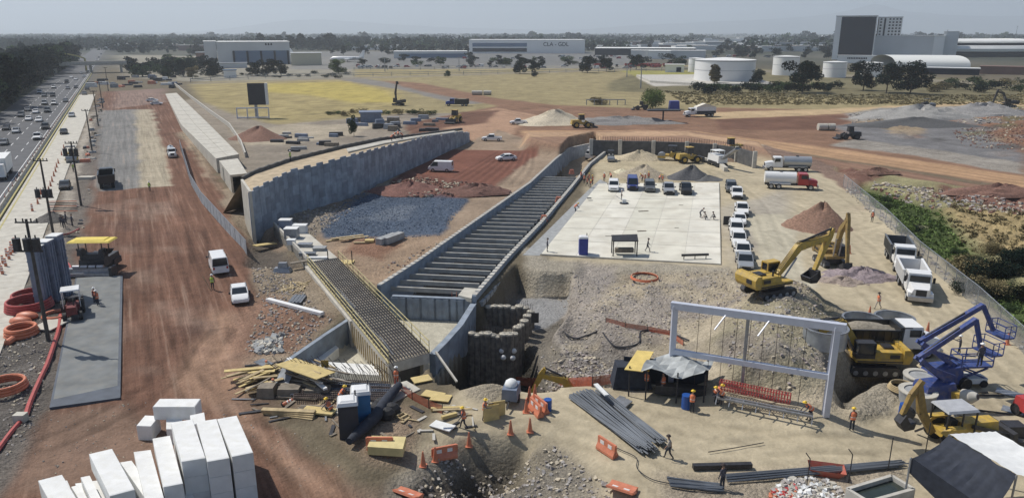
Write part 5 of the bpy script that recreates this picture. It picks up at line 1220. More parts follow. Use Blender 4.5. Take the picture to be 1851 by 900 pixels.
for i, (x, y) in enumerate([(1161, 328), (1166, 331), (1172, 327), (1192, 330), (1197, 333), (1104, 326), (1092, 329)]): person(random.choice(('stand', 'work')), x, y, random.uniform(0, 360), 'one of the men standing behind the cars on the slab', random.choice(('o', None)), random.choice('ywd'), group='men behind the parked cars', at=None)
for i, (x, y) in enumerate([(112, 410), (117, 413), (131, 409), (120, 404)]): person('stand', x, y, random.uniform(0, 360), 'one of the dark dressed workers by the dark heap beside the pole', None, 'd', group='workers by the dark heap')
for i, (x, y) in enumerate([(713, 252), (720, 250), (727, 252), (708, 256)]): person('work', x, y, random.uniform(0, 360), 'one of the workers on the far part of the raised ramp', 'o', 'w', group='workers on the raised ramp', at=P(x, y, 6.2))
q = MB(m_wood); p = G(381, 524); q.beam(p, p + Vector((-.7, 0, 1.6)), .05); thing(q, 'survey_staff', 'thin staff held by the worker in the yellow green vest', 'staff')
q = MB(m_wood); p = G(839, 775); q.beam(p + Vector((-2.2, 0, 1.5)), p + Vector((.6, .2, 1.5)), .25, .06); thing(q, 'plank', 'plank carried on a shoulder by the walking man', 'plank')
q = MB(m_ply); p = G(886, 760); q.cbox(p + Vector((.1, 0, .62)), (1.2, .04, 1.25), Matrix.Rotation(R(20), 3, 'Z')); thing(q, 'plywood_sheet', 'plywood sheet held upright by a worker in orange', 'sheet')
# ---------------------------------------------------------------- trees
def leafmat(name, col, v=.35):
    m = bpy.data.materials.new(name); t, N, L, b = nodes(m)
    at_ = N.new('ShaderNodeAttribute'); at_.attribute_name = 'tone'
    oi = N.new('ShaderNodeObjectInfo'); mm = N.new('ShaderNodeMath'); mm.operation = 'MULTIPLY_ADD'; L.new(oi.outputs['Random'], mm.inputs[0]); mm.inputs[1].default_value = .5; mm.inputs[2].default_value = .75
    mu = N.new('ShaderNodeMath'); mu.operation = 'MULTIPLY'; L.new(at_.outputs['Fac'], mu.inputs[0]); L.new(mm.outputs[0], mu.inputs[1])
    mx = N.new('ShaderNodeMix'); mx.data_type = 'RGBA'; mx.blend_type = 'MULTIPLY'; mx.inputs['Factor'].default_value = 1; mx.inputs['A'].default_value = (*col, 1); L.new(mu.outputs[0], mx.inputs['B'])
    L.new(mx.outputs['Result'], b.inputs['Base Color']); b.inputs['Roughness'].default_value = .9; b.inputs['Specular IOR Level'].default_value = 0
    return m
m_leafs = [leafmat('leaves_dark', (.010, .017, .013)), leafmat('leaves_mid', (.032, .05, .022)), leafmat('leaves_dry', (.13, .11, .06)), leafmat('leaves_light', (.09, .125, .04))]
m_bark = M('bark', (.12, .09, .06), .9, var=.3, sc=3)
def leafcloud(name, mat_, blobs, n, s, seed):
    r = np.random.RandomState(seed); B = np.array(blobs); wgt = B[:, 3] * B[:, 4] * B[:, 5]; k = r.choice(len(B), n, p=wgt / wgt.sum())
    d = r.normal(size=(n, 3)); d /= np.linalg.norm(d, axis=1)[:, None]; rad = r.uniform(.35, 1.08, n) ** .6
    c = B[k, :3] + d * B[k, 3:6] * rad[:, None]; u = r.normal(size=(n, 3)); u /= np.linalg.norm(u, axis=1)[:, None]; v_ = np.cross(u, r.normal(size=(n, 3))); v_ /= np.linalg.norm(v_, axis=1)[:, None]
    sz = s * r.uniform(.6, 1.4, n)[:, None]; q_ = np.stack([c - u * sz - v_ * sz * .6, c + u * sz - v_ * sz * .7, c + u * sz * .8 + v_ * sz, c - u * sz * .9 + v_ * sz * .8], 1).reshape(-1, 3)
    me = bpy.data.meshes.new(name); me.vertices.add(4 * n); me.vertices.foreach_set('co', q_.astype(np.float32).ravel()); me.loops.add(4 * n); me.loops.foreach_set('vertex_index', np.arange(4 * n, dtype=np.int32))
    me.polygons.add(n); me.polygons.foreach_set('loop_start', np.arange(0, 4 * n, 4, dtype=np.int32)); me.polygons.foreach_set('loop_total', np.full(n, 4, dtype=np.int32)); me.update(calc_edges=True)
    tn = np.repeat(r.uniform(.5, 2.0, len(B))[k] * r.uniform(.6, 1.5, n), 4); a = me.attributes.new('tone', 'FLOAT', 'POINT'); a.data.foreach_set('value', tn.astype(np.float32))
    me.materials.append(mat_); return me
def blobs(kind, seed):                                        # unit crown: total height 1 with the trunk
    r = random.Random(seed); out = []
    if kind == 'tall':
        for k in range(9): h = .25 + .7 * k / 9; w_ = .17 * (1.15 - abs(h - .5)) ; out.append((r.uniform(-.07, .07), r.uniform(-.07, .07), h, w_, w_, .09))
    elif kind == 'bush':
        for k in range(9): a = r.uniform(0, 6.3); d = r.uniform(.1, .55); out.append((d * math.cos(a), d * math.sin(a), r.uniform(.25, .6), r.uniform(.22, .38), r.uniform(.22, .38), r.uniform(.2, .36)))
    else:
        for k in range(17): a = r.uniform(0, 6.3); d = r.uniform(.05, .36); out.append((d * math.cos(a), d * math.sin(a), r.uniform(.2, .88), r.uniform(.12, .22), r.uniform(.12, .22), r.uniform(.1, .18)))
    return out
TREE = {}
def tree(kind, tone, x, y, h, label, group=None, rz=None, name=None, far_=False, z=None, wide=1.):
    key = (kind, tone, far_, random.randrange(3)); name = name or {'tall': 'tall_tree', 'bush': 'bush', 'round': 'tree'}[kind]
    if key not in TREE:
        n_ = 800 if far_ else 4600; bl = blobs(kind, hash(key[3]) + 7 * tone + len(kind))
        root = empty(name); ks = []
        cr = bpy.data.objects.new('crown', leafcloud('crown', m_leafs[tone], bl, n_, .034 if far_ else .016, key[3] + tone * 5)); C.objects.link(cr); cr.parent = root; ks.append(cr)
        if kind != 'bush' or not far_:
            q = MB(m_bark); q.tube([(0, 0, -.03), (.01, 0, .2), (0, .01, .45), (0, 0, .75 if kind == 'tall' else .6)], [.022, .017, .012, .006], 6)
            for b_ in bl[:6]: q.tube([(0, 0, .25 if kind != 'bush' else .05), (b_[0] * .6, b_[1] * .6, b_[2] * .8), (b_[0], b_[1], b_[2])], [.011, .008, .004], 5)
            ks.append(q.build('trunk', root))
        KIDS[root.name] = ks; TREE[key] = root; o = root
    else: o = copy_tree(TREE[key]); o.name = name
    o.location = (x, y, gz(x, y) - .05 if z is None else z); o.rotation_euler = (0, 0, random.uniform(0, 6.28) if rz is None else rz); o.scale = (h * wide, h * wide, h)
    for q in ('label', 'group'):
        if q in o: del o[q]
    return tag(o, label, 'bush' if kind == 'bush' else 'tree', group)
def treepx(kind, tone, px, py, hpx, label, group=None, wide=1., far_=False):
    p = P(px, py); return tree(kind, tone, p.x, p.y, hpx / ppm(p) / ct, label, group, far_=far_, wide=wide)
random.seed(3)
for k in range(230):                                          # dark belt left of the highway
    v = 50 + 820 * (k / 230) ** 1.25; u = u_hw0 - random.uniform(4, 16) - (0 if k % 3 else random.uniform(8, 45)); x, y = UV(u, v)
    if x < -.80 * y: continue
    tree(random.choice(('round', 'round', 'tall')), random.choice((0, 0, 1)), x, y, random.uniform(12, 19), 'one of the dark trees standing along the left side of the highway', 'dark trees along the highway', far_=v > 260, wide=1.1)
for a in [('bush', 3, 1180, 197, 40, 'big green bush beside the haul road left of the covered truck', 1.0), ('round', 0, 1450, 168, 56, 'big dark tree in front of the white fuel tanks', 1.35), ('round', 0, 1560, 164, 50, 'dark tree left of the pair in front of the arched tent', 1.1), ('round', 0, 1602, 168, 52, 'dark tree between its two neighbours in front of the arched tent', 1.2), ('round', 0, 1645, 170, 56, 'dark tree right of the group in front of the arched tent', 1.3),
          ('round', 3, 612, 134, 28, 'light green tree beside the airport taxiway', 1.3), ('round', 0, 940, 134, 28, 'dark round tree left of the pair beyond the dry field', 1.3), ('round', 0, 966, 133, 22, 'smaller dark round tree of the pair beyond the dry field', 1.3), ('round', 0, 1062, 132, 30, 'dark tree beyond the field in front of the long terminal', 1.2), ('round', 0, 1096, 130, 24, 'dark tree just right of another before the red yard', 1.4), ('round', 0, 1150, 126, 26, 'dark tree in front of the small white building', 1.4), ('round', 1, 1226, 124, 22, 'green tree left of the small fuel tank', 1.4),
          ('tall', 2, 1291, 154, 36, 'thin bare looking tree in front of the biggest fuel tank', 1.4), ('round', 0, 1366, 153, 26, 'dark tree at the right edge of the biggest fuel tank', 1.2), ('round', 1, 305, 143, 22, 'dark green round tree at the end of the haul road', 1.3), ('round', 0, 332, 139, 30, 'taller dark tree at the end of the haul road', 1.2), ('round', 2, 348, 143, 22, 'brownish tree at the end of the haul road', 1.2), ('round', 0, 385, 139, 18, 'dark tree before the low brick building', 1.3), ('round', 0, 236, 97, 19, 'left of two round trees beside the far highway', 1.3), ('round', 0, 260, 98, 18, 'right of two round trees beside the far highway', 1.3),
          ('round', 0, 462, 137, 24, 'left dark tree in front of the hangar door', 1.3), ('round', 0, 484, 138, 31, 'middle dark tree in front of the hangar door', 1.2), ('round', 0, 508, 137, 26, 'right dark tree in front of the hangar door', 1.3), ('round', 1, 808, 140, 12, 'small round green tree alone on the dry field', 1.2), ('round', 0, 660, 99, 12, 'small tree on the airfield behind the parked plane', 1.4), ('bush', 2, 1085, 189, 16, 'brown bush at the edge of the red road', 1.6), ('round', 1, 640, 247, 38, 'young green tree behind the raised ramp', .6), ('bush', 0, 965, 139, 10, 'low bush beside the far field fence', 1.2)]:
    treepx(a[0], a[1], a[2], a[3], a[4], a[5], wide=a[6])
for i, x in enumerate((474, 492, 507, 527, 546, 562, 575, 592, 600)): treepx('tall', 0, x, 92 - i % 3, 30 - (i * 7) % 9, 'one of the tall dark trees behind the hangar', 'tall trees behind the hangar', wide=1.5, far_=True)
for i, x in enumerate((628, 642, 655, 665)): treepx('round', 0, x, 84, 18, 'one of the round dark trees beyond the taxiway', 'round trees beyond the taxiway', wide=1.3, far_=True)
for i in range(22): treepx('bush', random.choice((0, 0, 1)), 1262 + i * 12 + random.uniform(-4, 4), random.uniform(160, 170), random.uniform(12, 20), 'one of the dark bushes in the hedge line below the fuel tanks', 'bushes below the fuel tanks', wide=1.3, far_=True)
for i in range(16): treepx('bush', random.choice((0, 1, 2)), 1690 + i * 13 + random.uniform(-5, 5), random.uniform(152, 172), random.uniform(10, 18), 'one of the bushes right of the arched tent', 'bushes right of the arched tent', wide=1.5, far_=True)
for i in range(14): treepx('bush', random.choice((1, 2)), 600 + i * 14 + random.uniform(-5, 5), random.uniform(204, 210), random.uniform(7, 12), 'one of the grey green shrubs along the near edge of the yellow field', 'shrubs along the yellow field', wide=1.5, far_=True)
for i in range(20): treepx('bush', 0, 345 + i * 15 + random.uniform(-5, 5), random.uniform(134, 142), random.uniform(4, 8), 'one of the low bushes along the back of the yellow field', 'low bushes behind the yellow field', wide=1.6, far_=True)
for i in range(190):
    x, y = random.uniform(190, 1851), random.uniform(72, 100)
    if 375 < x < 530 or 845 < x < 1060 or x > 1500: y = random.uniform(72, 78)
    treepx(random.choice(('round', 'round', 'tall')), random.choice((0, 0, 1)), x, y, random.uniform(8, 17), 'one of the small dark trees scattered over the far plain', 'trees scattered over the far plain', wide=1.4, far_=True)
for i in range(9):
    a = G(random.uniform(1560, 1851), 0) if 0 else None; t_ = random.random(); px_, py_ = 1580 + t_ * 270, 352 + t_ * 200 + random.uniform(-8, 30); p = G(px_, py_)
    tree('bush', random.choice((0, 1, 1, 3)), p.x, p.y, random.uniform(.9, 1.7), 'one of the green thickets in the ditch beyond the chain link fence', 'thickets in the green ditch', wide=1.5)
for i in range(12): p = G(random.uniform(1740, 1851), random.uniform(455, 545)); tree('bush', random.choice((0, 2)), p.x, p.y, random.uniform(1.5, 2.8), 'one of the dark shrubs on the scrub slope at the right edge', 'shrubs on the scrub slope', wide=1.6)
for i in range(46): x = random.uniform(228, 392); treepx('round', random.choice((0, 0, 1)), x, random.uniform(124, 140) if x < 300 else random.uniform(116, 138), random.uniform(12, 24), 'one of the dark trees crowding the far head of the haul road', 'dark trees at the head of the haul road', wide=1.4, far_=True)
for i in range(40): x = random.uniform(640, 1240); treepx(random.choice(('round', 'bush')), random.choice((0, 0, 1)), x, random.uniform(108, 122), random.uniform(7, 15), 'one of the dark trees between the airport car parks', 'dark trees between the car parks', wide=1.5, far_=True)
for i in range(26): x = random.uniform(1290, 1510); treepx('round', 0, x, random.uniform(92, 106), random.uniform(8, 15), 'one of the dark trees behind the fuel tanks', 'dark trees behind the fuel tanks', wide=1.5, far_=True)
# far woods: a mass nobody could count
r_ = np.random.RandomState(2); bl = []
for k in range(6000):
    d = 1150 + 4000 * r_.rand() ** 1.3; x = r_.uniform(-.95, .95) * d
    if fbm(np.array([x]), np.array([d * .5]), 260, 3, 4)[0] < -.04: continue
    s = r_.uniform(5, 10) ; bl.append((x, d, s * .8, s * 2.2, s * 1.2, s))
fw = bpy.data.objects.new('distant_woods', leafcloud('woods', leafmat('woods_green', (.03, .042, .028)), bl, 80000, 2.4, 3)); C.objects.link(fw); tag(fw, 'dark line of far woods along the horizon', 'woods', kind='stuff')
# grass tufts in the ditch and the fields
def tufts(name, poly, n, s, mat_, seed, label):
    r = random.Random(seed); pts = [P2(*q) for q in poly]; x0, x1, y0, y1 = min(p[0] for p in pts), max(p[0] for p in pts), min(p[1] for p in pts), max(p[1] for p in pts); b_ = []
    X = np.array([r.uniform(x0, x1) for _ in range(n)]); Y = np.array([r.uniform(y0, y1) for _ in range(n)]); ok = sdist(pts, X, Y) > 0
    for x, y in zip(X[ok], Y[ok]): h = s * r.uniform(.5, 1.4); b_.append((x, y, gz(x, y) + h * .3, h, h, h * .6))
    o = bpy.data.objects.new(name, leafcloud(name, mat_, b_, len(b_) * 14, s * .3, seed)); C.objects.link(o); tag(o, label, 'grass', kind='stuff')
tufts('ditch_grass', [(1540, 335), (1600, 342), (1700, 375), (1735, 425), (1795, 475), (1851, 530), (1940, 600), (1960, 700), (1851, 585), (1740, 485), (1625, 400)], 5200, .3, leafmat('weed_green', (.085, .12, .04)), 4, 'rough green weeds filling the ditch beyond the fence')
tufts('scrub', [(1700, 360), (1851, 380), (2000, 430), (2000, 600), (1851, 500), (1740, 430)], 1500, .35, m_leafs[2], 5, 'dry yellow scrub above the green ditch')
tufts('verge_scrub', [(1200, 165), (1500, 172), (1851, 172), (1851, 190), (1500, 190), (1240, 190)], 4500, .5, leafmat('scrub_dry', (.17, .145, .08)), 8, 'dry scrub between the fuel tanks and the haul road')
# ---------------------------------------------------------------- far buildings
m_bglz = M('hangar_glazing', (.09, .15, .25), .4, var=.1, sc=.1); m_bw = M('wall_white', (.80, .80, .78), .7, var=.05, sc=.05); m_bg = M('wall_grey', (.55, .57, .58), .7, var=.08, sc=.05); m_bb = M('wall_brick', (.18, .11, .09), .9, var=.15, sc=.1); m_rf = M('roof_white', (.78, .78, .75), .6, var=.08, sc=.05); m_rfg = M('roof_metal', (.30, .32, .34), .6, var=.1, sc=.05); m_dkg = M('facade_glass', (.012, .016, .03), .6, var=.1); m_dkg.node_tree.nodes['Principled BSDF'].inputs['Specular IOR Level'].default_value = 0
def bld(name, label, x0, x1, yb, yt, depth=20, wall=m_bw, roof=m_rf, cat='building', windows=None, group=None, band=None):
    a, b_ = P(x0, yb), P(x1, yb); r0_ = ray(x1, yb); ph_ = math.atan2((a.x + b_.x) / 2, a.y); dx_, dy_ = math.cos(ph_), -math.sin(ph_); t_ = (a.y * r0_.x - a.x * r0_.y) / (dx_ * r0_.y - dy_ * r0_.x); b_ = a + Vector((dx_ * t_, dy_ * t_, 0)); h = top(a, yt); root = empty(name, a); w_ = (b_ - a).length; root.rotation_euler.z = math.atan2(b_.y - a.y, b_.x - a.x)
    MB(wall).box(0, w_, 0, depth, -1, h).build('wall', root); MB(roof).box(-.4, w_ + .4, -.4, depth + .4, h, h + .5).build('roof', root)
    for q in windows or ():                                    # (x from, x to, z from, z to) as shares of the face
        MB(m_dkg if len(q) < 5 else q[4]).box(q[0] * w_, q[1] * w_, -.25, .3, q[2] * h, q[3] * h).build('window', root)
    tag(root, label, cat, group); return root, w_, h
hg, w_, h = bld('hangar', 'grey white hangar with tall blue glass doors', 395, 526, 118, 77, 60, m_bg, m_rf, windows=[(.22, .97, .0, .62, m_bglz), (.0, .0, .0, .0)][:1])
for k in range(5): MB(m_dkg).box(w_ * (.22 + .75 * k / 4) - .8, w_ * (.22 + .75 * k / 4) + .8, -.8, -.3, 0, h * .62).build('door_post', hg)
q = MB(m_dkg)
for k in range(3): q.box(w_ * .66 + k * 2.2, w_ * .66 + k * 2.2 + 1.4, -.3, .1, h * .86, h * .95, .3)
q.build('wall_emblem', hg)
bld('hangar_annex', 'lower grey side building left of the hangar', 372, 394, 117, 76, 40, m_bg)
bd, w_, h = bld('warehouse', 'long white cargo building with blue window bands at left', 848, 1057, 97, 73, 70, m_bw, m_rf, windows=[(.03, .50, .50, .78, m_bglz), (.03, .5, .12, .4, m_dkg)])
tx = bpy.data.curves.new('lettering', 'FONT'); tx.body = 'CLA - GDL'; tx.size = h * .42; tx.extrude = .1; tx.materials.append(m_dkg); to = bpy.data.objects.new('lettering_curve', tx); C.objects.link(to); me_ = bpy.data.meshes.new_from_object(to.evaluated_get(bpy.context.evaluated_depsgraph_get())); bpy.data.objects.remove(to); to = bpy.data.objects.new('lettering', me_); C.objects.link(to); to.parent = bd; to.location = (w_ * .64, -.3, h * .55); to.rotation_euler = (R(90), 0, 0)
bld('long_terminal', 'long low terminal with pale roof right of the white cargo building', 1075, 1258, 100, 88, 60, m_dkg, m_rf)
bld('terminal_hall', 'grey hall below the long pale roof', 1140, 1275, 106, 92, 20, m_bg, m_rf); bld('white_office', 'small bright white office block before the grey hall', 1172, 1212, 107, 93, 15, m_bw)
bld('viaduct', 'long dark elevated roadway left of the tall hotel', 1275, 1508, 88, 77, 14, m_rfg, m_rfg, 'viaduct', windows=[(.02, .99, .1, .7, m_bg)])
bld('grey_hangar', 'low grey hangar with a long pale roof on the airfield', 712, 845, 106, 94, 25, m_bg, m_rf, windows=[(.1, .98, .1, .7, m_bglz)])
bld('guard_house', 'small white building with dark door left of the small fuel tank', 1202, 1236, 131, 118, 8, m_bw, m_rf, windows=[(.6, .85, .05, .7)])
bld('brick_building', 'low dark brick building in front of the hangar', 356, 394, 114, 96, 15, m_bb, m_rfg); bld('long_wall', 'long pale wall below the hangar', 393, 447, 124, 115, 3, m_bg, m_bg)
bld('field_office', 'beige low block beside the hangar on the airfield', 527, 582, 119, 97, 10, M('wall_beige', (.52, .48, .36), .8), m_rf); bld('blue_shed', 'small white and blue shed beyond the field fence', 405, 428, 141, 128, 5, m_bw, m_bglz)
bld('low_white_block', 'low white building at the far side of the airfield', 528, 578, 108, 103, 10)
# hotel tower
hb, w_, h = bld('hotel_tower', 'tall hotel tower with a dark glass front and white frame', 1503, 1577, 108, 30, 30, m_bw, m_rfg, 'tower', windows=[(.14, .97, .04, .985)])
hw_, w2, h2 = bld('hotel_wing', 'white hotel wing with rows of small square windows', 1578, 1622, 108, 32, 22, m_bw, m_rfg, 'tower', windows=[(.0, .04, .3, .98)] )
for i in range(7):
    for j, x in enumerate((.10, .46, .60, .74, .88)): MB(m_dkg).box(w2 * x, w2 * (x + .07), -.3, .2, h2 * (.94 - i * .072), h2 * (.975 - i * .072)).build('window', hw_)
MB(m_dkg).box(w2 * .26, w2 * .33, -.3, .2, h2 * .3, h2 * .98).build('window', hw_)
bld('hotel_annex', 'grey podium block right of the hotel tower', 1574, 1683, 108, 66, 25, m_bg, m_bg); bld('grey_block', 'small grey block beyond the podium', 1700, 1727, 104, 58, 15, m_bg, m_bg); bld('low_block', 'low pale block between the podium and the grey block', 1683, 1703, 104, 66, 15, m_bw)
sg, w_, h = bld('hotel_sign', 'wide white sign with dark lettering below the hotel tower', 1513, 1585, 114, 101, 4, m_bw, m_bw, 'sign')
q = MB(m_dkg)
for k in range(12): q.box(w_ * (.25 + k * .042), w_ * (.25 + k * .042 + .028), -.2, .1, h * .55, h * .78)
q.build('lettering', sg)
# curved terminal roof
q = MB(m_rf); cx_, cy_ = P(1790, 104).x, P(1790, 104).y + 90
def ringroof(q, z0, z1, rx_, ry_, n=48):
    secs = [[(cx_ + rx_ * a * math.cos(2 * math.pi * k / n), cy_ + ry_ * a * math.sin(2 * math.pi * k / n), z) for a, z in ((1, z0), (1.01, (z0 + z1) / 2), (.98, z1), (.7, z1 + 1), (.68, z0))] for k in range(n + 1)]; q.loft(secs, caps=False)
tb = empty('ring_terminal', (cx_, cy_, 0)); tag(tb, 'long curved white terminal with a dark glazed band right of the hotel', 'terminal')
for nm_, m_, z0, z1, rx_ in (('glazing', m_dkg, 0, 6, 118), ('canopy', m_rf, 6, 12, 126), ('upper_glazing', m_dkg, 12, 15, 112), ('roof', m_rf, 15, 18, 116)):
    q = MB(m_); ringroof(q, z0, z1, rx_, 85 + rx_ - 118); o = q.build(nm_, tb); o.location = (-cx_, -cy_, 0)
# arched tent
a, b_ = P(1618, 122), P(1738, 122); K_ = MB(M('tent_white', (.7, .71, .68), .7, var=.04)); n = 14; hh_ = top(a, 101); w_ = b_.x - a.x
secs = []
for k in range(n + 1): t_ = math.pi * k / n; secs.append([(0, 22 - 22 * math.cos(t_), hh_ * math.sin(t_) ** .7 if 0 < k < n else 0), (w_, 22 - 22 * math.cos(t_) - 12, hh_ * math.sin(t_) ** .7 if 0 < k < n else 0)])
K_.loft(secs, caps=False, closed=False); rt = empty('arched_tent', a); K_.build('roof', rt, True); tag(rt, 'long white arched tent hall beyond the dark trees', 'tent hall')
q = MB(m_bg); q.add([(w_ - .3, 22 - 22 * math.cos(math.pi * k / n) - 12, hh_ * math.sin(math.pi * k / n) ** .7 if 0 < k < n else 0) for k in range(n + 1)], [tuple(range(n + 1))]); q.build('end_wall', rt)
bld('shed_row', 'dark open sheds in front of the arched tent', 1660, 1770, 134, 123, 8, m_dkg, m_rf); bld('brick_store', 'low brick coloured store at the far right', 1770, 1851, 134, 121, 12, m_bb, m_bb)
# fuel tanks
for x0, x1, yb, yt, lb in ((1268, 1378, 152, 110, 'largest white fuel tank, behind the thin bare tree'), (1247, 1275, 131, 106, 'small white fuel tank left of the largest one'), (1404, 1450, 137, 103, 'white fuel tank with a blue ring behind the big dark tree'), (1495, 1536, 141, 113, 'white fuel tank left of the two below the hotel'), (1564, 1600, 140, 114, 'white fuel tank right of the two below the hotel')):
    c = P((x0 + x1) / 2, yb); r_px = (x1 - x0) / 2 / ppm(c); rt = empty('fuel_tank', (c.x, c.y + r_px, 0)); h = top(c, yt)
    q = MB(m_pw); q.cyl((0, 0, -1), (0, 0, h), r_px, n=40); q.build('shell', rt, True); q = MB(m_rf); q.cyl((0, 0, h), (0, 0, h + r_px * .07), r_px * 1.01, r_px * .1, 40); q.build('tank_roof', rt)
    q = MB(m_steel); q.cyl((0, 0, h - .6), (0, 0, h - .3), r_px * 1.012, n=40); q.cyl((0, 0, h * .55), (0, 0, h * .55 + .15), r_px * 1.005, n=40); q.build('ring_band', rt); tag(rt, lb, 'fuel tank', 'white fuel tanks')
q = MB(m_con); q.slab([P2(1150, 139), P2(1345, 138), P2(1400, 156), P2(1270, 156), P2(1175, 150)], -.5, 1.2); thing(q, 'tank_bund', 'pale concrete bund at the foot of the largest fuel tank', 'bund wall')
# far roofs
random.seed(21); fr = 'low roofs scattered over the far plain'
for i in range(190):
    x, y = random.uniform(180, 1851), random.uniform(66, 94)
    if 370 < x < 530: y = random.uniform(66, 74)
    if x > 1490: y = random.uniform(65, 72)
    p = P(x, y); w_, d_, h = random.uniform(20, 75), random.uniform(10, 30), random.uniform(5, 9); rt = empty('low_building', p, random.uniform(-.3, .3)); tag(rt, 'one of the small pale low buildings scattered over the far plain', 'building', fr)
    wm = random.choice((m_bw, m_bw, m_bg, m_bb)); MB(wm).box(-w_ / 2, w_ / 2, 0, d_, -.5, h).build('wall', rt); MB(random.choice((m_rf, m_rf, m_rfg))).box(-w_ / 2 - .3, w_ / 2 + .3, -.3, d_ + .3, h, h + .4).build('roof', rt)
for i in range(16):
    u = u_hw0 - random.uniform(40, 160); v = random.uniform(240, 900); x, y = UV(u, v); rt = empty('roadside_shed', (x, y, 0), HANG); tag(rt, 'one of the pale roofed sheds behind the dark highway trees', 'shed', 'sheds behind the highway trees')
    MB(m_bg).box(-12, 12, -7, 7, 0, 6).build('wall', rt); MB(m_rf).box(-12.5, 12.5, -7.5, 7.5, 6, 6.4).build('roof', rt)
# parked vehicles far off
for i in range(110):
    x = random.uniform(790, 1500); y = random.choice((103, 105, 107, 121, 122.5, 124)) + random.uniform(-.4, .4)
    if y > 115: x = random.uniform(640, 1240)
    c_ = random.choice(('white', 'white', 'silver', 'black', 'red', 'grey')); kd = random.choice(('sedan', 'suv', 'van')); put((kd, c_), car(kd, PAINT[c_]), NM[kd], 'one of the tiny vehicles parked in rows before the airport buildings', 'car', P(x, y), random.choice((0, math.pi, 1.5)), 'vehicles parked at the airport', low=True)
for i in range(16): x = random.uniform(1080, 1240); put('ftr', dumper(m_pr, m_pr), 'red_truck', 'one of the red trucks lined up beyond the field', 'truck', P(x, 121 + (i % 2)), 0, 'red trucks beyond the field', low=True) if i < 9 else None
def plane():
    K = Kit(); q = K.part('fuselage', m_pw, smooth=True); q.tube([(-16, 0, 3.6), (-10, 0, 3.2), (0, 0, 3), (13, 0, 3), (16, 0, 2.6)], [.4, 1.5, 1.9, 1.8, .4], 12)
    K.part('wing', m_pw).slab([(3, 1.5), (-2, 14), (-4, 14), (-3, 1.5)], 2.4, 2.7); K.part('wing', m_pw).slab([(3, -1.5), (-3, -1.5), (-4, -14), (-2, -14)], 2.4, 2.7)
    K.part('tail_fin', m_pw).prism([(-11, 4.5), (-15, 10.5), (-17, 10.5), (-15.5, 4)], -.2, .2); K.part('tailplane', m_pw).slab([(-13, -5), (-11.5, 0), (-13, 5), (-15, 5), (-15, -5)], 4.2, 4.4)
    K.part('engine', m_ps, smooth=True).cyl((-9, 2.4, 3.6), (-5.5, 2.4, 3.6), .8); K.part('engine', m_ps, smooth=True).cyl((-9, -2.4, 3.6), (-5.5, -2.4, 3.6), .8)
    q = K.part('landing_gear', m_dark); q.cyl((0, 0, 0), (0, 0, 2), .3); q.cyl((11, 0, 0), (11, 0, 2), .25); return K
put('plane', plane, 'airplane', 'white jet on the taxiway with its tail fin to the right', 'airplane', P(628, 112), R(180)); put('plane', plane, 'airplane', 'white jet parked beside the grey hangar', 'airplane', P(552, 106), R(0))
# bridge over the highway
v0 = V(160, 133); br = empty('road_bridge', (*UV(u_hw0, v0), 0)); tag(br, 'road bridge crossing the highway far down the left side', 'bridge'); ob = Vector((*UV(u_hw0, v0), 0))
def bq(u0, u1, va, vb, z0, z1, m_): q = MB(m_); q.slab([(UV(a, b_)[0] - ob.x, UV(a, b_)[1] - ob.y) for a, b_ in ((u0, va), (u1, va), (u1, vb), (u0, vb))], z0, z1); return q
bq(u_hw0 - 25, u_s1 + 12, v0, v0 + 12, 5.2, 6.6, m_con).build('bridge_deck', br); bq(u_hw0 - 25, u_s1 + 12, v0 - .3, v0, 6.0, 7.6, m_con).build('parapet', br); bq(u_hw0 - 25, u_s1 + 12, v0 + 12, v0 + 12.3, 6.0, 7.6, m_con).build('parapet', br)
for u in (u_hw0 - 4, u_hw1 + .6, u_s1 + 8): bq(u - .7, u + .7, v0 + 2, v0 + 10, -1, 5.2, m_con).build('pier', br)
q = MB(m_yelp); f0, f1 = u_hw0 - 14, u_hw1 - 3
for k in range(16): a = f0 + (f1 - f0) * k / 16; b_ = f0 + (f1 - f0) * (k + 1) / 16; za, zb_ = 9 + 3.2 * math.sin(math.pi * k / 16), 9 + 3.2 * math.sin(math.pi * (k + 1) / 16); q.beam(uv3(a, v0 + 30, za), uv3(b_, v0 + 30, zb_), 1, .9)
for u in (f0, f1): q.beam(uv3(u, v0 + 30, -1), uv3(u, v0 + 30, 9), 1.)
thing(q, 'footbridge', 'thin arched yellowish footbridge beyond the road bridge', 'footbridge')
# billboard
p = G(470, 214); bb = empty('billboard', p, R(8)); tag(bb, 'dark blank billboard on a post with a scaffold frame below', 'billboard'); s_ = 1 / ppm(p)
q = MB(m_dark); q.box(-17 * s_, 13 * s_, -.3, .3, top(p, 190), top(p, 151)); q.build('board', bb); q = MB(m_wht2); q.box(13 * s_, 17 * s_, -.4, 1.2, top(p, 190), top(p, 151)); q.build('board_edge', bb)
q = MB(m_steel); q.cyl((-6 * s_, .8, -.5), (-6 * s_, .8, top(p, 170)), .5); q.build('post', bb); q = MB(m_lst)
for z in (top(p, 212), top(p, 195)): q.beam((-38 * s_, -1, z), (17 * s_, -1, z), .35)
for x in (-38, -20, -2, 17): q.beam((x * s_, -1, 0), (x * s_, -1, top(p, 194)), .3)
q.build('scaffold', bb)
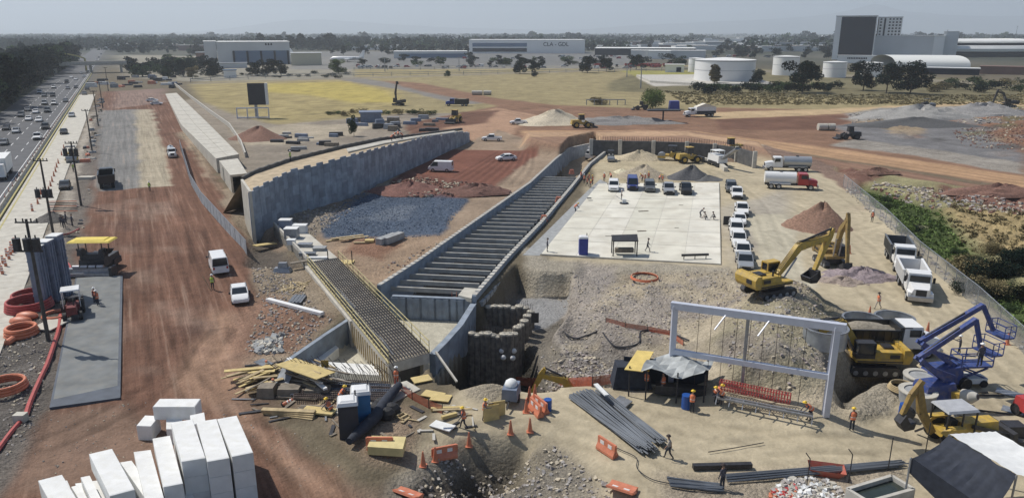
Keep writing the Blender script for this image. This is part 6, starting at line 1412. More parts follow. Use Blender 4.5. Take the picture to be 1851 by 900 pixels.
# distant masts
for x, y, t_, lb in ((1830, 100, 48, 'thin lattice mast right of the terminal'), (1706, 100, 55, 'white mast beside the grey block'), (1158, 160, 122, 'lamp post in front of the concrete bund'), (1133, 140, 115, 'lamp post left of the largest tank'), (830, 128, 104, 'lamp post beside the airport car park'), (696, 130, 106, 'lamp post at the airfield fence')):
    p = P(x, y); K_ = MB(m_steel); K_.cyl(p, p + Vector((0, 0, top(p, t_))), .35, .2, 6); K_.beam(p + Vector((-1, 0, top(p, t_))), p + Vector((1, 0, top(p, t_))), .3); thing(K_, 'mast', lb, 'mast')
# ---------------------------------------------------------------- poles
m_pole = M('pole_wood', (.07, .065, .06), .85, var=.3, sc=2)
def pole(px, py, ty, lb, gear=True, lean=0):
    p = G(px, py); h = top(p, ty) - p.z; rt = empty('utility_pole', p); tag(rt, lb, 'pole'); q = MB(m_pole); q.cyl((0, 0, -.5), (0, 0, h), .19, .11, 8); q.build('post', rt)
    if gear:
        q = MB(m_dark); q.beam((-1.0, 0, h - .3), (1.0, 0, h - .3), .12); 
        for x in (-.9, -.3, .4, .9): q.cyl((x, 0, h - .25), (x, 0, h + .05), .06, n=6)
        q.build('crossarm', rt)
    return rt, h
for a in [(88, 616, 396, 'dark pole in front of the tall grey panels, nearest pole'), (96, 421, 287, 'dark pole standing at the edge of the concrete road, second nearest'), (147, 372, 256, 'dark pole right of the black parked car'), (167, 276, 198, 'pole beside the far end of the concrete apron'), (178, 228, 164, 'far pole beside the rubble strip'), (186, 196, 148, 'farthest pole of the line along the works strip')]: pole(*a)
rt, h = pole(196, 165, 122, 'thin far pole beside the road bridge')
for (px, py, z, lb) in ((66, 405, 8.6, 'dark transformer hanging at the top of the nearest pole'), (84, 350, 5.2, 'dark transformer halfway up the second pole'), (142, 268, 8.2, 'dark transformer on the pole by the yellow roller')):
    base = {66: (88, 616), 84: (96, 421), 142: (147, 372)}[px]; p = G(*base); q = MB(m_dark); c = p + Vector((0, -.1, z))
    for dx in (-.9, 0, .8): q.cyl(c + Vector((dx, -.35, 0)), c + Vector((dx, -.35, 1.1)), .33, n=10); q.cyl(c + Vector((dx, -.35, 1.1)), c + Vector((dx, -.35, 1.4)), .06)
    q.beam(c + Vector((-1.3, -.3, -.05)), c + Vector((1.2, -.3, -.05)), .15); thing(q, 'transformer', lb, 'transformer')
# ---------------------------------------------------------------- tall grey panel stack
a = G(74, 556); st_ = empty('formwork_stack', a, R(62 - 90 + 30)); tag(st_, 'tall upright grey formwork panels with white tops beside the nearest pole', 'formwork'); m_fw = M('form_grey', (.17, .21, .29), .6, .1, var=.2, sc=1.2, dirt=.2, dcol=(.3, .3, .3))
for k in range(3):
    y = k * 1.5; q = MB(m_fw); q.box(-.5 + k * .2, .6 + k * .2, y, y + 1.3, 0, 6.2 + k * .2)
    for s in range(7): q.box(-.54 + k * .2, .64 + k * .2, y - .05, y + 1.34, .3 + s * .9, .42 + s * .9)
    for s in range(3): q.box(.6 + k * .2, .7 + k * .2, y + .1 + s * .45, y + .2 + s * .45, 0, 6.2)
    q.build('panel', st_); MB(m_wht2).box(-.55 + k * .2, .65 + k * .2, y - .03, y + 1.35, 6.22 + k * .2, 6.3 + k * .2).build('panel_cap', st_)
# ---------------------------------------------------------------- drums, cones, barriers
drum = lambda: DRUM
def cone():
    K = Kit(); q = K.part('base', m_or); q.box(-.22, .22, -.22, .22, 0, .05); q = K.part('cone_body', m_or); q.cyl((0, 0, .05), (0, 0, .95), .17, .04, 10); q.mat = m_white; q.cyl((0, 0, .5), (0, 0, .66), .105, .08, 10); return K
for i, (x, y) in enumerate([(27, 445), (21, 452), (24, 458), (13, 465), (17, 470), (6, 478), (11, 483), (2, 492), (5, 497), (20, 462)]): put('drum', drum, 'traffic_drum', 'one of the orange drums gathered on the pale concrete road at the left edge', 'drum', G(x, y), 0, 'orange drums on the concrete road', scale=1.0)
for i, (x, y) in enumerate([(106, 297), (103, 304), (101, 312), (98, 320), (95, 330), (92, 338), (89, 348), (84, 356), (75, 353), (69, 370), (72, 361), (112, 282), (116, 270)]): put('cone', cone, 'traffic_cone', 'one of the slim cones lined up along the apron of the concrete road', 'traffic cone', G(x, y), 0, 'cones along the concrete apron', scale=1.25)
put('drum', drum, 'traffic_drum', 'single orange drum on the apron left of the dark heap', 'drum', G(59, 383), 0, scale=1.1)
for x, y, lb in [(848, 806, 'orange cone just right of the long orange barrier by the crater'), (787, 833, 'orange cone at the left end of the long orange barrier'), (923, 784, 'orange cone above the dark hole of the crater'), (958, 780, 'dark cone alone above the crater rim'), (765, 842, 'dark cone left of the crater barrier'), (957, 722, 'cone left of the barriers stacked beside the blue drum'), (967, 718, 'tall cone behind the barriers beside the blue drum'), (951, 745, 'tilted cone in front of the barriers beside the blue drum'), (1571, 572, 'orange cone between the walking man and the ring forms'), (1676, 602, 'orange cone behind the white cab of the soil truck'), (1820, 622, 'orange cone at the fence beyond the lift baskets'), (1535, 458, 'orange cone right of the dark cabbed excavator')]:
    put('cone', cone, 'traffic_cone', lb, 'traffic cone', G(x, y), 0, scale=1.15)
def barrier():
    K = Kit(); q = K.part('shell', m_or, smooth=False); pr = [(-.26, 0), (-.26, .18), (-.1, .5), (-.07, .95), (.07, .95), (.1, .5), (.26, .18), (.26, 0)]
    q.prism([(y, z) for y, z in pr], -.85, .85, 'x'); q.mat = m_white
    for x in (-.4, .35): q.box(x - .18, x + .18, -.105, -.085, .52, .78); q.box(x - .18, x + .18, .085, .105, .52, .78)
    q.mat = m_or; q.cyl((-.87, 0, .3), (-.87, 0, .9), .06); q.cyl((.87, 0, .3), (.87, 0, .9), .06); return K
for x, y, rz, lb, ti in [(804, 828, 20, 'orange plastic barrier standing at the crater rim', None), (968, 746, -65, 'orange plastic barrier beside the blue drum', None), (1097, 818, -55, 'orange plastic barrier left of the steel bar bundle', None), (1129, 884, -30, 'orange plastic barrier fallen flat at the bottom of the crater slope', (R(70), 0)), (687, 812, 0, 'red plastic barrier in front of the yellow foam block', None), (745, 896, -30, 'orange plastic barrier lying at the bottom edge left of the crater', (R(60), 0)), (977, 741, -60, 'second orange barrier of the pair beside the blue drum', None)]:
    put('barrier', barrier, 'plastic_barrier', lb, 'barrier', G(x, y) + Vector((0, 0, .15 if ti else 0)), R(rz), tilt=ti, scale=1.0)
for x, y, lb, s in [(495, 706, 'orange drum left of the dark leaning plate', .9), (483, 672, 'orange drum at the left end of the bar mats', .9)]: put('drum', drum, 'traffic_drum', lb, 'drum', G(x, y), 0, scale=s)
put('drum', drum, 'traffic_drum', 'orange drum tipped over on the timber stack', 'drum', G(512, 742) + Vector((0, 0, .5)), 0, scale=.8, tilt=(0, R(60)))
def barrel(m_):
    def f(): K = Kit(); q = K.part('shell', m_, smooth=True); q.cyl((0, 0, 0), (0, 0, .9), .3, n=16); q = K.part('hoop', m_); q.cyl((0, 0, .28), (0, 0, .32), .31, n=16); q.cyl((0, 0, .6), (0, 0, .64), .31, n=16); return K
    return f
m_blb = M('barrel_blue', (.02, .09, .35), .4)
putv('barrel', barrel(m_blb), 'barrel', 'bright blue drum standing alone right of the orange barriers', 'barrel', 990, 741, 0); putv('barrel', barrel(m_blb), 'barrel', 'blue drum in the shade of the tarp canopy', 'barrel', 1240, 737, 0, scale=1.2)
# ---------------------------------------------------------------- portable toilets
def toilet(m_):
    def f():
        K = Kit(); q = K.part('cabin', m_); q.box(-.55, .55, -.55, .55, 0, 2.1); q = K.part('roof', m_pw); q.box(-.6, .6, -.6, .6, 2.1, 2.3, .08, .08); q.box(-.45, .45, -.45, .45, 2.3, 2.38, .1, .1)
        q = K.part('door', m_); q.box(-.42, .42, -.58, -.55, .1, 1.95); q = K.part('vent_pipe', m_dark); q.cyl((.45, .4, 2.2), (.45, .4, 2.6), .05); return K
    return f
m_tbk = M('toilet_black', (.035, .04, .055), .5); m_tbl = M('toilet_blue', (.03, .16, .36), .5); m_tb2 = M('toilet_royal', (.04, .06, .30), .5)
putv('toil1', toilet(m_tbk), 'portable_toilet', 'black portable toilet with white roof in the foreground', 'portable toilet', 632, 785, 12, scale=1.2); putv('toil2', toilet(m_tbl), 'portable_toilet', 'blue portable toilet right behind the black one', 'portable toilet', 655, 764, 12, scale=1.2)
put('toil3', toilet(m_tb2), 'portable_toilet', 'royal blue portable toilet on the near edge of the slab', 'portable toilet', P(1054, 459, .22), 0, scale=1.0)
# ---------------------------------------------------------------- foam blocks
m_foam = M('foam', (.76, .765, .75), .85, var=.07, sc=1.1, bump=.25, dirt=.3, dcol=(.60, .585, .50)); FG = 'white foam blocks stacked in the foreground'
def block(fl, fr, bl_, zt, label, h=1.1, z0=None):
    a, b_, c = P(*fl, zt), P(*fr, zt), P(*bl_, zt); z0 = zt - h if z0 is None else z0; d = b_ + (c - a); o = Vector((a.x, a.y, z0)); K = MB(m_foam)
    e = .015; q = [a, b_, d, c]; ce = (a + b_ + c + d) / 4; lo = [(p - ce) * (1 - e) + ce for p in q]
    K.add([(p.x - o.x, p.y - o.y, 0) for p in lo] + [(p.x - o.x, p.y - o.y, zt - z0 - .03) for p in lo] + [(p.x - o.x + (ce.x - p.x) * .03, p.y - o.y + (ce.y - p.y) * .03, zt - z0) for p in lo], [(0, 3, 2, 1), (8, 9, 10, 11)] + [(k, (k + 1) % 4, (k + 1) % 4 + 4, k + 4) for k in range(4)] + [(k + 4, (k + 1) % 4 + 4, (k + 1) % 4 + 8, k + 8) for k in range(4)])
    ob_ = K.build('foam_block', None, loc=o); return tag(ob_, label, 'foam block', FG)
def dn(p, dz, z): q = P(*p, z); q = Vector((q.x, q.y, z - dz)); d = q - Vector((0, 0, HC)); cz_ = -(d.y * st * -1) ; u = Vector((d.x, d.y * st + d.z * ct, d.y * ct - d.z * st)); return (925.5 + F * u.x / u.z, 450 - F * u.y / u.z)
for fl, fr, bl_, nm in (((328, 834), (372, 827), (308, 762), 'left'), ((374, 834), (415, 827), (354, 761), 'middle'), ((419, 825), (458, 817), (392, 756), 'right')):
    block(fl, fr, bl_, 3.3, 'topmost foam block of the %s tall stack, all three standing side by side' % nm)
    for j, z in enumerate((2.2, 1.1)): block(dn(fl, 1.1 * (j + 1), 3.3), dn(fr, 1.1 * (j + 1), 3.3), dn(bl_, 1.1 * (j + 1), 3.3), z, 'foam block in the %s layer of the %s tall stack' % (('middle', 'bottom')[j], nm))
block((295, 880), (331, 873), (275, 791), 2.7, 'long foam block leaning lower, just left of the three tall stacks'); block((262, 905), (297, 900), (241, 815), 2.3, 'stained yellowish foam block left of the long lower one'); block((198, 896), (244, 884), (160, 819), 2.7, 'big foam block on top, between the stained one and the left edge group'); block((262, 900), (285, 896), (216, 834), 2.0, 'foam block wedged low between the big one and the stained one', 1.0)
block((105, 935), (152, 922), (68, 867), 2.0, 'foam block nearest the bottom left corner'); block((175, 925), (193, 921), (145, 861), 1.9, 'narrow foam block left of the big one on top'); block((160, 930), (175, 926), (128, 878), 1.6, 'narrow foam block beside the corner one')
for i, (x, y) in enumerate(((110, 950), (165, 950), (215, 945), (270, 945), (320, 935))): block((x, y), (x + 45, y - 7), (x - 30, y - 78), 1.1, 'foam block in the lowest layer of the heap, number %s from the left edge' % ('one', 'two', 'three', 'four', 'five')[i])
block((246, 769), (273, 770), (262, 750), 1.1, 'low foam block under the left end of the crosswise one', z0=0); block((275, 735), (352, 735), (288, 720), 2.1, 'ribbed foam block lying crosswise at the back of the heap', 1.0); block((300, 775), (330, 775), (300, 752), 1.1, 'foam block supporting the middle of the crosswise one', z0=0); block((345, 768), (372, 762), (343, 750), 1.7, 'foam block peeping out behind the tall stacks', 1.7)
# ---------------------------------------------------------------- steel bars
BG = 'long steel bars of the big bundle'
def bars(p0, p1, q0, q1, n, r, group, label, layers=5, seed=0):
    rr = random.Random(seed); a0, a1, b0, b1 = G(*p0), G(*p1), G(*q0), G(*q1); me = None
    for k in range(n):
        t0, t1 = rr.random(), rr.random() * .35; s = a0.lerp(a1, t0) + Vector((0, 0, .1 + rr.random() * .12 * layers * (1 - abs(t0 - .5)))); e = b0.lerp(b1, (t0 * .8 + t1 * .55)) + Vector((0, 0, .1 + rr.random() * .16 * layers * .7)); d = e - s
        if me is None: q = MB(m_bar); q.cyl((0, 0, 0), (1, 0, 0), r, n=5); me = q.mesh('bar')
        o = bpy.data.objects.new('steel_bar', me); C.objects.link(o); o.location = s; o.rotation_euler = d.to_track_quat('X', 'Z').to_euler(); o.scale = (d.length * rr.uniform(.93, 1.03), 1, 1); tag(o, label, 'steel bar', group)
bars((1028, 722), (1072, 712), (1158, 824), (1190, 818), 72, .055, BG, 'one of the long steel bars in the big bundle left of the walking man', seed=1)
bars((1076, 710), (1086, 706), (1190, 810), (1204, 806), 26, .055, 'bars of the narrow bundle', 'one of the steel bars in the narrow bundle right of the big one', seed=2)
bars((1205, 866), (1212, 882), (1300, 878), (1310, 892), 26, .05, 'bars lying left of the rubble', 'one of the steel bars lying left of the rubble at the bottom edge', 2, 3)
bars((1310, 862), (1315, 876), (1620, 838), (1640, 846), 30, .045, 'bars along the lower yard edge', 'one of the thin bars strewn along the lower edge of the yard', 2, 4)
q = MB(m_dark); a, b_ = G(1252, 849), G(1358, 846); q.beam(a + Vector((0, 0, .25)), b_ + Vector((0, 0, .25)), .35, .3); thing(q, 'steel_beam', 'dark steel beam lying level above the rubble heap', 'beam')
q = MB(m_wht2); a, b_ = G(1076, 715), G(1096, 736); q.beam(a + Vector((0, 0, 1)), b_ + Vector((0, 0, 1)), .35, .1); thing(q, 'white_board', 'short white board lying across the steel bars', 'board')
for i, (x, y) in enumerate(((1118, 726), (1124, 731), (1130, 735))): p = G(x, y); q = MB(m_steel); q.cbox(p + Vector((0, 0, .12 + .05 * i)), (.5, 1.4, .12), Matrix.Rotation(R(-35), 3, 'Z')); thing(q, 'grey_sheet', 'grey metal sheet in the small stack right of the bars, %s one' % ('upper', 'middle', 'lower')[i], 'sheet', 'grey sheets right of the bars')
# bar mats at the near edge of the trench
m_mat = M('bar_mat', (.13, .15, .19), .7, .3, var=.3)
for i in range(5):
    a, b_, c, d = P(508 + i * 6, 684 + i * 7, .1), P(705, 692 + i * 6, .1), P(735, 700 + i * 5, .1), P(515 + i * 10, 688 + i * 7, .1); q = MB(m_mat if i % 2 else m_rust)
    for k in range(46): t_ = k / 45; s = a.lerp(b_, t_); q.beam((s.x, s.y, .15 + i * .06), (s.x + .35, s.y - 1.3, .15 + i * .06), .045)
    for k in range(5): s, e = a + Vector((.09 * k, -.3 * k, 0)), b_ + Vector((.09 * k, -.3 * k, 0)); q.beam((s.x, s.y, .2 + i * .06), (e.x, e.y, .2 + i * .06), .06)
    thing(q, 'bar_mat', 'flat mat of reinforcing bars on the near trench edge, %s from the white foam' % ('first', 'second', 'third', 'fourth', 'last')[i], 'rebar mat', 'mats of bars on the trench edge')
q = MB(m_rust)
for k in range(60):
    p = P(505 + k * 3.7, 684 + k * .15, .1); l = random.uniform(1.2, 2.2); q.tube([p, p + Vector((-.1 - .2 * random.random(), 0, l * .6)), p + Vector((-.5 - .5 * random.random(), 0, l))], .022, 4)
thing(q, 'starter_bars', 'row of thin bent starter bars rising along the near trench edge', 'rebar')
def slabthing(pts, z0, z1, m_, name, lb, cat, grp=None, zs=0): q = MB(m_); v = [P(*p, zs) for p in pts]; o = v[0]; q.slab([(p.x, p.y) for p in v], z0, z1); return thing(q, name, lb, cat, grp)
slabthing([(508, 668), (690, 678), (696, 660), (530, 650)], FZ, FZ + 1.0, m_foam, 'foam_sheet', 'long white foam sheet along the near end of the trench floor', 'foam block', zs=FZ + 1)
slabthing([(562, 655), (575, 658), (612, 628), (600, 618)], FZ, FZ + .9, m_foam, 'foam_block', 'white foam block lying against the lower trench wall', 'foam block', zs=FZ + .9)
slabthing([(698, 682), (724, 684), (718, 664), (694, 662)], FZ, FZ + 1., m_foam, 'foam_block', 'white foam block at the foot of the deck', 'foam block', zs=FZ + 1)
q = MB(m_yel); p = P(589, 682, .2); q.box(p.x - .3, p.x + .3, p.y, p.y + .04, 1.1, 1.7); q.mat = m_steel; q.cyl((p.x, p.y, 0), (p.x, p.y, 1.3), .03); thing(q, 'warning_sign', 'small yellow sign on a post in front of the white foam sheet', 'sign')
# ---------------------------------------------------------------- timber
def board(px, py, l, w_, t_, rz, m_, name, lb, grp=None, z=0, tilt=None, cat='board'):
    q = MB(m_); q.box(-l / 2, l / 2, -w_ / 2, w_ / 2, 0, t_); o = q.build(name, None, loc=G(px, py) + Vector((0, 0, z))); o.rotation_euler = (tilt[0] if tilt else 0, tilt[1] if tilt else 0, R(rz)); return tag(o, lb, cat, grp)
random.seed(9)
board(555, 700, 4.2, 2.2, .06, -28, m_ply, 'plywood_sheet', 'large plywood sheet tilted on top of the timber heap', z=1.6, tilt=(R(-8), R(4)), cat='sheet')
board(513, 703, 1.2, 3.2, .05, -20, m_bar, 'steel_plate', 'dark speckled plate leaning on the timber heap', z=.7, tilt=(R(38), 0), cat='plate'); board(478, 668, 1.6, .9, .05, -40, m_bar, 'steel_plate', 'small dark plate lying at the top left of the timber heap', z=.6, cat='plate')
q = MB(m_wht2); a, b_ = G(525, 690) + Vector((0, 0, 2.2)), G(590, 722) + Vector((0, 0, .9)); q.beam(a, b_, .3, .15); thing(q, 'white_beam', 'long white beam on the front of the timber heap', 'beam')
for i in range(34):
    x, y = random.uniform(440, 520), random.uniform(672, 712); 
    if x > 490 and y > 700: continue
    board(x, y, random.uniform(1.5, 3.8), random.uniform(.15, .5), .06, random.uniform(10, 60), random.choice((m_wood, m_wood, m_wdk, m_ply)), 'plank', 'one of the loose planks in the timber heap left of the dark plate', 'planks in the timber heap', z=random.uniform(.1, .8), tilt=(random.uniform(-.1, .1), random.uniform(-.12, .12)), cat='plank')
for i in range(26):
    board(560 + random.uniform(-25, 50), 690 + random.uniform(-14, 22), random.uniform(2, 3.5), .16, .1, -30 + random.uniform(-8, 8), random.choice((m_wood, m_con, m_wdk)), 'batten', 'one of the battens under and beside the large plywood sheet', 'battens under the plywood', z=random.uniform(.2, 1.5), cat='batten')
for i in range(9): board(537 + i * .5, 722 - i * 5.0, 3.2, .32, .12, -10 + random.uniform(-3, 3), m_wdk, 'short_plank', 'one of the dark planks stacked like steps below the white beam', 'stacked dark planks', z=.1 + i * .14, cat='plank')
for i_, (dx, w2_) in enumerate(((-.4, 1.0), (-2.6, .9), (-4.4, .7))): q = MB(m_wdk); a = G(575 + i_, 730); q.box(a.x + dx - w2_, a.x + dx + w2_, a.y + 1.0, a.y + 2.2, -.2, .6 + .1 * i_, .1, .1); thing(q, 'gap_shade_box', 'dark box standing in for a shaded gap under the timber heap, ' + ('rightmost', 'middle', 'leftmost')[i_] + ' one', 'crate', 'gap boxes under the timber heap')  # low dark boxes stand in for the shaded gaps in the heap
for i in range(4): board(522, 752 - i * .6, 4.0, .45, .1, -14 + i * 3, m_wood, 'timber_beam', 'thick timber beam in the low stack before the heap, %s' % ('bottom one', 'second up', 'third up', 'top one')[i], 'beams in the low stack', z=.02 + i * .11, cat='beam')
board(577, 746, 2.4, .9, .15, -12, m_ply, 'plywood_sheet', 'small plywood sheet on the ground left of the toilets', z=.1, cat='sheet')
for i in range(12): board(random.uniform(545, 600), random.uniform(735, 752), random.uniform(.8, 1.8), .16, .08, random.uniform(-40, 50), m_wdk, 'offcut', 'one of the timber offcuts lying left of the crouching worker', 'timber offcuts', z=.05, cat='offcut')
for x, y, l, w_, rz, lb in ((762, 688, 1.5, 1.1, 25, 'plywood sheet above the narrow pit right of the deck'), (783, 716, 1.7, 1.0, -20, 'left plywood sheet of two lying by the path'), (797, 722, 1.5, 1.1, -12, 'right plywood sheet of two lying by the path'), (800, 773, 1.7, .9, -28, 'pale sheet lying flat before the walking man')): board(x, y, l, w_, .08, rz, m_ply if y < 760 else m_wht2, 'plywood_sheet', lb, z=.12, cat='sheet')
board(898, 752, 1.3, .06, 1.2, 20, m_ply, 'plywood_sheet', 'plywood sheet standing beside the one held by the worker', cat='sheet')
for x, y, l, rz, lb in ((806, 742, 2.2, 5, 'yellow timber beam lying left of the walking man'), (812, 755, 1.2, 30, 'short grey beam before the yellow one')): board(x, y, l, .25, .25, rz, m_ply, 'timber_beam', lb, z=.05, cat='beam')
q = MB(m_wood)
for s in (-.35, .35): q.beam((s, 0, .12), (s, 5.2, .12), .1)
K = q.build('ladder', None, loc=G(736, 758)); K.rotation_euler.z = R(52); tag(K, 'wooden ladder lying on the ground right of the toilets', 'ladder')
for k in range(11): MB(m_wood).beam((-.35, .3 + k * .46, .16), (.35, .3 + k * .46, .16), .14).build('rung', K)
for i in range(40): board(random.uniform(600, 860), random.uniform(735, 790), random.uniform(.4, 1.5), random.uniform(.1, .3), .06, random.uniform(0, 180), random.choice((m_wdk, m_wood, m_dark, m_con)), 'scrap_board', 'one of the scraps of board strewn between the toilets and the crater', 'scraps of board', z=.03, cat='board')
for i in range(36): board(random.uniform(440, 600), random.uniform(655, 760), random.uniform(.5, 2.4), random.uniform(.1, .3), .06, random.uniform(0, 180), random.choice((m_wdk, m_wood, m_dark, m_steel)), 'scrap_board', 'one of the scraps of board around the timber heap', 'scraps around the timber heap', z=.05, cat='board')
for i in range(24): board(random.uniform(512, 550), random.uniform(512, 528), random.uniform(1, 2.2), .12, .06, random.uniform(0, 180), m_wood, 'lath', 'one of the pale laths strewn beside the deck fence', 'laths beside the deck', z=.05, cat='lath')
for i in range(14): board(528 + (i % 7) * 3.2, 543 + (i // 7) * 2, .25, 2.2, .12, 0, m_bar, 'steel_form', 'one of the slim dark forms stacked upright beside the deck', 'slim dark forms', z=.1 + .1 * (i % 2), cat='form')
q = MB(m_white); a, b_ = G(484, 546), G(583, 572); q.beam(a + Vector((0, 0, .3)), b_ + Vector((0, 0, .3)), .5, .3); thing(q, 'white_pipe', 'long bright white beam lying beside the red dirt', 'beam')
q = MB(m_ply); a, b_ = G(461, 452), G(498, 447); q.beam(a + Vector((0, 0, .6)), b_ + Vector((0, 0, .6)), 1.0, .12); thing(q, 'yellow_board', 'long yellow board lying above the dark ditch', 'board')
q = MB(m_steel); p = G(510, 492); q.box(p.x - 1, p.x + 1.1, p.y - .6, p.y + .6, 0, .5, .2, .2); q.box(p.x - .4, p.x + .7, p.y - .3, p.y + .4, .5, 1.1, .1, .1); thing(q, 'machine_part', 'pale steel machine part lying beside the walkway wall', 'machine part')
# clutter on the walkway
for i, (x, y, l, w_, h, m_, lb) in enumerate([(517, 408, 1.6, 1.2, 1.3, m_fw, 'tall grey crate at the far end of the walkway'), (528, 424, 1.7, 1.4, 1.3, m_steel, 'dark fronted box in the middle of the walkway'), (543, 414, 1.8, 1.2, 1.0, m_wht2, 'white topped box at the right edge of the walkway'), (527, 436, 1.0, .8, .6, m_wht2, 'small white box in front of the dark fronted one'), (552, 440, 1.7, .9, .35, m_steel, 'heap of grey clamps on the walkway'), (556, 456, 1.9, .8, .3, m_bar, 'dark steel bars lying on the near walkway'), (578, 446, 1.5, 1.2, .3, m_cong, 'grey sheets at the right edge of the walkway'), (572, 462, 2.6, .5, .15, m_wht2, 'white plank across the near end of the walkway')]):
    p = P(x, y + 6, DZ); q = MB(m_); q.box(p.x - l / 2, p.x + l / 2, p.y - w_ / 2, p.y + w_ / 2, DZ + .03, DZ + h, .04, .04); q.mat = m_wht2 if h > .9 else m_; q.box(p.x - l / 2 - .05, p.x + l / 2 + .05, p.y - w_ / 2, p.y + w_ / 2 + .05, DZ + h + .002, DZ + h + .1); thing(q, 'crate' if h > .5 else 'steel_pieces', lb, 'crate' if h > .5 else 'materials')
# boards and blocks by the blue gravel
for i, (x, y, l, rz, lb) in enumerate([(615, 434, 4, 32, 'long brown board at the edge of the blue gravel'), (628, 430, 4.5, 28, 'yellow board at the edge of the blue gravel'), (640, 432, 4, 26, 'grey board beside the yellow one at the blue gravel'), (653, 440, 2, 6, 'short brown plank in front of the blue gravel')]): board(x, y, l, .5, .1, rz, m_wood, 'plank', lb, z=.1, cat='plank')
for x, y, lb in ((700, 438, 'left precast block beside the blue gravel'), (711, 436, 'right precast block beside the blue gravel')): board(x, y, 1.0, 3.6, .9, -30, m_cong, 'concrete_block', lb, cat='block')
board(668, 437, 1.2, .9, .3, 5, m_ply, 'yellow_crate', 'small yellow crate beside the precast blocks', cat='crate')
q = MB(m_ply); p = P(620, 468, .4); q.box(p.x - 1.6, p.x + 1.3, p.y - 1, p.y + .6, -.1, .1); q.mat = m_dark
for x in (-1.6, 1.3): q.beam((p.x + x, p.y - .9, -.5), (p.x + x, p.y - .9, 1.7), .1)
thing(q, 'work_platform', 'small yellow work platform at the right of the walkway', 'platform')
q = MB(m_wdk); a, b_ = P(524, 476, .8), P(556, 471, .8); q.beam(a, b_, .6, .1); q.mat = m_dark; q.beam(P(549, 471, .8), P(552, 505, -1), .15); thing(q, 'footboard', 'footboard bridging from the bank to the walkway', 'plank')
# yellow foam block and black pipe by the toilets
slabthing([(664, 808), (728, 812), (734, 790), (672, 788)], .05, .65, M('yellow_foam', (.62, .52, .25), .8), 'yellow_foam_block', 'yellow foam block lying behind the red barrier', 'foam block', zs=.6)
q = MB(m_navy); pts_ = [G(632, 812), G(655, 790), G(680, 765), G(700, 735), G(722, 708)]; q.tube([p + Vector((0, 0, .6)) for p in pts_], [.25, .42, .45, .4, .3], 12); thing(q, 'black_sheeting', 'roll of black plastic sheeting running up behind the toilets', 'sheeting', smooth=True)
for i in range(5): q = MB(m_blk); p = G(672 + i * 9, 756 - (i % 3) * 9); q.ball(p + Vector((0, 0, .35)), .7, .6, .5, 8, 5); thing(q, 'plastic_bag', 'one of the black plastic bags piled behind the toilets', 'bag', 'black bags')
q = MB(m_conl); q.slab([P2(600, 745), P2(640, 760), P2(760, 705), P2(735, 690), P2(640, 715)], -.3, .12); struct(q, 'pavement')
def coil(px, py, r, n, rr, m_, lb, z=.2, grp=None, cat='hose'):
    q = MB(m_); p = G(px, py)
    for k in range(n): q.tube([p + Vector((math.cos(a * .3491) * (r - .05 * k), math.sin(a * .3491) * (r - .05 * k), z + k * rr * 1.7)) for a in range(19)], rr, 6)
    return thing(q, 'hose_coil', lb, cat, grp, smooth=True)
m_hr = M('hose_red', (.42, .07, .06), .5, var=.15); m_ho = M('hose_orange', (.62, .20, .10), .5, var=.15)
coil(690, 722, .9, 2, .05, m_dark, 'dark hose ring on the pale concrete by the toilets')
coil(58, 540, 1.9, 3, .12, m_hr, 'wide red hose coil behind the bigger one by the panels'); coil(54, 558, 2.1, 4, .14, m_hr, 'biggest red hose coil beside the tall grey panels'); coil(40, 606, 1.3, 3, .17, m_ho, 'orange hose coil near the foot of the nearest pole'); coil(10, 705, 1.5, 3, .13, m_ho, 'orange hose coil at the left edge of the picture'); coil(1165, 505, 1.6, 3, .05, m_ho, 'thin orange hose coil on the rubble before the slab'); coil(104, 572, 1.2, 1, .2, m_or, 'orange coil at the top of the pale board by the pole')
for x, y, lb in ((50, 577, 'upper orange bag between the hose coils'), (38, 586, 'lower orange bag between the hose coils')): q = MB(m_or); p = G(x, y); q.ball(p + Vector((0, 0, .35)), 1.1, .6, .45, 10, 6); thing(q, 'orange_bag', lb, 'bag', smooth=True)
q = MB(m_or); a, b_ = G(14, 625), G(30, 614); q.cyl(a + Vector((0, 0, .3)), b_ + Vector((0, 0, .3)), .3); thing(q, 'orange_pipe', 'short orange pipe lying at the left edge', 'pipe')
board(92, 590, 2.2, 2.6, .1, -10, m_conl, 'pale_board', 'pale board lying beside the foot of the nearest pole', z=.15)
def hose(pts, r, m_, lb, z=.15):
    q = MB(m_); v = [G(*p) + Vector((0, 0, z)) for p in pts]; w_ = []
    for i in range(len(v) - 1):
        p0, p1, p2, p3 = v[max(i - 1, 0)], v[i], v[i + 1], v[min(i + 2, len(v) - 1)]
        for k in range(5): t_ = k / 5; w_.append(.5 * ((2 * p1) + (p2 - p0) * t_ + (2 * p0 - 5 * p1 + 4 * p2 - p3) * t_ * t_ + (3 * p1 - p0 - 3 * p2 + p3) * t_ ** 3))
    q.tube(w_ + [v[-1]], r, 6); return thing(q, 'hose', lb, 'hose', smooth=True)
hose([(110, 572), (106, 600), (98, 625), (86, 660), (72, 690), (55, 730), (47, 755)], .2, m_hr, 'thick red hose running along the left of the paved lane')
hose([(40, 762), (20, 785), (0, 812), (-20, 840)], .17, m_hr, 'red hose leaving the picture at the left edge')
hose([(100, 468), (118, 474), (128, 486), (124, 506)], .13, m_hr, 'short red hose curving beside the grey panels'); hose([(98, 440), (102, 428), (125, 424), (144, 415)], .1, m_hr, 'thin red hose at the upper end of the grey panels')
q = MB(m_conl); p = G(39, 762); q.box(p.x - .4, p.x + .4, p.y - .3, p.y + .3, 0, .6); thing(q, 'concrete_box', 'small pale concrete box on the red hose', 'box')
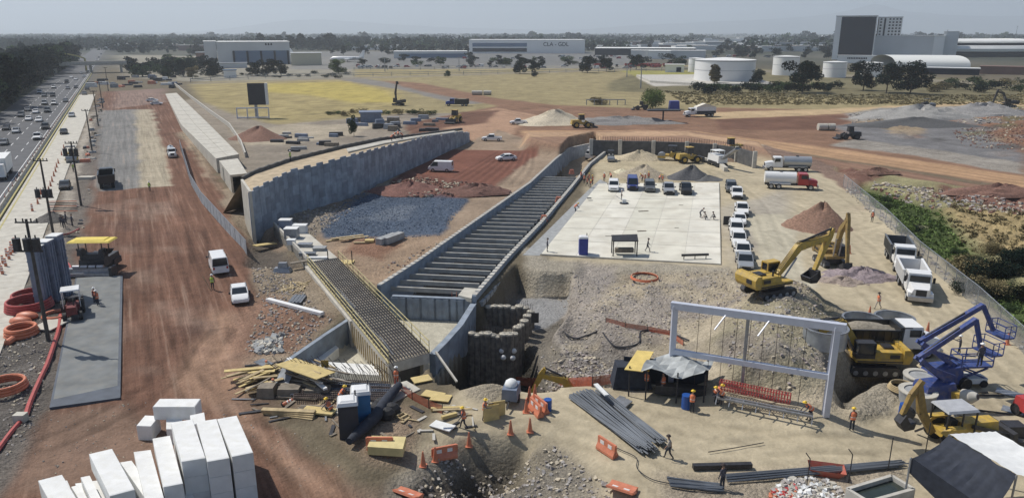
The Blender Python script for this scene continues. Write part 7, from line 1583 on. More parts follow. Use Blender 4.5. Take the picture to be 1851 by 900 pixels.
hose([(1012, 590), (1022, 605), (1040, 614), (1062, 608), (1078, 602)], .09, m_dark, 'dark hose sagging over the grey rubble slope'); hose([(1090, 604), (1102, 620), (1115, 629), (1140, 628), (1156, 620), (1158, 602), (1180, 600), (1215, 606), (1245, 618)], .08, m_dark, 'second dark hose looping across the rubble slope')
hose([(1090, 800), (1120, 815), (1150, 830), (1152, 850), (1180, 870), (1230, 880)], .03, m_dark, 'thin cable on the sand near the fallen barrier'); hose([(1280, 820), (1330, 812), (1380, 803)], .03, m_dark, 'thin cable crossing the sandy yard')
# ---------------------------------------------------------------- heaps
def heap(px, py, rx_, ry_, h, col, lb, seed=0, name='soil_heap', rough=.25, rz=0, cat='heap', g=1.0):
    m_ = M('heap_%s' % seed, col, .95, var=.35, sc=3.5, bump=1.0, dirt=.4, dcol=tuple(c * .7 for c in col)); q = MB(m_); n, k_ = 30, 11; p = G(px, py); r = random.Random(seed); secs = []; ph = [r.uniform(0, 6) for _ in range(6)]
    for j in range(k_ + 1):
        t_ = j / k_; row = []
        for i in range(n):
            a = 2 * math.pi * i / n; w_ = 1 + .12 * math.sin(2 * a + ph[0]) + .08 * math.sin(5 * a + ph[1]); z = h * (1 - t_) ** g * (1 + .15 * math.sin(3 * a + ph[2])) - .15 * t_
            nz_ = (r.random() - .5) * rough * (1 if 0 < j < k_ else 0); row.append((rx_ * w_ * t_ * math.cos(a) + rx_ * .12 * (1 - t_), ry_ * w_ * t_ * math.sin(a), z + nz_ if j else h))
        secs.append(row)
    q.loft(secs, caps=False); o = q.build(name, None, True, loc=p, rz=R(rz)); return tag(o, lb, cat)
heap(1478, 408, 4.8, 5, 3.4, (.25, .15, .105), 'large brown soil heap beside the dark cabbed excavator', 1, rough=.3); heap(995, 222, 13, 9, 4, (.55, .48, .36), 'pale rubble heap beside the haul roads', 2, rough=.5, g=1.3); heap(1110, 222, 20, 8, 1.8, (.24, .23, .22), 'long low grey heap right of the pale rubble', 3, rough=.8, g=.7)
heap(1150, 288, 6, 4, 2.0, (.50, .42, .29), 'tall sandy heap left of the black roller', 4); heap(1160, 318, 5.5, 4, 2.2, (.40, .34, .25), 'sandy heap right behind the parked cars', 5); heap(1122, 311, 2.2, 1.8, .7, (.66, .60, .42), 'small pale sand heap left of the big sandy one', 6, rough=.05); heap(1246, 323, 4.4, 3.2, 2.6, (.10, .10, .105), 'dark gravel heap behind the rightmost parked cars', 7, rough=.1); heap(1275, 325, 3.5, 2.4, .9, (.13, .13, .13), 'low dark gravel spread right of the dark heap', 8, rough=.1)
heap(1335, 290, 7, 3.2, 1.2, (.20, .14, .10), 'low brown heap before the yellow loader', 9); heap(465, 250, 8, 7, 3.2, (.22, .12, .085), 'dark red heap beside the billboard', 10, rough=.2); heap(1553, 500, 4.4, 2.6, 1.1, (.28, .23, .24), 'purple grey rubble heap left of the dump trucks', 11, rough=.45, g=.8); heap(1520, 508, 2.8, 2.2, .5, (.32, .26, .22), 'low spread of rubble left of the purple grey heap', 12, rough=.3, g=.7)
heap(93, 398, 2.4, 2.6, 1.3, (.13, .12, .11), 'dark heap of earth beside the second pole', 13, rough=.15); heap(1655, 214, 20, 9, 4.2, (.34, .33, .31), 'big grey rubble heap on the far right', 14, rough=1.2, g=.8); heap(1770, 208, 20, 8, 4.0, (.30, .29, .28), 'grey rubble heap below the dark excavator', 15, rough=1.2, g=.8); heap(1640, 228, 20, 7, 2.6, (.10, .10, .10), 'low black heap on the grey ground at far right', 16, rough=.2); heap(1800, 350, 9, 3, 1.6, (.22, .12, .09), 'reddish heap along the tan road at the right edge', 17, rough=.5, g=.7)
heap(1580, 312, 5, 2, 1.0, (.20, .11, .08), 'dark red heap where the chain link fence begins', 18, rough=.4)
heap(738, 345, 8, 4, 1.6, (.20, .10, .08), 'dark red heap left at the edge of the blue gravel', 19, rough=.45, g=.8); heap(858, 347, 7, 3, 1.4, (.17, .09, .07), 'dark red heap right at the edge of the blue gravel', 20, rough=.45, g=.8)
# stones scattered as rubble
def stones(name, px, n, smin, smax, m_, seed, label, cat='rubble'):
    r = random.Random(seed); pts = [P2(*q) for q in px]; xs, ys = [p[0] for p in pts], [p[1] for p in pts]; q = MB(m_ if not isinstance(m_, (list, tuple)) else m_[0]); c = 0
    X = np.array([r.uniform(min(xs), max(xs)) for _ in range(n * 4)]); Y = np.array([r.uniform(min(ys), max(ys)) for _ in range(n * 4)]); ok = sdist(pts, X, Y) > 0
    for x, y in zip(X[ok], Y[ok]):
        if isinstance(m_, (list, tuple)): q.mat = r.choice(m_)
        s = r.uniform(smin, smax) * r.uniform(.6, 1); z = gz(x, y); rot = Matrix.Rotation(r.uniform(0, 6), 3, 'Z') @ Matrix.Rotation(r.uniform(-.5, .5), 3, 'X') @ Matrix.Rotation(r.uniform(-.5, .5), 3, 'Y')
        v = [rot @ Vector((i * s * r.uniform(.5, 1), j * s * r.uniform(.4, .9), k * s * r.uniform(.35, .7))) + Vector((x, y, z + s * .2)) for k in (-1, 1) for i, j in ((-1, -1), (1, -1), (1, 1), (-1, 1))]
        q.add(v, [(0, 3, 2, 1), (4, 5, 6, 7), (0, 1, 5, 4), (1, 2, 6, 5), (2, 3, 7, 6), (3, 0, 4, 7)]); c += 1
        if c >= n: break
    o = q.build(name); return tag(o, label, cat, kind='stuff')
sm = [M('stone_%s' % a, c, .95, var=.25, sc=5) for a, c in (('grey', (.38, .355, .33)), ('dark', (.25, .225, .205)), ('tan', (.48, .42, .32)), ('violet', (.33, .285, .27)))]
smr = [M('stone_red', (.22, .12, .09), .95, var=.25, sc=5), M('stone_brown', (.17, .10, .08), .95, var=.25, sc=5), sm[2]]
stones('rubble', [(1000, 490), (1320, 490), (1380, 540), (1240, 600), (1170, 680), (1000, 690), (965, 600), (1045, 545)], 1700, .04, .17, [sm[0], sm[2], sm[2], sm[3]], 1, 'grey and tan rubble spread over the broken ground before the slab')
stones('rubble', [(1000, 600), (1060, 600), (1160, 660), (1130, 688), (1010, 660), (975, 640)], 600, .07, .26, sm, 2, 'coarse grey rubble on the slope above the dark pit')
stones('rubble', [(740, 870), (800, 800), (1000, 790), (1100, 860), (1120, 930), (720, 930)], 900, .04, .2, sm[:3], 3, 'grey stones on the crater slopes')
stones('rubble', [(1515, 500), (1555, 480), (1600, 498), (1560, 515)], 500, .06, .2, [sm[3], sm[0]], 4, 'purple grey stones of the heap by the dump trucks')
stones('rubble', [(1330, 560), (1440, 545), (1500, 600), (1500, 700), (1420, 735), (1310, 700)], 700, .05, .2, sm, 5, 'stones on the mound behind the white frame')
stones('rubble', [(700, 335), (740, 325), (885, 345), (880, 358), (720, 358)], 700, .1, .4, smr, 6, 'dark red stones along the front of the raked soil')
stones('gravel', [(640, 352), (700, 340), (720, 356), (846, 362), (795, 426), (700, 434), (588, 430), (576, 402)], 3200, .05, .17, [M('gravel_blue', (.11, .15, .21), .9, var=.3, sc=5), M('gravel_pale', (.18, .215, .27), .9, var=.3, sc=5)], 7, 'bluish gravel bed between the ramp wall and the trench')
stones('rubble', [(450, 470), (500, 480), (600, 580), (530, 640), (440, 640), (470, 560)], 900, .04, .2, sm, 8, 'grey stones on the bank beside the deck'); stones('rubble', [(455, 620), (515, 605), (510, 635), (460, 640)], 160, .1, .35, [m_cong, m_conl], 9, 'broken concrete pieces on the bank below the red dirt')
stones('rubble', [(165, 195), (185, 195), (150, 440), (130, 440), (150, 300)], 500, .1, .4, sm, 10, 'broken stones along the left side of the haul road'); stones('rubble', [(0, 640), (60, 560), (105, 600), (60, 780), (10, 830)], 500, .04, .16, sm[:3], 11, 'small stones on the dark strip left of the paved lane')
stones('rubble', [(1525, 345), (1650, 450), (1850, 640), (1851, 620), (1660, 440), (1540, 335)], 500, .08, .3, sm, 12, 'stones along the foot of the chain link fence'); stones('rubble', [(1560, 330), (1700, 340), (1851, 370), (1851, 395), (1700, 372), (1600, 345)], 600, .1, .45, sm + smr, 13, 'stones on the bank below the wide tan road')
stones('rubble', [(500, 380), (600, 368), (640, 380), (560, 440), (520, 415)], 450, .06, .25, sm, 14, 'pale stones between the ramp wall and the blue gravel'); stones('rubble', [(960, 335), (850, 430), (700, 500), (690, 480), (830, 425), (930, 345)], 500, .06, .25, sm + smr, 15, 'stones along the left wall of the trench'); stones('rubble', [(60, 700), (100, 740), (330, 720), (560, 780), (640, 860), (560, 890), (440, 800), (60, 880)], 260, .02, .08, sm[:3], 16, 'small stones on the red dirt in the foreground')
stones('rubble', [(1530, 205), (1851, 195), (1851, 225), (1540, 225)], 600, .2, .6, sm[:3], 17, 'big grey rocks on the far heaps'); stones('rubble', [(1720, 235), (1851, 225), (1851, 275), (1740, 265)], 420, .12, .4, smr, 18, 'red brown rocks at the far right edge')
mw = [m_wht2, m_conl, sm[0]]
stones('rubble', [(1400, 876), (1430, 862), (1500, 866), (1530, 895), (1520, 925), (1390, 925)], 420, .08, .24, mw, 19, 'heap of broken white rubble at the bottom edge'); stones('rubble', [(1395, 880), (1440, 875), (1440, 905), (1390, 905)], 60, .08, .2, [m_red, m_or], 20, 'red brick pieces among the white rubble')
# ---------------------------------------------------------------- canopy of workers, cage, tents, tools
K = Kit(); q = K.part('tarp', m_tarp); nx_, ny_ = 6, 5; vs = []
for j in range(ny_ + 1):
    for i in range(nx_ + 1): x, y = -2.4 + 4.6 * i / nx_, -1.2 + 3.2 * j / ny_; vs.append((x + y * .3, y, 2.5 + .35 * math.sin(i * 1.3 + j) - .12 * (j == 0)))
q.add(vs, [(j * (nx_ + 1) + i, j * (nx_ + 1) + i + 1, (j + 1) * (nx_ + 1) + i + 1, (j + 1) * (nx_ + 1) + i) for j in range(ny_) for i in range(nx_)])
q = K.part('yellow_board', M('board_yellow', (.66, .50, .16), .7, var=.12)); q.add([(-4.0, -.9, 2.3), (-2.6, -1.1, 2.35), (-1.9, 1.9, 2.75), (-3.2, 2.0, 2.7), (-4.0, -.9, 2.24), (-2.6, -1.1, 2.29), (-1.9, 1.9, 2.69), (-3.2, 2.0, 2.64)], [(0, 1, 2, 3), (7, 6, 5, 4), (0, 4, 5, 1), (1, 5, 6, 2), (2, 6, 7, 3), (3, 7, 4, 0)])
for x, y in ((-3.6, -.7), (-2.3, -1.), (0, -1.1), (2.0, -1.1), (-2.2, 1.8), (2.3, 1.8)): K.part('post', m_dark).cyl((x, y, 0), (x, y, 2.5), .06)
q = K.part('bench', m_dark); q.box(-1.6, 2.2, -.3, .5, .2, .9); q = K.part('side_netting', m_navy); q.box(-4.2, 2.4, 1.7, 1.76, 0, 2.2)
KC = K
putv('canopy', lambda: KC, 'tarp_canopy', 'work canopy of grey tarp with a yellow board beside it', 'canopy', 1222, 716, -12)
q = MB(m_navy); a = G(1150, 704); q.box(a.x - 1.9, a.x + 1.2, a.y - .3, a.y + 1.5, 0, 1.8, .3, .2); thing(q, 'covered_stack', 'stack wrapped in black netting left of the canopy', 'stack')
q = MB(m_hr); a, b_ = G(1300, 716), G(1470, 752)                # red steel cage on trestles
d = (b_ - a); L_ = d.length; d.normalize(); nn = Vector((-d.y, d.x, 0))
for k in range(9): ang = 2 * math.pi * k / 9; o_ = nn * .5 * math.cos(ang) + Vector((0, 0, 1.0 + .4 * math.sin(ang))); q.beam(a + o_, a + d * L_ * .75 + o_, .04)
for k in range(26): c = a + d * L_ * .75 * k / 25 + Vector((0, 0, 1.0)); q.tube([c + nn * .5 * math.cos(t_ * .785) + Vector((0, 0, .4 * math.sin(t_ * .785))) for t_ in range(9)], .03, 4)
thing(q, 'rebar_cage', 'long red bar cage lying under the white frame', 'rebar cage')
q = MB(m_steel); 
for o_ in (.7, 1.1): q.beam(a - nn * o_ + Vector((0, 0, .4)), a - nn * o_ + d * L_ + Vector((0, 0, .5)), .14)
for k in range(8): c = a - nn * .9 + d * L_ * k / 7; q.beam(c - nn * .5, c + Vector((0, 0, .5)), .06); q.beam(c + nn * .4, c + Vector((0, 0, .5)), .06)
thing(q, 'bar_rack', 'low steel rack of bars in front of the red cage', 'rack')
q = MB(m_wht2); q.beam(G(1322, 734) + Vector((0, 0, .5)), G(1362, 741) + Vector((0, 0, .5)), .3, .1); thing(q, 'white_plank', 'white plank lying on the bar rack', 'plank')
# big tent in the corner
tn_ = empty('shade_tent', G(1715, 830)); o = tn_.location.copy(); tag(tn_, 'large tent with white roof and dark netting side in the lower right corner', 'tent')
Hh = 3.6; A0, A1, A2, A3 = P(1716, 784, Hh), P(1800, 779, Hh), P(1960, 870, Hh), P(1838, 857, Hh); B0, B1 = P(1647, 826, 2.9), P(1790, 925, 1.6)
q = MB(m_wht2); nr_ = 14; rv = []
for i in range(nr_ + 1):
    for j in range(nr_ + 1):
        a_, b_ = i / nr_, j / nr_; p = A0.lerp(A3, a_).lerp(A1.lerp(A2, a_), b_) - o; sg_ = -.16 * math.sin(math.pi * ((a_ * 3.5) % 1)) * math.sin(math.pi * b_) + .03 * math.sin(i * 2.1 + j * 3.3); rv.append((p.x, p.y, p.z + sg_ * (0 if i in (0, nr_) and j in (0, nr_) else 1)))
q.add(rv, [(i * (nr_ + 1) + j, i * (nr_ + 1) + j + 1, (i + 1) * (nr_ + 1) + j + 1, (i + 1) * (nr_ + 1) + j) for i in range(nr_) for j in range(nr_)]); q.build('roof', tn_, True)
q = MB(m_navy); ns_ = 24; vs = []
for i in range(ns_ + 1):
    t_ = i / ns_; u_ = A0.lerp(A3, t_); v_ = B0.lerp(B1, t_)
    for s in range(5): w_ = s / 4; p = u_.lerp(v_, w_); vs.append(p - o - Vector((0, 0, .05 + .3 * math.sin(math.pi * w_) + .07 * math.sin(i * 1.9) * math.sin(math.pi * w_) + .05 * math.sin(i * .8 + s * 2))))
q.add(vs, [(i * 5 + s, i * 5 + s + 1, (i + 1) * 5 + s + 1, (i + 1) * 5 + s) for i in range(ns_) for s in range(4)]); q.build('netting', tn_, True)
q = MB(m_navy); q.add([B0 - o, B0.lerp(B1, .5) - o, B1 - o, B1 - o - Vector((0, 0, 1.)), B0.lerp(B1, .5) - o - Vector((0, 0, 1.6)), B0 - o - Vector((0, 0, 1.0))], [(0, 1, 4, 5), (1, 2, 3, 4)]); q.build('hanging_flap', tn_)
for v in (A0, A1, A2, A3, B0): MB(m_steel).cyl((v.x - o.x, v.y - o.y, 0), v - o - Vector((0, 0, .06)), .06).build('post', tn_)
q = MB(m_wood); q.beam(P(1745, 885, 1.8), P(1836, 855, 3.2), .1); thing(q, 'wooden_pole', 'thin wooden pole slanting under the dark netting', 'pole')
# water trough, cart, mixers
q = Kit(); 
tw = [P(1532, 882, .9), P(1570, 905, .9), P(1652, 882, .9), P(1612, 858, .9)]; rt = empty('water_trough', (tw[0].x, tw[0].y, 0)); o = rt.location.copy(); tag(rt, 'concrete trough of dark water at the bottom edge', 'trough'); q = MB(m_con)
for i in range(4): a, b_ = tw[i] - o, tw[(i + 1) % 4] - o; a.z = b_.z = .45; q.beam(a, b_, .22, .9)
q.build('wall', rt); q = MB(M('dark_water', (.03, .04, .035), .08, var=.1)); q.slab([(v.x - o.x, v.y - o.y) for v in tw], .1, .62); q.build('water', rt)
q = MB(M('skip_red', (.42, .10, .07), .6, dirt=.4)); p = G(1493, 856); q.box(-.7, .7, -.4, .4, 0, .05)
for s_ in (-1, 1): q.add([(-.7, s_ * .4, 0), (.7, s_ * .4, 0), (1.1, s_ * .6, .5), (-1.1, s_ * .6, .5)], [(0, 1, 2, 3)]); q.add([(s_ * .7, -.4, 0), (s_ * .7, .4, 0), (s_ * 1.1, .6, .5), (s_ * 1.1, -.6, .5)], [(0, 1, 2, 3)])
if 1: o_ = q.build('tipping_skip', None, loc=p, rz=R(-15)); tag(o_, 'red open skip lying beside the broken white rubble', 'skip')
def mixer():
    K = Kit(); q = K.part('drum', m_con, smooth=True); q.cyl((-.2, 0, 1.1), (.35, 0, 1.3), .55, .5, 14); q.cyl((.35, 0, 1.3), (.75, 0, 1.45), .5, .25, 14); q = K.part('mouth', m_dark); q.cyl((.74, 0, 1.445), (.77, 0, 1.455), .2)
    q = K.part('frame', m_yel); q.box(-.9, -.3, -.4, .4, .6, 1.3); q.beam((-.7, 0, .6), (.6, 0, .5), .12)
    for s in (-1, 1): wheel(K, -.5, s * .5, .3, .15, m_dark)
    return K
putv('mixer', mixer, 'cement_mixer', 'small cement mixer behind the backhoe roof', 'cement mixer', 1742, 742, -55, scale=1.0)
for x, y, lb in ((1662, 706, 'upper round concrete tank beside the blue lifts'), (1655, 734, 'lower round concrete tank beside the blue lifts')):
    rt = empty('round_tank', G(x, y)); tag(rt, lb, 'tank', 'round concrete tanks'); q = MB(m_cong); q.cyl((0, 0, 0), (0, 0, 1.25), 1.15, 1.3, 24); q.build('shell', rt, True); q = MB(m_conl)
    secs = [[(1.34 * math.cos(k * .2618), 1.34 * math.sin(k * .2618), 1.25), (1.34 * math.cos(k * .2618), 1.34 * math.sin(k * .2618), 1.34), (.95 * math.cos(k * .2618), .95 * math.sin(k * .2618), 1.34), (.95 * math.cos(k * .2618), .95 * math.sin(k * .2618), 1.26)] for k in range(25)]; q.loft(secs, caps=False); q.build('rim', rt)
putv('barrel', barrel(m_blb), 'barrel', 'blue drum beside the lower round tank', 'barrel', 1632, 752, 0, scale=1.1)
q = MB(m_blk); p = G(1637, 758); q.cyl(p + Vector((-.1, -.15, .5)), p + Vector((.2, .15, .5)), .5, n=14); thing(q, 'tyre', 'black tyre left of the round concrete tanks', 'tyre')
coil(1630, 706, 1.0, 4, .06, m_wood, 'pale rope coil on the bank left of the round tanks', cat='rope')
def redmachine():
    K = Kit(); q = K.part('body', m_red); q.box(-1, 1.5, -.9, .9, .6, 1.7, .15, .1); q = K.part('mast', m_dark); q.box(-1.1, -.9, -.6, .6, .2, 2.2)
    for x in (-.6, 1.1):
        for s in (-1, 1): wheel(K, x, s * .9, .5, .3, m_dark)
    return K
putv('redm', redmachine, 'forklift', 'red machine cut by the right edge of the picture', 'forklift', 1868, 758, 100, scale=.85)
for x, y, lb in ((1826, 712, 'upper thin dark plate on the sand at the right edge'), (1838, 745, 'middle thin dark plate beside the red machine')): board(x, y, 1.9, 1.0, .05, -40, m_steel, 'steel_plate', lb, z=.05, cat='plate')
board(1828, 786, 1.3, 1.0, .9, 0, m_dark, 'cage_box', 'dark slatted box above the white tent roof', cat='box')
for a_, b_, lb in (((1755, 712), (1785, 710), 'upper thin dark pole lying on the sand right of the lift wheel'), ((1760, 715), (1815, 716), 'longer dark pole lying on the sand right of the lift wheel'), ((1765, 742), (1830, 750), 'dark pole lying right of the cement mixer'), ((1770, 770), (1815, 777), 'dark pole lying right of the backhoe')): q = MB(m_dark); q.beam(G(*a_) + Vector((0, 0, .08)), G(*b_) + Vector((0, 0, .08)), .09); thing(q, 'steel_pole', lb, 'pole')
# generator, sign, orange mesh, blue tank
def genset():
    K = Kit(); q = K.part('body', m_fw); q.box(-.9, .9, -.6, .6, .5, 1.4, .05, .05); q = K.part('tank', m_wht2, smooth=True); q.ball((0, 0, 1.5), .6, .5, .4)
    for s in (-1, 1): wheel(K, 0, s * .65, .35, .18, m_dark)
    K.part('tow_bar', m_dark).beam((.9, 0, .5), (1.8, 0, .3), .1); return K
putv('genset', genset, 'generator', 'small grey wheeled generator with white top by the path', 'generator', 924, 726, -100)
q = MB(m_dark); p = G(966, 706); q.box(p.x - .35, p.x + .35, p.y, p.y + .05, .9, 1.9); q.beam(p, p + Vector((0, 0, 1)), .06); thing(q, 'dark_sign', 'dark sign board on a post before the orange mesh', 'sign')
m_om = M('orange_mesh', (.42, .10, .05), .8, var=.3, sc=4, alpha=.75)
def meshfence(pts, h, lb):
    v = [G(*p) for p in pts]; rt = empty('mesh_fence', v[0]); tag(rt, lb, 'fence'); q = MB(m_om); o = v[0]
    for a, b_ in zip(v, v[1:]): q.add([a - o, b_ - o, b_ - o + Vector((0, 0, h)), a - o + Vector((0, 0, h))], [(0, 1, 2, 3)])
    q.build('netting', rt)
    for p in v: MB(m_dark).cyl(p - o, p - o + Vector((0, 0, h + .15)), .03, n=5).build('post', rt)
meshfence([(868, 688), (900, 692), (960, 698), (1020, 700), (1070, 699), (1112, 692)], .9, 'orange mesh fence along the near rim of the dark pits'); meshfence([(718, 704), (745, 722), (775, 738), (800, 748)], .7, 'short orange mesh fence descending right of the bar mats'); meshfence([(1095, 582), (1130, 592), (1170, 598), (1210, 606), (1235, 625)], .5, 'sagging orange mesh across the rubble slope')
# pile heads in the excavation
pw = empty('broken_pile_wall', P(850, 620, -2)); o = pw.location.copy(); tag(pw, 'rough broken concrete pile wall standing in the dark excavation', 'pile wall'); m_pl = M('rough_pile', (.16, .145, .125), .95, var=.4, sc=2, bump=1.); m_plt = M('pile_head', (.5, .46, .38), .95, var=.3, sc=4, bump=1.)
for a_, b_, n_ in (((848, 604), (925, 608), 8), ((925, 608), (962, 560), 6), ((878, 556), (955, 558), 7)):
    a, b_ = P(*a_, -1.2), P(*b_, -1.2)
    for k in range(n_): c = a.lerp(b_, (k + .5) / n_) - o; r = random.uniform(.42, .52); zz = random.uniform(-.15, .2); q = MB(m_pl); q.cyl((c.x, c.y, c.z - 6), (c.x, c.y, c.z + zz), r, r * .95, 9); q.mat = m_plt; q.ball((c.x, c.y, c.z + zz), r * 1.05, r, .3, 8, 3); q.mat = m_rust; [q.beam((c.x + dx, c.y, c.z + zz), (c.x + dx * 1.2, c.y, c.z + zz + .9), .03) for dx in (-.2, 0, .2)]; q.build('pile', pw)
m_cap = M('anchor_cap', (.75, .75, .73), .5); an = P(912, 640, -3.4)
for i, (x, y, lb) in enumerate(((907, 634, 'upper left white cap on the dark pile wall'), (929, 634, 'upper right white cap on the dark pile wall'), (910, 646, 'lower left white cap on the dark pile wall'), (927, 647, 'lower right white cap on the dark pile wall'))): p = P(x, y, -2.6 - .5 * (i > 1)); q = MB(m_cap); q.ball(p, .27, .2, .27, 12, 8); thing(q, 'anchor_ball', lb, 'cap', 'white caps on the pile wall', smooth=True)
q = MB(m_con); q.beam(P(788, 636, 0), P(826, 690, -1), .16); thing(q, 'prop', 'slanting prop at the near corner of the outer trench wall', 'prop')
# shelter, trowel, boards on the slab
K = Kit(); q = K.part('roof', m_dark); q.add([(-1.5, -.8, 1.9), (1.5, -.8, 1.9), (1.6, .8, 2.3), (-1.5, .8, 2.2), (-1.5, -.8, 1.8), (1.5, -.8, 1.8), (1.6, .8, 2.2), (-1.5, .8, 2.1)], [(0, 1, 2, 3), (7, 6, 5, 4), (0, 4, 5, 1), (1, 5, 6, 2), (2, 6, 7, 3), (3, 7, 4, 0)])
for x in (-1.4, 1.4):
    for y in (-.7, .7): K.part('post', m_dark).beam((x, y, 0), (x, y, 2), .12)
q = K.part('bench', m_wdk); q.box(-1.1, 1.1, -.3, .4, .3, .8); KS = K
put('shelter', lambda: KS, 'site_shelter', 'small dark roofed shelter on the near edge of the slab', 'shelter', P(1128, 460, .23), 0, scale=1.05)
def trowel():
    K = Kit(); q = K.part('rotor', m_dark); q.cyl((0, 0, .02), (0, 0, .12), .6, n=14); q = K.part('engine', m_wht2); q.box(-.25, .25, -.25, .25, .12, .6); K.part('handle', m_steel).beam((0, 0, .3), (-1.1, .3, 1.0), .05); return K
put('trowel', trowel, 'power_trowel', 'white power trowel in the middle of the slab', 'power trowel', P(1128, 368, .23), 0, scale=1.2)
for x, y, l, w_, h, rz, m_, lb in ((1256, 468, 3.4, .25, .25, 6, m_dark, 'long dark beam on trestles at the near right of the slab'), (1163, 382, 1.6, .3, .08, 12, m_wdk, 'dark board lying in the middle of the slab'), (1160, 418, 1.3, .25, .08, 12, m_wdk, 'dark strip lying below the middle board on the slab'), (1100, 427, .9, .12, .05, 0, m_wdk, 'tiny stick on the slab above the blue toilet'), (1065, 362, .7, .5, .3, 0, m_dark, 'small black box at the upper left of the slab'), (1223, 412, .6, .1, .05, 0, m_wdk, 'tiny stick lying on the right half of the slab'), (1231, 371, .7, .1, .05, 0, m_wdk, 'short lath lying near the upper right of the slab')):
    p = P(x, y, .23); q = MB(m_); q.box(-l / 2, l / 2, -w_ / 2, w_ / 2, 0 if h < .3 and l < 3 else .4, h if l < 3 else .65)
    if l > 3:
        for s in (-1.4, 0, 1.4): q.beam((s, 0, 0), (s, 0, .5), .08)
    tag(q.build('beam' if l > 3 else 'board', None, loc=p, rz=R(rz)), lb, 'beam' if l > 3 else 'board')
for i in range(3): q = MB(m_or); p = P(*((984, 396), (1010, 362), (1034, 312))[i], .3); q.box(p.x - .6, p.x + .5, p.y - .4, p.y + .4, 0, .9, .2, .2); thing(q, 'orange_sheet', ('nearest', 'middle', 'farthest')[i] + ' orange cloth draped over the right trench wall', 'cloth', 'orange cloths on the trench wall')
q = MB(m_dark); p = P(1317, 408, 0); q.box(p.x - .8, p.x + .2, p.y, p.y + .1, .1, 1.4); thing(q, 'dark_board', 'dark upright board left of the white car row', 'board')
# wall, pipes and stored things behind the ramp
random.seed(31)
for i in range(24):
    x, y = random.uniform(505, 640), random.uniform(242, 282)
    if y > 262 + (640 - x) * .12: continue
    m_ = random.choice((m_fw, m_steel, m_dark, m_cong, m_wdk)); h = random.uniform(.3, 1.1); p = G(x, y); q = MB(m_); q.box(-random.uniform(.6, 2.4), random.uniform(.6, 2.2), -.6, .6, 0, h, .05, .05); tag(q.build('stored_crate', None, loc=p, rz=random.uniform(-.3, .3)), 'one of the crates and pallets stored behind the raised ramp', 'crate', 'stored goods behind the ramp')
for i in range(26):
    x, y = random.uniform(640, 800), random.uniform(214, 238); p = G(x, y); h = random.uniform(.6, 1.8); q = MB(random.choice((m_dark, m_dark, m_fw, m_wdk, m_bar, m_steel))); q.box(-random.uniform(.8, 2.5), random.uniform(.8, 2.5), -.7, .7, 0, h, .15, .1); tag(q.build('stored_crate', None, loc=p, rz=random.uniform(-.5, .5)), 'one of the dark stores standing beside the red slope behind the ramp', 'crate', 'stores beside the red slope')
bld('site_office', 'blue grey site cabin with sloping roof behind the stores', 652, 690, 222, 206, 5, m_fw, m_fw, 'cabin')
for x0, x1, y, lb in ((853, 872, 172, 'left pair of pale pipes on the dry field'), (874, 888, 172, 'right pair of pale pipes on the dry field'), (1478, 1494, 236, 'left pale concrete pipe beside the tan road'), (1496, 1508, 236, 'right pale concrete pipe beside the tan road')): a, b_ = P(x0, y), P(x1, y); q = MB(m_conl); q.cyl(a + Vector((0, 0, 1)), b_ + Vector((0, 0, 1)), 1.0, n=14); q.mat = m_dark; q.cyl(b_ + Vector((0, 0, 1)), b_ + Vector((.05, 0, 1)), .8, n=14); thing(q, 'concrete_pipe', lb, 'pipe')
q = MB(m_tb2); p = P(1218, 198); q.box(p.x - 1.8, p.x + 1.8, p.y - 1.5, p.y + 1.5, 0, 3.0, .2, .2); thing(q, 'blue_container', 'small blue tank cabin left of the covered truck', 'cabin')
q = MB(m_steel); a, b_ = P(1060, 190), P(1130, 190); q.beam(a + Vector((0, 0, 2)), b_ + Vector((0, 0, 2)), .5, .3); [q.beam(a.lerp(b_, k / 5), a.lerp(b_, k / 5) + Vector((0, 0, 2)), .3) for k in range(6)]; thing(q, 'guard_rail', 'pale rail in front of the brown bush', 'rail')
q = MB(m_dark); p = P(1198, 222); q.cyl(p, p + Vector((0, 0, 4.0)), .25); q.slab([(p.x - 5, p.y - 1.5), (p.x + 5, p.y - 1.5), (p.x + 5, p.y + 1.5), (p.x - 5, p.y + 1.5)], 3.6, 4.0); thing(q, 'shade_umbrella', 'dark flat shade on a post beside the haul road', 'shade')
# field fences far off
for pts_, lb in (([(345, 150), (480, 141), (640, 139), (900, 134), (1250, 128)], 'long thin fence along the back of the fields'), ([(640, 128), (760, 127), (930, 122)], 'airfield fence before the taxiway')):
    v = [P(*p) for p in pts_]; rt = empty('field_fence', v[0]); tag(rt, lb, 'fence'); al = along(v, 12); q = MB(m_cong)
    for p in al[:90]: MB(m_cong).beam(p - v[0], p - v[0] + Vector((0, 0, 2.4)), .3).build('post', rt)
    for a, b_ in zip(v, v[1:]): q.beam(a - v[0] + Vector((0, 0, 2.2)), b_ - v[0] + Vector((0, 0, 2.2)), .25); q.beam(a - v[0] + Vector((0, 0, 1.1)), b_ - v[0] + Vector((0, 0, 1.1)), .25)
    q.build('wire', rt)
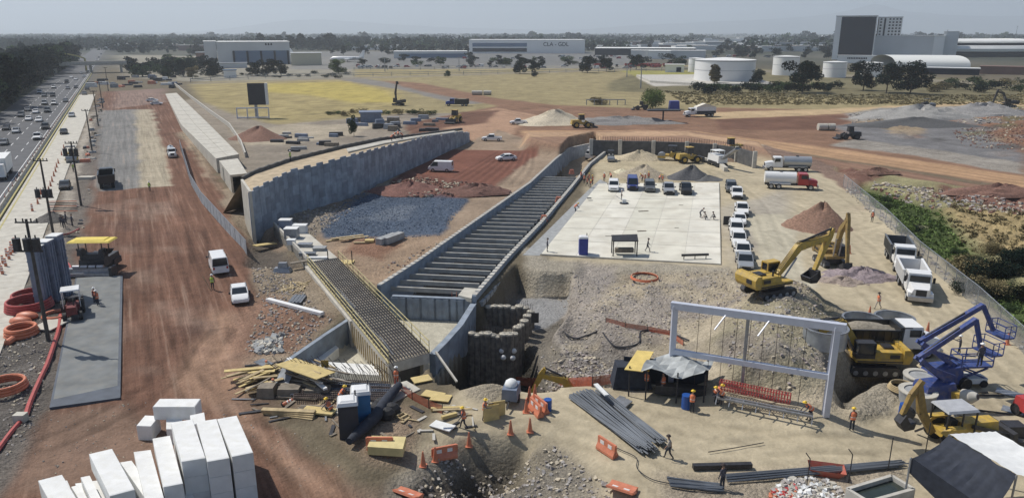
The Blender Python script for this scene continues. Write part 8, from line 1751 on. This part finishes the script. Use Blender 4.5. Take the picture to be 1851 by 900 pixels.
# far works at the head of the haul road
random.seed(41)
for i in range(34):
    x, y = random.uniform(160, 320), random.uniform(140, 160); p = P(x, y); q = MB(random.choice((m_wht2, m_dark, m_cong, m_or, m_fw, m_dark))); q.box(-random.uniform(.8, 3), random.uniform(.8, 3), -1, 1, 0, random.uniform(.6, 2.2), .2, .1); tag(q.build('site_store', None, loc=p, rz=random.uniform(-.6, .6)), 'one of the small site stores at the far head of the haul road', 'store', 'stores at the head of the haul road')
for i in range(30):
    x, y = random.uniform(150, 180), random.uniform(175, 300); x = 190 - (y - 175) * .22 + random.uniform(-8, 8) - 8; p = G(x, y); q = MB(random.choice((m_wdk, m_dark, m_con, m_or, m_cong))); q.box(-random.uniform(.4, 1.4), random.uniform(.4, 1.4), -.4, .4, 0, random.uniform(.2, .8), .1, .1); tag(q.build('debris_piece', None, loc=p, rz=random.uniform(0, 3)), 'one of the pieces lying along the strip between apron and haul road', 'debris', 'pieces along the works strip')
# concrete apron bars
for i in range(7): q = MB(m_or if i % 3 == 0 else m_rust); p = P(112, 366 + i * 3, .15); q.beam(p + Vector((-2.2, 0, .15)), p + Vector((2.2, .4, .15)), .12); thing(q, 'bar', 'one of the bars lying across the apron below the black car', 'bar', 'bars on the apron')
q = MB(m_conl); p = P(158, 322, .2); q.box(p.x - 1.6, p.x + 1.2, p.y - .8, p.y + .8, 0, .5); thing(q, 'pale_block', 'pale flat block beside the rear of the dark dump truck', 'block')
for i, (x, y) in enumerate(((1458, 880), (1534, 872), (1605, 850), (1672, 822))): p = G(x, y); q = MB(m_dark); q.tube([p, p + Vector((0, 0, 2.0)), p + Vector((-.3 if i < 2 else 0, 0, 2.4))], .035, 5); thing(q, 'fence_stake', 'thin bare stake at the lower right, %s' % ('leftmost of four', 'second of four from the left', 'third of four from the left', 'rightmost beside the tent'), 'stake') if 0 else tag(q.build('fence_stake'), 'thin stake at the lower yard edge, ' + ('beside the white rubble', 'between the red skip and the trough', 'above the water trough', 'beside the tent netting')[i], 'stake')
